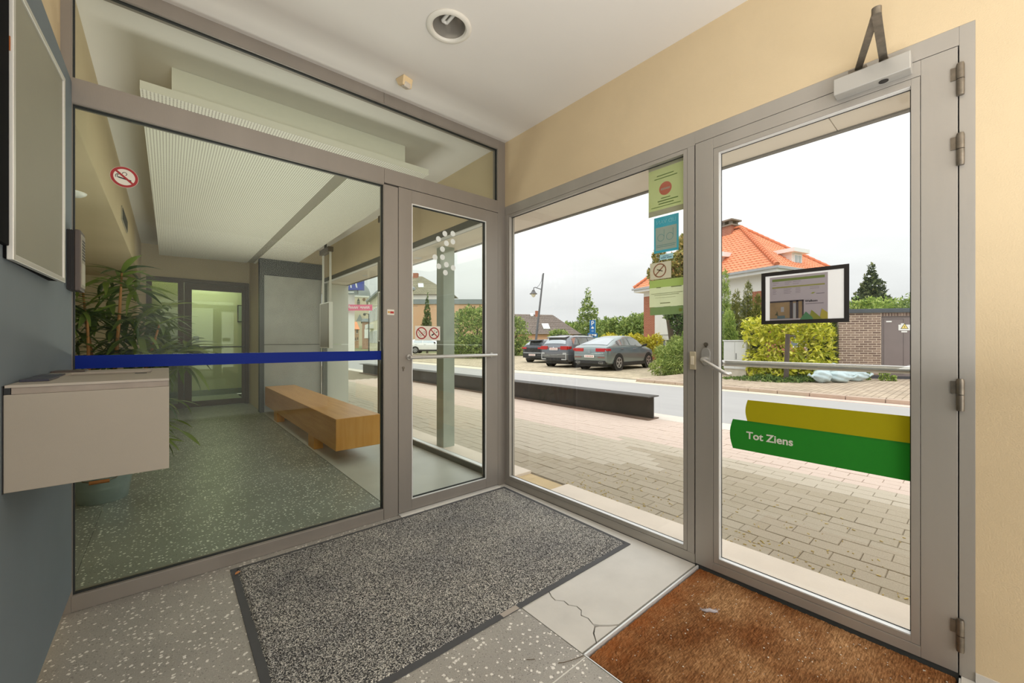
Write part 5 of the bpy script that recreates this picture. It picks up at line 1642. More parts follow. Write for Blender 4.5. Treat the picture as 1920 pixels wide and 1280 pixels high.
# ================================================================== OUTDOORS: BUILDINGS
def local_thing(name, label, cat, x, y, z, rz, **kw):
    return thing(name, label, cat, (x, y, z), rz, world=False, **kw)
CAM_RZ = math.atan2(RT[1], RT[0])                      # an axis across the line of sight
def brick_mat(name, ca, cb, mortar, w=0.21, h=0.065, ms=0.012):
    t = NT(name)
    b = t.bsdf(0.9, 0, 0.1)
    tc = t.n('ShaderNodeTexCoord')
    g_ = t.n('ShaderNodeNewGeometry')
    sp = t.n('ShaderNodeSeparateXYZ'); t.l(tc.outputs['Object'], sp.inputs[0])
    cb_ = t.n('ShaderNodeCombineXYZ')
    t.l(t.math('ADD', sp.outputs[0], sp.outputs[1]), cb_.inputs[0]); t.l(sp.outputs[2], cb_.inputs[1])
    br = t.n('ShaderNodeTexBrick')
    for k_, v_ in (('Scale', 1.0), ('Brick Width', w), ('Row Height', h), ('Mortar Size', ms)):
        br.inputs[k_].default_value = v_
    br.inputs['Color1'].default_value = lin(ca) + (1,)
    br.inputs['Color2'].default_value = lin(cb) + (1,)
    br.inputs['Mortar'].default_value = lin(mortar) + (1,)
    t.l(cb_.outputs[0], br.inputs['Vector'])
    t.l(br.outputs[0], b.inputs['Base Color'])
    return t.m
BR_RED = brick_mat('brick_red', (158, 84, 64), (176, 100, 78), (178, 140, 120))
BR_ORANGE = brick_mat('brick_orange', (214, 158, 122), (226, 176, 140), (218, 190, 162))
BR_BROWN = brick_mat('brick_brown', (170, 124, 104), (188, 142, 120), (196, 170, 150))

def tiled_plane(q, e0, e1, t0, t1, row, colw, lift=0.03, wave=0.02, nrm=None):
    """overlapping rows of wavy tiles from the eaves e0-e1 up to t0-t1"""
    e0, e1, t0, t1 = map(Vector, (e0, e1, t0, t1))
    L_ = ((t0 + t1) / 2 - (e0 + e1) / 2).length
    n_ = (e1 - e0).cross(t0 - e0)
    if n_.length < 1e-6: n_ = (e1 - e0).cross(t1 - e0)
    n_.normalize()
    if n_.z < 0: n_ = -n_
    nr = max(2, int(L_ / row))
    for i in range(nr):
        a0, a1 = i / nr, (i + 1) / nr
        p0, p1 = e0.lerp(t0, a0), e1.lerp(t1, a0)
        q0_, q1_ = e0.lerp(t0, min(1, a1 + 0.02)), e1.lerp(t1, min(1, a1 + 0.02))
        nc = max(1, int((p1 - p0).length / colw)) * 3
        vs_ = []
        for k in range(nc + 1):
            s = k / nc
            wv = wave * (0.0, 1.0, 0.35)[k % 3]
            lo = p0.lerp(p1, s); hi = q0_.lerp(q1_, s)
            vs_ += [lo + n_ * 0.0, lo + n_ * (lift + wv), hi + n_ * wv]
        fs = []
        for k in range(nc):
            a = 3 * k
            fs += [(a, a + 3, a + 4, a + 1), (a + 1, a + 4, a + 5, a + 2)]
        q.add(vs_, fs)
    return n_
def ridge_tiles(parent, a, b, mat_, n, r=0.10, name='ridge_tile'):
    a, b = Vector(a), Vector(b)
    d = (b - a).normalized()
    me = None
    for k in range(n):
        p = a.lerp(b, (k + 0.5) / n)
        if me is None:
            l_ = (b - a).length / n * 1.12
            q = MB()
            vs_ = []
            m_ = 7
            for sgn, rr in ((-0.5, r * 1.15), (0.5, r * 0.92)):
                for i in range(m_):
                    an = math.pi * (i / (m_ - 1)) * 1.2 - 0.1 * math.pi
                    vs_.append((sgn * l_, rr * math.cos(an), rr * math.sin(an)))
            q.add(vs_, [(i, i + 1, m_ + i + 1, m_ + i) for i in range(m_ - 1)] + [tuple(range(m_)), tuple(range(2 * m_ - 1, m_ - 1, -1))])
            me = new_mesh(name, q, mat_)
        o = bpy.data.objects.new(name, me)
        COL.objects.link(o)
        o.parent = parent
        o.location = p
        o.rotation_euler = d.to_track_quat('X', 'Z').to_euler()

# ---- villa
bx_, by_ = plan(1449, 18.2)
ax_, ay_ = plan(1207, 25.3)
eyv = Vector((ax_ - bx_, ay_ - by_, 0)); VL = eyv.length; eyv.normalize()
VRZ = math.atan2(-eyv.x, eyv.y)
vil = local_thing('villa', 'brick and white villa with an orange tiled hip roof across the road', 'house', bx_, by_, -0.05, VRZ)
M('render_white', (232, 230, 224), 0.8, var=0.03, vs_=1.0)
M('trim_white', (238, 238, 236), 0.6)
M('window_glass', (92, 104, 112), 0.08, 0.0, spec=0.8)
VX = 4.7
q = MB()
ww = 0.35
q.box(0, ww, 0, 0.95, 0, 3.55).box(0, ww, VL - 0.9, VL, 0, 4.0).box(ww, 1.4, 0, ww, 0, 3.55)
q.box(0.02, ww, 0.95, VL - 0.9, 0, 0.7).box(0.02, ww, 3.9, 4.3, 0.7, 2.9).box(2.9, VX, 0.0, ww, 0, 3.55).box(1.4, 2.9, 0, ww, 0, 0.9)
q.box(VX - ww, VX, ww, VL, 0, 4.3).box(ww, VX - ww, VL - ww, VL, 0, 4.3)
obj('brick_wall', q, BR_RED, vil)
q = MB()
q.box(0.0, ww, 0.95, VL - 0.9, 3.05, 4.3).box(0, ww, 0, 0.95, 3.552, 4.3).box(0, ww, VL - 0.9, VL, 4.002, 4.3).box(ww, VX - ww, 0, ww, 3.552, 4.3)
q.box(0.01, ww, 4.3, VL - 0.9, 1.6, 3.05)
obj('white_band', q, m['render_white'], vil)
for k, (y0, y1, z0, z1) in enumerate(((1.0, 2.35, 0.75, 3.0), (2.45, 3.85, 0.75, 3.0))):
    f = obj('window', MB().box(0.08, 0.14, y0, y1, z0, z0 + 0.07).box(0.08, 0.14, y0, y1, z1 - 0.07, z1).box(0.08, 0.14, y0, y0 + 0.07, z0, z1).box(0.08, 0.14, y1 - 0.07, y1, z0, z1).box(0.08, 0.14, (y0 + y1) / 2 - .04, (y0 + y1) / 2 + .04, z0, z1).box(0.08, 0.14, y0, y1, z1 - 0.6, z1 - 0.55), m['trim_white'], vil)
    sub('pane', MB().box(0.10, 0.12, y0, y1, z0, z1), m['window_glass'], f)
    obj('window_lintel', MB().box(-0.02, 0.1, y0 - 0.05, y1 + 0.05, 3.0, 3.09), M('lintel_grey', (128, 136, 134), 0.7), vil)
f = obj('window', MB().box(1.4, 2.9, 0.1, 0.15, 0.9, 0.98).box(1.4, 2.9, 0.1, 0.15, 2.9, 3.0).box(1.4, 1.48, 0.1, 0.15, .9, 3).box(2.82, 2.9, 0.1, 0.15, .9, 3).box(2.11, 2.19, 0.1, 0.15, .9, 3), m['trim_white'], vil)
sub('pane', MB().box(1.4, 2.9, 0.12, 0.14, 0.9, 3.0), m['window_glass'], f)
obj('brick_head', MB().box(1.4, 2.9, 0.0, ww, 3.0, 3.55), BR_RED, vil)
gd = obj('shutter', MB().box(0.06, 0.12, 4.45, VL - 1.0, 1.28, 1.58), m['trim_white'], vil)
for k in range(5):
    sub('slat', MB().box(0.045, 0.06, 4.45, VL - 1.0, 1.29 + k * 0.058, 1.335 + k * 0.058), m['trim_white'], gd)
f = obj('window', MB().box(0.08, 0.14, 4.4, VL - 0.95, 0.72, 0.8).box(0.08, 0.14, 4.4, 4.5, 0.8, 1.28).box(0.08, 0.14, 5.3, 5.4, .8, 1.28).box(0.08, 0.14, 6.2, 6.3, .8, 1.28), m['trim_white'], vil)
sub('pane', MB().box(0.12, 0.14, 4.4, VL - 0.95, 0.75, 1.3), m['window_glass'], f)
OV = 0.42
ez = 4.52
q = MB().box(-OV, VX + OV, -OV, VL + OV, 4.28, 4.52)
obj('eaves_box', q, m['trim_white'], vil)
q = MB().box(-OV - 0.10, -OV, -OV - 0.1, VL + OV + .1, 4.42, 4.53).box(-OV, VX + OV, -OV - 0.10, -OV, 4.42, 4.53)
obj('gutter', q, M('gutter_grey', (176, 178, 180), 0.5), vil)
R1, R2 = Vector((2.35, 3.1, 7.4)), Vector((2.35, VL - 2.6, 7.4))
c00, c01, c10, c11 = Vector((-OV, -OV, ez)), Vector((-OV, VL + OV, ez)), Vector((VX + OV, -OV, ez)), Vector((VX + OV, VL + OV, ez))
TILE = M('roof_tile_orange', (230, 148, 108), 0.75, var=0.10, vs_=6.0, island=0.06)
q = MB()
tiled_plane(q, c01, c00, R2, R1, 0.20, 0.22)
tiled_plane(q, c00, c10, R1, R1, 0.20, 0.22)
q.add([c10, c11, R2, R1], [(0, 1, 2, 3)]).add([c11, c01, R2], [(0, 1, 2)])
obj('roof_tiles', q, TILE, vil, kind='stuff')
RIDGE = M('ridge_tile_orange', (212, 124, 84), 0.75, var=0.12, vs_=9.0)
ridge_tiles(vil, c00 + Vector((0, 0, 0.08)), R1 + Vector((0, 0, 0.08)), RIDGE, 22)
ridge_tiles(vil, c10 + Vector((0, 0, 0.05)), R1 + Vector((0, 0, 0.05)), RIDGE, 18)
ridge_tiles(vil, R1 + Vector((0, 0, 0.06)), R2 + Vector((0, 0, 0.06)), RIDGE, 9)
ridge_tiles(vil, c01 + Vector((0, 0, 0.08)), R2 + Vector((0, 0, 0.08)), RIDGE, 18)
ch_ = obj('chimney', MB().box(2.05, 2.75, 3.45, 5.6, 6.9, 7.62), brick_mat('brick_chimney', (150, 88, 70), (168, 104, 84), (170, 130, 112)), vil)
sub('cap', MB().box(1.97, 2.83, 3.37, 5.68, 7.62, 7.70).box(1.97, 2.83, 3.37, 5.68, 7.90, 7.98), M('cap_grey', (128, 116, 104), 0.8), ch_)
q = MB()
for k in range(6):
    y = 3.5 + k * 0.40
    q.box(2.1, 2.25, y, y + 0.14, 7.70, 7.90).box(2.55, 2.7, y, y + 0.14, 7.70, 7.90)
sub('cap_pier', q, m['cap_grey'], ch_, kind='stuff')
dm = obj('dormer', MB().box(1.65, 2.5, 0.10, 1.7, 4.75, 5.42), m['render_white'], vil)
sub('flat_roof', MB().box(1.45, 2.72, -0.12, 1.9, 5.42, 5.60), m['trim_white'], dm)
f = sub('dormer_window', MB().box(1.78, 2.38, 0.06, 0.10, 4.84, 5.34), m['trim_white'], dm)
for x0, x1 in ((1.82, 2.05), (2.11, 2.34)):
    sub('dormer_pane', MB().box(x0, x1, 0.05, 0.065, 4.89, 5.29), M('pane_pale', (168, 178, 178), 0.1), dm)
dm = obj('dormer', MB().box(0.25, 1.6, 2.75, 4.6, 4.75, 5.55), m['render_white'], vil)
sub('flat_roof', MB().box(0.05, 1.75, 2.5, 4.8, 5.55, 5.78), m['trim_white'], dm)
for y0, y1 in ((2.95, 3.4), (3.5, 3.95)):
    sub('dormer_pane', MB().box(0.22, 0.252, y0, y1, 4.95, 5.4), m['pane_pale'], dm)

# ---- brick substation
lx_, ly_ = plan(1573, 12.1)
rx_, ry_ = plan(1712, 11.65)
SRZ = math.atan2(ry_ - ly_, rx_ - lx_)
subst = local_thing('substation', 'small flat-roofed electricity substation of grey-brown bricks with a steel door', 'building', lx_, ly_, 0.055, SRZ)
SW, SD = 2.5, 2.2
DX0, DX1 = 1.075, 2.1
obj('mortar_wall', MB().box(0, DX0, 0.012, 0.2, 0.1, 1.94).box(0, 0.2, 0.2, SD, 0.1, 1.94).box(DX1, SW, 0.012, 0.2, 0.1, 1.94).box(DX0, DX1, 0.012, 0.2, 1.83, 1.94).box(SW - 0.2, SW, 0.2, SD, 0.1, 1.94), M('mortar_pale', (226, 208, 190), 0.95, var=0.06, vs_=20.0), subst)
obj('plinth', MB().box(-0.01, DX0, -0.01, 0.2, -0.1, 0.1).box(DX0, DX1, 0.02, 0.2, -0.1, 0.08).box(DX1, SW, -0.01, 0.2, -0.1, 0.1).box(-0.01, 0.2, 0.2, SD, -0.1, 0.1), M('plinth_tar', (70, 68, 72), 0.8), subst)
bl_, bh_, bj = 0.190, 0.043, 0.025
bmesh_b = {}
bmats = [M('brick_taupe', (134, 112, 100), 0.9, var=0.1, vs_=30.0), M('brick_taupe_dark', (120, 98, 88), 0.9, var=0.1, vs_=30.0), M('brick_taupe_pale', (148, 126, 112), 0.9, var=0.1, vs_=30.0)]
rng = random.Random(9)
def brick(x0, x1, z0, z1, y0=0.0):
    key = (round(x1 - x0, 4), round(z1 - z0, 4), rng.randrange(3))
    if key not in bmesh_b:
        w, h = key[0] / 2, key[1] / 2
        bmesh_b[key] = new_mesh('brick', MB().box(-w, w, 0, 0.05, -h, h), bmats[key[2]])
    o = bpy.data.objects.new('brick', bmesh_b[key])
    COL.objects.link(o)
    o.parent = subst
    o.location = ((x0 + x1) / 2, y0 + rng.uniform(-0.002, 0.002), (z0 + z1) / 2)
row = 0
z = 0.112
while z + bh_ < 1.94:
    x = 0.0 if row % 2 == 0 else -(bl_ + bj) / 2
    while x < DX0 - 0.03:
        x0, x1 = max(0.0, x), min(DX0 - 0.018, x + bl_)
        if x1 - x0 > 0.04: brick(x0, x1, z, z + bh_)
        x += bl_ + bj
    z += bh_ + bj
    row += 1
x = DX0 + 0.01
while x < DX1:
    brick(x, x + 0.05, 1.842, 1.93)
    x += 0.072
for r_ in range(26):
    z = 0.112 + r_ * (bh_ + bj)
    brick(DX1 + 0.02 + (0.1 if r_ % 2 else 0), DX1 + 0.21 + (0.1 if r_ % 2 else 0), z, z + bh_)
obj('roof_fascia', MB().box(-0.07, SW + 0.07, -0.07, SD + 0.05, 1.94, 2.06), M('fascia_slate', (76, 82, 88), 0.6, var=0.1, vs_=6.0), subst, bevel=0.008)
dr = obj('steel_door', MB().box(DX0 + 0.02, DX1 - 0.02, 0.03, 0.06, 0.08, 1.82), M('door_taupe', (128, 116, 114), 0.6, var=0.05, vs_=4.0), subst, label='grey-brown steel door')
sub('door_frame', MB().box(DX0 - 0.002, DX0 + 0.02, 0.005, 0.08, 0.08, 1.83).box(DX1 - 0.02, DX1, 0.005, 0.08, 0.08, 1.83).box(DX0, DX1, 0.005, 0.08, 1.82, 1.84), M('door_frame_taupe', (104, 94, 92), 0.6), dr)
q = MB()
for x0, x1, z0, z1 in ((1.14, 1.148, 0.14, 1.76), (1.62, 1.628, 0.14, 1.76), (1.14, 1.62, 1.752, 1.76), (1.14, 1.62, 0.14, 0.148)):
    q.box(x0, x1, 0.024, 0.031, z0, z1)
sub('panel_edge', q, m['door_frame_taupe'], dr)
sub('number_plate', MB().box(1.20, 1.335, 0.02, 0.03, 1.66, 1.70), m['white'], dr)
xfS = Matrix(((1, 0, 0, 0), (0, 0, -1, 0), (0, 1, 0, 0), (0, 0, 0, 1)))
ws = sub('warning_sign', MB().box(1.50, 1.80, 0.022, 0.03, 1.42, 1.585).box(1.56, 1.65, 0.022, 0.03, 1.585, 1.625), m['white'], dr)
sub('sign_strip', MB().box(1.57, 1.71, 0.022, 0.03, 1.36, 1.402), m['white'], dr)
q = MB(Matrix.Translation((1.645, 0.021, 1.52)) @ xfS)
def tri(q_, s, z, t): return q_.prism([(-s, -0.577 * s), (s, -0.577 * s), (0, 1.155 * s)], z, z + t)
tri(q, 0.095, 0, 0.001)
sub('warning_triangle', q, m['sign_black'], dr)
q = MB(Matrix.Translation((1.645, 0.0195, 1.52)) @ xfS)
tri(q, 0.074, 0, 0.001)
sub('warning_field', q, M('warning_yellow', (236, 214, 120), 0.6), dr)
q = MB(Matrix.Translation((1.645, 0.018, 1.52)) @ xfS)
q.prism([(0.010, 0.045), (-0.016, -0.002), (0.0, 0.002), (-0.008, -0.036), (0.016, 0.010), (0.001, 0.008)], 0, 0.001)
sub('lightning_mark', q, m['sign_black'], dr)

# ---- street cabinet, post, bags
cab = thing('street_cabinet', 'pale grey two-door utility cabinet on a concrete foot before the thujas', 'cabinet', (13.65, 5.03, 0.055))
obj('foot', MB().box(13.52, 13.8, 4.72, 5.35, 0.055, 0.28), M('foot_concrete', (196, 190, 176), 0.9, var=0.12, vs_=8.0), cab)
obj('body', MB().box(13.50, 13.82, 4.70, 5.37, 0.28, 1.16), M('cabinet_grey', (206, 208, 206), 0.55, var=0.03), cab, bevel=0.008)
obj('lid', MB().box(13.47, 13.84, 4.68, 5.39, 1.16, 1.195), m['cabinet_grey'], cab, bevel=0.006)
for y0, y1 in ((4.715, 5.025), (5.035, 5.355)):
    d_ = obj('door', MB().box(13.488, 13.50, y0, y1, 0.30, 1.14), m['cabinet_grey'], cab, bevel=0.003)
    if y0 < 5.0:
        sub('handle', MB().box(13.476, 13.488, 4.985, 5.0, 0.60, 0.78), m['steel_dark'], d_)
x, y = plan(1474, 11.0)
tp, bp = P(1477, 626, 11.0), Vector((x - 0.02, y, 0.05))
po = thing('wooden_post', 'weathered dark timber post in front of the yellow laurel hedge', 'post', (x, y, 0.05))
obj('shaft', MB().tube([bp, bp.lerp(tp, 0.5) + Vector((0.01, 0, 0)), tp], [0.062, 0.060, 0.056], 10), M('timber_dark', (86, 76, 68), 0.95, var=0.25, vs_=14.0, stretch=(1, 1, 0.2)), po, smooth=True)
q = MB().tube([tp + Vector((0, 0, -0.06)), tp + Vector((RT[0] * 0.2, RT[1] * 0.2, -0.05))], [0.022, 0.018], 8)
obj('side_peg', q, m['timber_dark'], po, smooth=True)
def bag(label, px, py, d, sx, sy, sz, seed, rz, tieside=1):
    x, y = plan(px, d)
    bm = bmesh.new()
    bmesh.ops.create_icosphere(bm, subdivisions=4, radius=1.0)
    r = random.Random(seed)
    ph = [r.random() * 6.28 for _ in range(8)]
    for v in bm.verts:
        p = v.co.copy()
        n_ = p.normalized()
        k = 1 + 0.07 * math.sin(5 * p.x + ph[0]) * math.cos(4 * p.y + ph[1]) + 0.05 * math.sin(9 * p.z + 4 * p.x + ph[2]) + 0.035 * math.sin(13 * p.y + 7 * p.x + ph[3]) + 0.03 * abs(math.sin(11 * p.x - 9 * p.z + ph[4]))
        t_ = max(0.0, p.x * tieside - 0.45) / 0.55
        k2 = 1 - 0.62 * t_ ** 1.5
        v.co = Vector((p.x * sx * k * (1 + 0.25 * t_), p.y * sy * k * k2, max(-0.82, p.z) * sz * k * (1 - 0.35 * t_)))
    zmin = min(v.co.z for v in bm.verts)
    me = bpy.data.meshes.new('sack')
    bm.to_mesh(me); bm.free()
    me.materials.append(M('bag_blue', (190, 208, 212), 0.35, var=0.12, vs_=9.0))
    th = local_thing('refuse_bag', label, 'bag', x, y, 0.056, rz)
    me.transform(Matrix.Translation((0, 0, -zmin)))
    obj('sack', me, None, th, smooth=80)
    e_ = Vector((tieside * sx * 1.22, 0, -zmin - 0.02))
    obj('tie', MB().tube([e_, e_ + Vector((tieside * 0.05, 0, 0.02)), e_ + Vector((tieside * 0.10, 0.02, 0.06))], [0.035, 0.018, 0.045], 8), m['bag_blue'], th, smooth=True)
    return th
bag('roundest pale blue refuse bag, nearest the laurel hedge', 1541, 718, 10.7, 0.20, 0.19, 0.19, 1, CAM_RZ, -1)
bag('pale blue refuse bag lying in the middle at the front', 1574, 719, 10.75, 0.26, 0.18, 0.17, 2, CAM_RZ - 0.2, 1)
bag('pale blue refuse bag slumping towards the brick substation wall', 1602, 714, 11.15, 0.30, 0.20, 0.17, 3, CAM_RZ - 0.1, 1)
bag('pale blue refuse bag at the back, against the dark laurel', 1562, 705, 11.25, 0.24, 0.19, 0.25, 4, CAM_RZ + 0.3, -1)

# ---- grey tiled house at the far left of the parking ground
hx, hy = plan(930, 45.0)
hou = local_thing('tiled_house', 'low orange brick house with a grey-brown tiled roof behind the parked cars', 'house', hx, hy, -0.26, CAM_RZ)
HW, HD = 9.2, 6.4
obj('brick_wall', MB().box(0, HW, 0, 0.3, 0, 2.25).box(HW - 0.3, HW, 0.3, HD, 0, 2.25).box(0, 0.3, 0.3, HD, 0, 2.25), BR_ORANGE, hou)
q = MB()
E0, E1, T0, T1 = (-0.3, -0.35, 2.2), (HW + 0.3, -0.35, 2.2), (-0.3, HD / 2, 4.75), (HW - 2.6, HD / 2, 4.6)
tiled_plane(q, E0, E1, T0, T1, 0.27, 0.3, lift=0.07, wave=0.02)
q.add([E1, (HW + 0.3, HD + 0.35, 2.2), T1], [(0, 1, 2)]).add([(HW + 0.3, HD + 0.35, 2.2), (-0.3, HD + 0.35, 2.2), T0, T1], [(0, 1, 2, 3)])
obj('roof_tiles', q, M('roof_tile_grey', (134, 122, 114), 0.85, var=0.14, vs_=3.0), hou, kind='stuff')
def on_roof(x, a, h):
    z_ = 2.2 + (4.7 - 2.2) * a
    y_ = -0.35 + (HD / 2 + 0.35) * a
    return (x, y_ - 0.6 * h, z_ + 0.8 * h)
q = MB().hull8([on_roof(5.35, 0.22, 0.0), on_roof(6.1, 0.22, 0.0), on_roof(5.95, 0.46, 0.0), on_roof(5.2, 0.46, 0.0)], [on_roof(5.35, 0.22, 0.16), on_roof(6.1, 0.22, 0.16), on_roof(5.95, 0.46, 0.16), on_roof(5.2, 0.46, 0.16)])
obj('skylight', q, M('skylight_white', (226, 230, 228), 0.3), hou)
q = MB().hull8([on_roof(4.0, 0.86, 0.0), on_roof(4.35, 0.86, 0.0), on_roof(4.3, 0.99, 0.0), on_roof(3.95, 0.99, 0.0)], [on_roof(4.0, 0.86, 0.14), on_roof(4.35, 0.86, 0.14), on_roof(4.3, 0.99, 0.14), on_roof(3.95, 0.99, 0.14)])
obj('skylight', q, m['skylight_white'], hou)
obj('chimney', MB().box(4.55, 4.95, 2.7, 3.0, 4.2, 5.05), BR_RED, hou)
obj('fence_panel', MB().box(2.1, 2.3, -0.6, -0.5, 0, 1.7), M('fence_timber', (196, 166, 132), 0.9), hou)
obj('vine', MB().box(0.4, 1.2, -0.12, -0.02, 0, 0.6), m['foliage_mid'], hou) if False else None

# ---- buildings seen through the inner door
gx_, gy_ = plan(728, 76.0)
flat = local_thing('flat_roofed_block', 'long flat-roofed orange brick block with a grey coping behind the bushes', 'building', gx_, gy_, -0.26, CAM_RZ)
obj('brick_wall', MB().box(0, 20.0, 0, 6.0, 0, zat(570, 76) + .26), BR_ORANGE, flat)
obj('coping', MB().box(-0.2, 20.2, -0.2, 6.2, zat(570, 76) + .26, zat(561, 76) + .26), M('coping_grey', (140, 146, 148), 0.7), flat)
hx2, hy2 = plan(772, 88.0)
h2 = local_thing('white_house', 'white house with a mossy grey hip roof rising behind the flat-roofed block', 'house', hx2, hy2, -0.26, CAM_RZ)
k8 = 88.0 / 62.0
ze_ = zat(551, 88.0) + .26
obj('wall', MB().box(-3.5, 5.6 * k8, 0.0, 8.0, 0, ze_), m['render_white'], h2)
q = MB()
E0, E1, T0, T1 = (-4.0, -0.5, ze_ - .1), (6.4 * k8, -0.5, ze_ - .1), (-1.0, 4.0, ze_ + 4.5), (0.9 * k8, 4.0, ze_ + 4.5)
tiled_plane(q, E0, E1, T0, T1, 0.5, 0.6, lift=0.06, wave=0.03)
tiled_plane(q, E1, (E1[0], 8.5, E1[2]), T1, T1, 0.5, 0.6, lift=0.06, wave=0.03)
q.add([(E1[0], 8.5, E1[2]), (-4.0, 8.5, E1[2]), T0, T1], [(0, 1, 2, 3)]).add([(-4.0, 8.5, E1[2]), E0, T0], [(0, 1, 2)])
obj('roof_tiles', q, M('roof_mossy', (150, 144, 122), 0.9, var=0.2, vs_=0.8), h2, kind='stuff')
obj('skylight', MB().hull8([(1.2, 1.2, ze_ + 1.45), (2.4, 1.2, ze_ + 1.45), (2.1, 2.2, ze_ + 2.45), (0.9, 2.2, ze_ + 2.45)], [(1.2, 1.0, ze_ + 1.65), (2.4, 1.0, ze_ + 1.65), (2.1, 2.0, ze_ + 2.65), (0.9, 2.0, ze_ + 2.65)]), m['skylight_white'], h2)
obj('chimney', MB().box(-0.6, 0.5, 3.5, 4.4, ze_ + 4.0, ze_ + 5.2), BR_RED, h2)
bo = thing('bollard', 'short pale metal bollard at the roadside seen at the edge of the inner door', 'bollard', tuple(plan(907, 37.0)) + (GZ,))
bxx, byy = plan(907, 37.0)
obj('post', MB().lathe([(0.09, GZ), (0.09, 0.86)], (bxx, byy, 0), 14), M('bollard_grey', (176, 184, 176), 0.6), bo, smooth=True)
obj('cap', MB().lathe([(0.095, 0.86), (0.08, 0.93), (0.0, 0.96)], (bxx, byy, 0), 14), m['bollard_grey'], bo, smooth=True)

# ---- the street towards the church, seen through the hall window
def facing(px, d, z0, name, label, cat): 
    x_, y_ = plan(px, d)
    return local_thing(name, label, cat, x_, y_, z0, CAM_RZ + math.atan((960 - px) / F_PX))
def w(px, d): return px / F_PX * d                      # width of px pixels at d metres
CH = M('church_stone', (216, 204, 180), 0.9, var=0.06, vs_=0.3)
chu = facing(678, 130.0, -0.26, 'church', 'pale stone church tower with a grey dome at the end of the street', 'church')
c_ = w(1, 130.0)
obj('tower', MB().box(-14 * c_, 13 * c_, 0, 5.0, 0, 15.2 + .5), CH, chu)
obj('cornice', MB().box(-14.6 * c_, 13.6 * c_, -0.15, 5.1, 15.7, 16.2), m['render_white'], chu)
q = MB().lathe([(2.45, 16.2), (2.40, 17.2), (2.0, 18.6), (1.3, 19.6), (0.5, 20.3), (0.0, 20.6)], (0.3, 2.5, 0), 20)
obj('dome', q, M('lead_grey', (146, 152, 154), 0.6), chu, smooth=True)
for x0 in (-5.5, 10.0):
    ap = [(x0 - 2.4, 11.9), (x0 + 2.4, 11.9), (x0 + 2.4, 14.4), (x0 + 1.4, 15.0), (x0, 15.4), (x0 - 1.4, 15.0), (x0 - 2.4, 14.4)]
    k_ = 2.4 * c_ / 2.4
    pts = [((x0 + (a - x0) * (1.0 if x0 < 0 else 0.55)) * c_, b) for a, b in ap]
    qq = MB(Matrix(((1, 0, 0, 0), (0, 0, -1, 0), (0, 1, 0, 0), (0, 0, 0, 1)))).prism(pts, 0.02, 0.12)
    f = obj('belfry_opening', qq, M('louvre_dark', (96, 98, 92), 0.8), chu)
    hw = 2.2 * c_ * (1.0 if x0 < 0 else 0.55)
    sub('louvres', MB().box(x0 * c_ - hw, x0 * c_ + hw, -0.16, -0.12, 12.3, 12.4).box(x0 * c_ - hw, x0 * c_ + hw, -0.16, -0.12, 12.9, 13.0).box(x0 * c_ - hw, x0 * c_ + hw, -0.16, -0.12, 13.5, 13.6).box(x0 * c_ - hw, x0 * c_ + hw, -0.16, -0.12, 14.1, 14.2), CH, f, kind='stuff')
ck = obj('clock', MB(Matrix.Translation((4.2 * c_, -0.05, 15.0)) @ Matrix(((1, 0, 0, 0), (0, 0, -1, 0), (0, 1, 0, 0), (0, 0, 0, 1)))).ring((0, 0, 0), 0.28, 0.46, 0.1, 20), M('clock_brown', (134, 100, 74), 0.7), chu)
sub('clock_hands', MB().box(4.2 * c_ - 0.04, 4.2 * c_ + 0.04, -0.2, -0.15, 14.72, 15.32).box(4.2 * c_ - 0.3, 4.2 * c_ + 0.3, -0.2, -0.15, 14.96, 15.04), m['clock_brown'], ck)
obj('gable_roof', MB().add([(-9.5 * c_, -1.0, 7.9), (3.2 * c_, -1.0, 7.9), (-3.0 * c_, -1.0, 10.2), (-9.5 * c_, 0.0, 7.9), (3.2 * c_, 0, 7.9), (-3.0 * c_, 0, 10.2)], [(0, 1, 2), (5, 4, 3), (0, 3, 4, 1), (1, 4, 5, 2), (2, 5, 3, 0)]), m['lead_grey'], chu)
obj('porch', MB().box(-8.4 * c_, 2.2 * c_, -0.95, 0, 0, 7.9), CH, chu)
def far_house(px0, px1, y_eave, y_ridge, d, depth, wall, roof, name, label, wins=(), wmat=None):
    x_, y_ = plan(px0, d)
    th = local_thing(name, label, 'house', x_, y_, -0.26, CAM_RZ + math.atan((960 - px0) / F_PX))
    W_ = w(px1 - px0, d) * 0.93
    ze, zr = zat(y_eave, d) + 0.26, zat(y_ridge, d) + 0.26
    obj('wall', MB().box(0, W_, 0, depth, 0, ze), wall, th)
    q_ = MB().add([(-0.2, -0.25, ze), (W_ + 0.2, -0.25, ze), (W_ + 0.2, depth + .2, ze), (-0.2, depth + .2, ze), (W_ * 0.12, depth / 2, zr), (W_ * 0.88, depth / 2, zr)], [(0, 1, 5, 4), (1, 2, 5), (2, 3, 4, 5), (3, 0, 4), (3, 2, 1, 0)])
    obj('roof', q_, roof, th)
    for (a, b, zz0, zz1) in wins:
        f_ = obj('window', MB().box(w(a - px0, d), w(b - px0, d), -0.06, 0.02, zat(zz1, d) + .26, zat(zz0, d) + .26), wmat or m['window_glass'], th)
        sub('sill', MB().box(w(a - px0, d) - .05, w(b - px0, d) + .05, -0.12, 0.0, zat(zz1, d) + .16, zat(zz1, d) + .26), m['render_white'], f_)
    return th
far_house(646, 673, 617, 601, 84.0, 7.0, M('facade_peach', (204, 168, 138), 0.9), M('roof_far_orange', (232, 156, 112), 0.9), 'peach_house', 'peach brick house with an orange roof near the foot of the church', ((660, 662, 618, 627), (666.5, 669.5, 617, 624), (660, 661.5, 632, 637), (664.5, 666, 633, 638), (668, 669.8, 632, 637)), M('far_window', (116, 112, 100), 0.5))
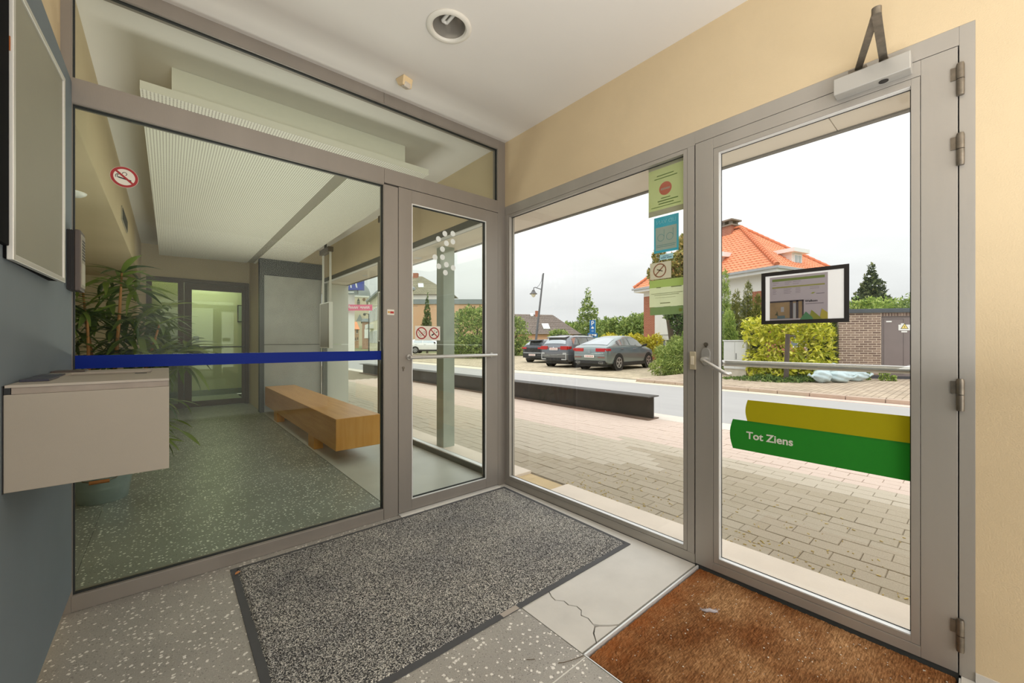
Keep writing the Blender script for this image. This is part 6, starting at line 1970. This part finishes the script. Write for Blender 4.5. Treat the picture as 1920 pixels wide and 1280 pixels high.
far_house(679, 698, 603, 595, 74.0, 7.0, BR_BROWN, M('roof_far_grey', (120, 128, 128), 0.9), 'brown_house', 'brown brick house with a white billboard on its wall', ((683, 694.5, 617, 633),), M('billboard_white', (244, 244, 242), 0.6))
x_, y_ = plan(693, 60.0)
x2_, y2_ = plan(724, 45.0)
cl_ = math.hypot(x2_ - x_, y2_ - y_)
cr = local_thing('cream_building', 'cream corner building with a grey roof edge beside the hanging display', 'building', x_, y_, -0.26, math.atan2(y2_ - y_, x2_ - x_))
zc_ = zat(566, 60.0) + 0.26
obj('wall', MB().box(0, cl_, 0, 3.0, 0, zc_), M('facade_cream', (224, 216, 192), 0.9), cr)
obj('eaves', MB().box(-0.5, cl_ + .3, -0.5, 3.2, zc_, zc_ + 0.25), m['lead_grey'], cr)
obj('roof', MB().add([(-0.5, -0.5, zc_ + .25), (cl_ + .3, -0.5, zc_ + .25), (cl_ + .3, 3.2, zc_ + .25), (-0.5, 3.2, zc_ + .25), (2.0, 1.5, zc_ + 1.6), (cl_ - 2, 1.5, zc_ + 1.6)], [(0, 1, 5, 4), (1, 2, 5), (2, 3, 4, 5), (3, 0, 4)]), m['lead_grey'], cr)
for k in range(8):
    for z0, z1 in ((1.2, 2.8), (4.2, 5.8)):
        f = obj('window', MB().box(0.6 + k * 1.8, 1.5 + k * 1.8, -0.05, 0.02, z0, z1), m['window_glass'], cr)
        sub('frame', MB().box(0.5 + k * 1.8, 0.6 + k * 1.8, -0.07, 0.02, z0, z1).box(1.5 + k * 1.8, 1.6 + k * 1.8, -0.07, 0.02, z0, z1).box(0.5 + k * 1.8, 1.6 + k * 1.8, -0.07, 0.02, z1, z1 + 0.12), m['trim_white'], f)
obj('balcony', MB().box(1.5, 5.0, -0.8, 0, 3.2, 3.8), m['trim_white'], cr)
far_house(640, 665, 524, 516, 34.0, 5.0, M('facade_white', (240, 240, 236), 0.9), m['lead_grey'], 'white_shop', 'white shop building at the edge of the outdoor fin wall')
x_, y_ = plan(650, 33.75)
bs = local_thing('light_box_sign', 'blue light box sign with white letter shapes high on the white shop', 'sign', x_, y_, zat(544, 33.75), CAM_RZ)
c30 = w(1, 33.75)
obj('box', MB().box(-2 * c30, 31.5 * c30, -0.2, 0.2, 0.0, 1.25), M('sign_blue', (70, 84, 168), 0.5), bs)
xq = Matrix.Translation((0, -0.205, 0)) @ Matrix(((1, 0, 0, 0), (0, 0, -1, 0), (0, 1, 0, 0), (0, 0, 0, 1)))
obj('letter_shape', MB(xq).prism([(3 * c30, 0.18), (5 * c30, 0.18), (6.2 * c30, 0.55), (8.2 * c30, 0.55), (9.2 * c30, 0.18), (11.5 * c30, 0.18), (8.6 * c30, 0.95), (6 * c30, 0.95)], 0, 0.01), m['white'], bs)
obj('letter_shape', MB(xq).prism([(19.5 * c30, 0.22), (22 * c30, 0.16), (19 * c30, 0.95), (15.5 * c30, 0.95)], 0, 0.01), m['white'], bs)
obj('lower_panel', MB().box(2 * c30, 21 * c30, -0.15, 0.1, -0.34, -0.03), M('sign_grey', (128, 136, 136), 0.6), bs)
obj('lower_line', MB().box(3 * c30, 15 * c30, -0.16, -0.15, -0.22, -0.14), m['white'], bs)
obj('bracket', MB().box(0, 0.3, 0.18, 0.27, -0.3, 0.9), m['steel_dark'], bs)
x_, y_ = plan(648, 33.95)
pbn = local_thing('street_banner', 'pink banner with white script strung across the street', 'banner', x_, y_, zat(582, 33.95), CAM_RZ)
c46 = w(1, 33.95)
obj('cloth', MB().box(-3 * c46, 50 * c46, -0.01, 0.01, 0, 0.50), M('banner_pink', (222, 108, 140), 0.8), pbn)
q = MB()
r_ = random.Random(2)
for x0, x1 in ((6, 24), (27, 45)):
    pts = []
    n_ = 26
    for k in range(n_ + 1):
        a = k / n_
        pts.append((c46 * (x0 + (x1 - x0) * a), -0.02, 0.25 + 0.11 * math.sin(a * 34 + x0) + (0.08 if k in (1, 2) else 0)))
    q.tube(pts, 0.022, 5)
obj('script_line', q, m['white'], pbn, kind='stuff')
obj('rope', MB().tube([(50 * c46, 0, 0.4), (62 * c46, 14.0, 1.6)], 0.02, 5), m['steel_dark'], pbn)
lx2, ly2 = plan(691.5, 42.0)
lp2 = thing('lamp_post', 'thin dark street lamp post before the brown brick house', 'lamp post', (lx2, ly2, -0.1))
obj('pole', MB().tube([(lx2, ly2, -0.1), (lx2, ly2, 4.05)], [0.07, 0.05], 8), m['steel_dark'], lp2, smooth=True)
obj('arm', MB().tube([(lx2, ly2, 4.0), (lx2 - 0.45 * RT[0], ly2 - 0.45 * RT[1], 4.1)], 0.03, 6), m['steel_dark'], lp2)
obj('lantern', MB().lathe([(0.0, 4.12), (0.1, 4.1), (0.16, 3.98), (0.1, 3.86), (0.0, 3.84)], (lx2 - 0.45 * RT[0], ly2 - 0.45 * RT[1], 0), 12), m['steel_dark'], lp2, smooth=True)

# ---- leaning street lamp and parking sign
b0, t0_ = P(1001.5, 668, 30.0), P(1019, 512, 30.0)
lam = thing('street_lamp', 'leaning grey street lamp with a bell-shaped lantern behind the parked cars', 'street lamp', tuple(b0))
obj('pole', MB().tube([b0, b0.lerp(t0_, 0.3), t0_], [0.10, 0.085, 0.055], 12), M('lamp_grey', (108, 110, 114), 0.5, 0.3), lam, smooth=True)
obj('arm', MB().tube([P(1015.5, 542.5, 30), P(1003.5, 538.5, 30), P(1001, 539, 30), P(1000.6, 544, 30)], 0.032, 8), m['lamp_grey'], lam, smooth=True)
obj('stay_wire', MB().tube([P(1016.8, 514, 30), P(1015.5, 526, 30), P(1011.5, 534, 30), P(1006.5, 538.8, 30)], 0.016, 5), m['lamp_grey'], lam)
lc = P(1000.2, 550, 30.0)
obj('lantern_hood', MB().lathe([(0.0, 0.26), (0.10, 0.25), (0.12, 0.16), (0.15, 0.14), (0.20, 0.05), (0.29, -0.02), (0.28, -0.05), (0.12, -0.04)], tuple(lc), 20, cap=False), M('lantern_dark', (96, 94, 96), 0.5), lam, smooth=True)
obj('lantern_glass', MB().lathe([(0.17, -0.04), (0.15, -0.16), (0.08, -0.26), (0.0, -0.28)], tuple(lc), 16, cap=False), M('lantern_glass', (232, 228, 206), 0.3), lam, smooth=True)
x_, y_ = plan(1111, 25.6)
pk = local_thing('parking_sign', 'blue parking sign with a white P on a pale post behind the cars', 'sign', x_, y_, -0.2, CAM_RZ)
c24 = w(1, 25.6)
obj('post', MB().tube([(0.05, 0.05, 0), (0.05, 0.05, zat(597, 25.6) + 0.2)], 0.035, 10), M('post_pale', (214, 210, 178), 0.5), pk, smooth=True)
zs0, zs1 = zat(625, 25.6) + 0.2, zat(600, 25.6) + 0.2
obj('panel', MB().box(-5.2 * c24, 5.0 * c24, 0, 0.03, zs0, zs1), M('traffic_blue', (22, 108, 178), 0.5), pk)
obj('panel_side', MB().box(5.0 * c24, 5.9 * c24, 0.0, 0.06, zs0 + .02, zs1 - .02), M('traffic_edge', (150, 206, 224), 0.5), pk)
obj('lower_panel', MB().box(-9 * c24, 9.4 * c24, -0.01, 0.02, zat(632.5, 25.6) + .2, zat(624.2, 25.6) + .2), m['traffic_blue'], pk)
xq = Matrix.Translation((0, -0.004, 0)) @ Matrix(((1, 0, 0, 0), (0, 0, -1, 0), (0, 1, 0, 0), (0, 0, 0, 1)))
q = MB(xq)
q.box(-2.3 * c24, -0.8 * c24, zat(610, 25.6) + .2, zat(601.5, 25.6) + .2, 0, 0.003)
zc_ = zat(604.3, 25.6) + .2
q.ring((0.0 * c24, zc_, 0), 1.4 * c24, 2.85 * c24, 0.003, 18, -math.pi / 2, math.pi / 2)
q.box(-0.8 * c24, 0.05 * c24, zc_ + 1.4 * c24, zc_ + 2.85 * c24, 0, 0.003).box(-0.8 * c24, 0.05 * c24, zc_ - 2.85 * c24, zc_ - 1.4 * c24, 0, 0.003)
obj('letter_p', q, m['white'], pk)
q = MB(xq).prism([(-2.4 * c24, zat(616, 25.6) + .2), (2.4 * c24, zat(616, 25.6) + .2), (2.4 * c24, zat(613.6, 25.6) + .2), (1.5 * c24, zat(613.2, 25.6) + .2), (1.1 * c24, zat(611.8, 25.6) + .2), (-1.1 * c24, zat(611.8, 25.6) + .2), (-1.5 * c24, zat(613.2, 25.6) + .2), (-2.4 * c24, zat(613.6, 25.6) + .2)], 0, 0.003)
obj('car_symbol', q, m['white'], pk)
obj('disc_symbol', MB(xq).ring((0, zat(620.4, 25.6) + .2, 0), 1.0 * c24, 1.9 * c24, 0.003, 16), M('disc_pale', (150, 190, 224), 0.5), pk)
for x0, x1 in ((-7.5, -2.7), (-1.6, 2.0), (3.0, 7.4)):
    obj('white_word', MB(xq).box(x0 * c24, x1 * c24, zat(630.2, 25.6) + .2, zat(626.2, 25.6) + .2, 0.012, 0.014), m['white'], pk)

# ================================================================== CARS
M('tyre', (32, 32, 33), 0.85); M('rim_alloy', (206, 208, 210), 0.3, 0.8); M('rim_dark', (44, 45, 48), 0.5)
M('car_glass', (176, 182, 186), 0.05, 0.75); M('car_trim', (30, 31, 33), 0.55); M('lamp_red', (176, 34, 30), 0.25); M('plate_white', (234, 228, 222), 0.4); M('chrome', (220, 222, 224), 0.15, 1.0); M('plate_red', (176, 84, 78), 0.5)
def car_paint(name, rgb, metal=0.5, rough=0.28):
    if name in MATS: return MATS[name]
    t = NT(name)
    b = t.bsdf(rough, metal, 0.5)
    b.inputs['Base Color'].default_value = lin(rgb) + (1,)
    b.inputs['Coat Weight'].default_value = 0.7
    b.inputs['Coat Roughness'].default_value = 0.06
    MATS[name] = t.m
    return t.m
CARS = {
    'coupe': dict(x=(0, .05, .2, .5, .9, 1.3, 1.8, 2.3, 2.8, 3.2, 3.6, 4.0, 4.4, 4.65, 4.73),
                  belt=(.95, 1.04, 1.10, 1.11, 1.11, 1.11, 1.10, 1.09, 1.07, 1.05, 1.02, .98, .90, .78, .68),
                  roof=(.96, 1.06, 1.13, 1.24, 1.38, 1.50, 1.58, 1.60, 1.57, 1.46, 1.22, 1.03, .93, .80, .69),
                  low=(.46, .34, .28, .25, .24, .24, .24, .24, .24, .24, .24, .25, .27, .32, .4),
                  wd=(.82, .885, .925, .94, .945, .945, .94, .94, .945, .945, .94, .92, .87, .76, .66), wr=.63,
                  ax=(.95, 3.82), wr_=.37, side=((1.02, 2.02), (2.12, 3.22)), rear=(.30, 1.18), front=(2.92, 3.62)),
    'suv': dict(x=(0, .05, .15, .3, .5, .9, 1.5, 2.1, 2.6, 2.95, 3.3, 3.7, 4.2, 4.42, 4.5),
                belt=(.98, 1.06, 1.10, 1.12, 1.12, 1.11, 1.10, 1.09, 1.07, 1.06, 1.04, 1.01, .94, .82, .7),
                roof=(1.0, 1.10, 1.30, 1.52, 1.60, 1.635, 1.64, 1.64, 1.61, 1.48, 1.27, 1.06, .96, .83, .71),
                low=(.48, .36, .30, .27, .26, .26, .26, .26, .26, .26, .26, .27, .3, .34, .42),
                wd=(.80, .86, .90, .915, .92, .92, .92, .92, .92, .92, .915, .90, .85, .76, .66), wr=.66,
                ax=(.86, 3.55), wr_=.365, side=((.52, 1.0), (1.06, 1.86), (1.94, 2.95)), rear=(.10, .31), front=(2.68, 3.3)),
    'hatch': dict(x=(0, .05, .15, .35, .6, .9, 1.4, 1.9, 2.3, 2.7, 3.1, 3.5, 3.85, 4.0, 4.06),
                  belt=(.90, .97, 1.01, 1.02, 1.02, 1.01, 1.0, .99, .97, .96, .94, .91, .84, .74, .64),
                  roof=(.92, 1.02, 1.15, 1.33, 1.41, 1.44, 1.45, 1.44, 1.40, 1.28, 1.10, .96, .87, .75, .65),
                  low=(.44, .33, .26, .23, .22, .22, .22, .22, .22, .22, .22, .23, .26, .31, .4),
                  wd=(.74, .81, .85, .87, .875, .875, .875, .875, .875, .87, .86, .84, .79, .70, .6), wr=.58,
                  ax=(.78, 3.32), wr_=.32, side=((.62, 1.45), (1.53, 2.6)), rear=(.12, .40), front=(2.38, 3.1))}
def build_car(kind, name, label, x, y, z, rz, paint, plate_z, lights, clad, spokes=5, emblem=None, extra=None):
    c = CARS[kind]
    th = local_thing(name, label, 'car', x, y, z, rz)
    N_ = 44
    L_ = c['x'][-1]
    xs = np.unique(np.concatenate([np.linspace(0, L_, N_), np.array([.02, .05, .1, L_ - .04])]))
    def g_(k, xx): return float(np.interp(xx, c['x'], c[k]))
    def half(xx):
        b_, r_, l_, w_ = g_('belt', xx), g_('roof', xx), g_('low', xx), g_('wd', xx)
        a = min(1.0, max(0.0, (r_ - b_) / 0.30))
        wt = w_ * 0.93 + (c['wr'] - w_ * 0.93) * a
        return [(0, l_), (w_ * .80, l_), (w_ * .96, l_ + .08), (w_, l_ + .30), (w_, (l_ + b_) / 2 + .08), (w_ * .985, b_ - .10), (w_ * .945, b_), (wt, r_ - .06 * a - .012), (wt * .80, r_ - .008), (wt * .4, r_ + .008), (0, r_ + .012)]
    q_ = MB()
    H_ = len(half(0.5))
    ring = 2 * H_ - 2
    vs_ = []
    for xx in xs:
        h_ = half(xx)
        sec = [(y_, z_) for y_, z_ in h_] + [(-y_, z_) for y_, z_ in h_[-2:0:-1]]
        vs_ += [(xx, a, b) for a, b in sec]
    fs = []
    for i in range(len(xs) - 1):
        for k in range(ring):
            k2 = (k + 1) % ring
            fs.append((i * ring + k, (i + 1) * ring + k, (i + 1) * ring + k2, i * ring + k2))
    fs.append(tuple(range(ring)))
    n0 = (len(xs) - 1) * ring
    fs.append(tuple(n0 + k for k in range(ring - 1, -1, -1)))
    q_.add(vs_, fs)
    obj('body', q_, paint, th, smooth=38)
    # side windows, rear window, windscreen
    for s in (1, -1):
        for x0, x1 in c['side']:
            vv, n_ = [], 10
            for k in range(n_ + 1):
                xx = x0 + (x1 - x0) * k / n_
                h_ = half(xx)
                (ya, za), (yb, zb) = h_[6], h_[7]
                for t_ in (0.10, 0.88):
                    vv.append((xx, s * (ya + (yb - ya) * t_ + 0.008), za + (zb - za) * t_))
            inn = [(a, b - s * 0.012, cc) for a, b, cc in vv]
            ff = []
            for k in range(n_):
                ff.append((2 * k, 2 * k + 2, 2 * k + 3, 2 * k + 1) if s < 0 else (2 * k + 1, 2 * k + 3, 2 * k + 2, 2 * k))
            obj('side_window', MB().add(vv, ff), m['car_glass'], th, smooth=60)
    for nm, (x0, x1) in (('rear_window', c['rear']), ('windscreen', c['front'])):
        vv, ff, n_, mm = [], [], 8, 8
        for k in range(n_ + 1):
            xx = x0 + (x1 - x0) * k / n_
            r_ = g_('roof', xx)
            h_ = half(xx)
            wt = h_[7][0] * 0.90
            dr = (g_('roof', xx + .02) - g_('roof', xx - .02)) / .04
            nx_ = -dr / math.hypot(1, dr) * 0.014
            for j in range(mm + 1):
                yy = wt * (2 * j / mm - 1)
                zz = float(np.interp(abs(yy), [0, h_[9][0], h_[8][0], h_[7][0]], [h_[10][1], h_[9][1], h_[8][1], h_[7][1]]))
                vv.append((xx + nx_, yy, zz + 0.012))
        for k in range(n_):
            for j in range(mm):
                a = k * (mm + 1) + j
                ff.append((a, a + mm + 1, a + mm + 2, a + 1))
        obj(nm, MB().add(vv, ff), m['car_glass'], th, smooth=60)
    # lower cladding, sills and bumper
    wm = max(c['wd'])
    q_ = MB().box(-0.025, 0.16, -wm * .86, wm * .86, g_('low', .05) - .02, clad)
    q_.box(0.5, L_ - 0.5, -wm - 0.004, -wm + 0.03, c['low'][5] - .01, c['low'][5] + .14).box(0.5, L_ - 0.5, wm - 0.03, wm + 0.004, c['low'][5] - .01, c['low'][5] + .14)
    obj('bumper_cladding', q_, m['car_trim'], th, bevel=0.02)
    obj('underbody', MB().box(0.25, L_ - 0.3, -wm * .8, wm * .8, 0.18, 0.34), m['car_trim'], th)
    for s in (1, -1):
        a_ = obj('tail_lamp', MB().box(-0.022, 0.10, s * lights[0], s * lights[1], lights[2], lights[3]).box(0.02, 0.30, s * (lights[1] - .02), s * (wm * .985), lights[2] + .03, lights[3] - .01), m['lamp_red'], th, bevel=0.012)
    p_ = obj('number_plate', MB().box(-0.036, -0.02, -0.26, 0.26, plate_z, plate_z + 0.115), m['plate_white'], th)
    qq = MB()
    for k in range(5):
        qq.box(-0.038, -0.036, -0.17 + k * 0.085 - .022, -0.17 + k * 0.085 + .022, plate_z + .03, plate_z + .085)
    sub('plate_marks', qq, m['plate_red'], p_, kind='stuff')
    # wheels and arches
    R_ = c['wr_']
    for xa in c['ax']:
        for s in (1, -1):
            yc = s * (wm - 0.115)
            obj('wheel_arch', MB().ring((0, 0, 0), R_ * 0.2, R_ + 0.055, 0.012, 28) if False else MB(Matrix.Translation((xa, s * (wm + 0.001), R_)) @ Matrix.Rotation(math.pi / 2 * s * -1, 4, 'X')).disc((0, 0, -0.006), R_ + 0.055, 0.012, 30), m['car_trim'], th)
            w_ = obj('wheel', MB().lathe([(R_ * .62, -0.125), (R_ * .93, -0.125), (R_, -0.09), (R_, 0.09), (R_ * .93, 0.125), (R_ * .62, 0.125)], (xa, yc + s * 0.0, R_), 30, 'y', cap=False), m['tyre'], th, smooth=50)
            fy = yc + s * 0.10
            sub('rim_well', MB().lathe([(0.0, fy - s * .05), (R_ * .64, fy - s * .05), (R_ * .64, fy + s * .02)], (xa, 0, R_), 26, 'y', cap=False), m['rim_dark'], w_)
            rq = MB(Matrix.Translation((xa, fy + s * 0.022, R_)) @ Matrix.Rotation(math.pi / 2, 4, 'X'))
            rq.ring((0, 0, -0.012), R_ * .56, R_ * .66, 0.02, 28).disc((0, 0, -0.014), R_ * .15, 0.024, 14)
            for k in range(spokes):
                an = 2 * math.pi * k / spokes + 0.3
                for dd in (-0.13, 0.13):
                    rq.bar2((R_ * .12 * math.cos(an), R_ * .12 * math.sin(an)), (R_ * .60 * math.cos(an + dd), R_ * .60 * math.sin(an + dd)), R_ * .09, -0.010, 0.018)
            sub('rim', rq, m['rim_alloy'], w_)
    for s in (1, -1):
        xm = c['front'][0] + 0.28
        obj('mirror', MB().hull8([(xm, s * (wm * .93), g_('belt', xm) + .02), (xm + .14, s * (wm * .93), g_('belt', xm) + .02), (xm + .12, s * (wm + .17), g_('belt', xm) + .05), (xm, s * (wm + .17), g_('belt', xm) + .05)],
                                 [(xm, s * (wm * .93), g_('belt', xm) + .08), (xm + .14, s * (wm * .93), g_('belt', xm) + .08), (xm + .12, s * (wm + .17), g_('belt', xm) + .18), (xm, s * (wm + .17), g_('belt', xm) + .18)]), m['car_trim'], th, bevel=0.01)
        for k, (x0, x1) in enumerate(c['side'][-2:]):
            xh = x0 + 0.12
            obj('door_handle', MB().box(xh, xh + .2, s * wm * .985, s * (wm + .018), g_('belt', xh) - .13, g_('belt', xh) - .10), m['chrome'], th)
    if emblem == 'star':
        eq = MB(Matrix.Translation((-0.014, 0, 0.86)) @ Matrix(((0, 0, -1, 0), (-1, 0, 0, 0), (0, 1, 0, 0), (0, 0, 0, 1))))
        eq.ring((0, 0, 0), 0.048, 0.058, 0.012, 24)
        for k in range(3):
            an = math.pi / 2 + k * 2 * math.pi / 3
            eq.bar2((0, 0), (0.05 * math.cos(an), 0.05 * math.sin(an)), 0.012, 0, 0.01)
        obj('emblem', eq, m['chrome'], th)
    elif emblem == 'disc':
        eq = MB(Matrix.Translation((-0.014, 0, 1.02)) @ Matrix(((0, 0, -1, 0), (-1, 0, 0, 0), (0, 1, 0, 0), (0, 0, 0, 1))))
        eq.disc((0, 0, 0), 0.04, 0.02, 20)
        obj('emblem', eq, m['chrome'], th)
    if extra: extra(th, wm)
    return th
def px_car(px, d, z, head_deg, c, side=-1):
    """place a car so that its rear wheel on the given side stands at px, d"""
    x_, y_ = plan(px, d)
    a = math.radians(head_deg)
    f_ = Vector((math.cos(a), math.sin(a)))
    l_ = Vector((-math.sin(a), math.cos(a)))
    o_ = Vector((x_, y_)) - f_ * CARS[c]['ax'][0] - l_ * (side * (max(CARS[c]['wd']) - 0.1))
    return o_.x, o_.y, z, a
def coupe_extra(th, wm):
    for s in (1, -1):
        q_ = MB().box(-0.04, 0.02, s * 0.50, s * 0.72, 0.335, 0.345).box(-0.04, 0.02, s * 0.50, s * 0.72, 0.405, 0.415).box(-0.04, 0.02, s * 0.50, s * 0.51, 0.335, 0.415).box(-0.04, 0.02, s * 0.71, s * 0.72, 0.335, 0.415)
        obj('exhaust_trim', q_, m['chrome'], th)
        obj('reflector', MB().box(-0.028, 0.0, s * 0.45, s * 0.80, 0.60, 0.625), M('reflector_red', (150, 70, 62), 0.4), th)
    obj('bumper_crease', MB().box(-0.03, 0.05, -0.8, 0.8, 0.69, 0.705), m['chrome'], th)
def suv_extra(th, wm):
    for s in (1, -1):
        obj('bumper_blade', MB().box(-0.035, 0.03, s * 0.58, s * 0.80, 0.68, 0.76).box(-0.035, 0.03, s * 0.75, s * 0.80, 0.44, 0.68).box(-0.035, 0.03, s * 0.50, s * 0.80, 0.40, 0.45), M('blade_silver', (190, 192, 192), 0.3, 0.7), th)
    obj('roof_spoiler', MB().hull8([(0.16, -0.60, 1.50), (0.16, 0.60, 1.50), (0.5, 0.62, 1.57), (0.5, -0.62, 1.57)], [(0.14, -0.60, 1.535), (0.14, 0.60, 1.535), (0.5, 0.62, 1.605), (0.5, -0.62, 1.605)]), m['car_paint_graphite'], th)
    obj('lamp_bar', MB().box(-0.02, 0.02, -0.5, 0.5, 0.985, 1.01), m['lamp_red'], th)
    for s in (1, -1):
        obj('roof_rail', MB().tube([(0.7, s * 0.66, 1.63), (1.0, s * 0.67, 1.68), (2.4, s * 0.67, 1.68), (2.7, s * 0.66, 1.60)], 0.018, 8), m['car_trim'], th, smooth=True)
def hatch_extra(th, wm):
    obj('roof_spoiler', MB().hull8([(0.05, -0.5, 1.34), (0.05, 0.5, 1.34), (0.5, 0.52, 1.40), (0.5, -0.52, 1.40)], [(0.03, -0.5, 1.38), (0.03, 0.5, 1.38), (0.5, 0.52, 1.44), (0.5, -0.52, 1.44)]), m['car_trim'], th)
    obj('dark_tailgate_band', MB().box(-0.015, 0.03, -0.62, 0.62, 0.70, 0.92), m['car_trim'], th)
    obj('bumper_edge', MB().box(-0.035, 0.05, -0.70, 0.70, 0.60, 0.645), M('edge_pale', (176, 182, 186), 0.3, 0.4), th)
build_car('coupe', 'parked_car', 'dark grey-green coupe with a star emblem, nearest the feathery bush', *px_car(1157, 18.3, -0.172, 4.5, 'coupe'), car_paint('car_paint_green_grey', (128, 140, 140), 0.55, 0.30), 0.60, (0.33, 0.80, 0.87, 1.02), 0.47, emblem='star', extra=coupe_extra)
PGR = car_paint('car_paint_graphite', (108, 112, 118), 0.55, 0.3)
build_car('suv', 'parked_car', 'graphite tall car with roof rails between the coupe and the small black car', *px_car(1082, 20.5, -0.172, 5.0, 'suv'), PGR, 0.885, (0.42, 0.84, 0.91, 1.09), 0.50, emblem='disc', extra=suv_extra)
build_car('hatch', 'parked_car', 'small black hatchback parked farthest left behind the lamp post', *px_car(1031, 25.0, -0.175, 7.0, 'hatch'), car_paint('car_paint_black', (52, 56, 62), 0.5, 0.3), 0.44, (0.45, 0.76, 0.86, 0.97), 0.60, extra=hatch_extra)
x_, y_ = plan(768, 41.0)
build_car('hatch', 'white_car', 'white car beyond the road seen through the inner door', x_, y_, GZ, CAM_RZ, car_paint('car_paint_white', (232, 234, 234), 0.0, 0.3), 0.5, (0.45, 0.76, 0.86, 0.97), 0.45)
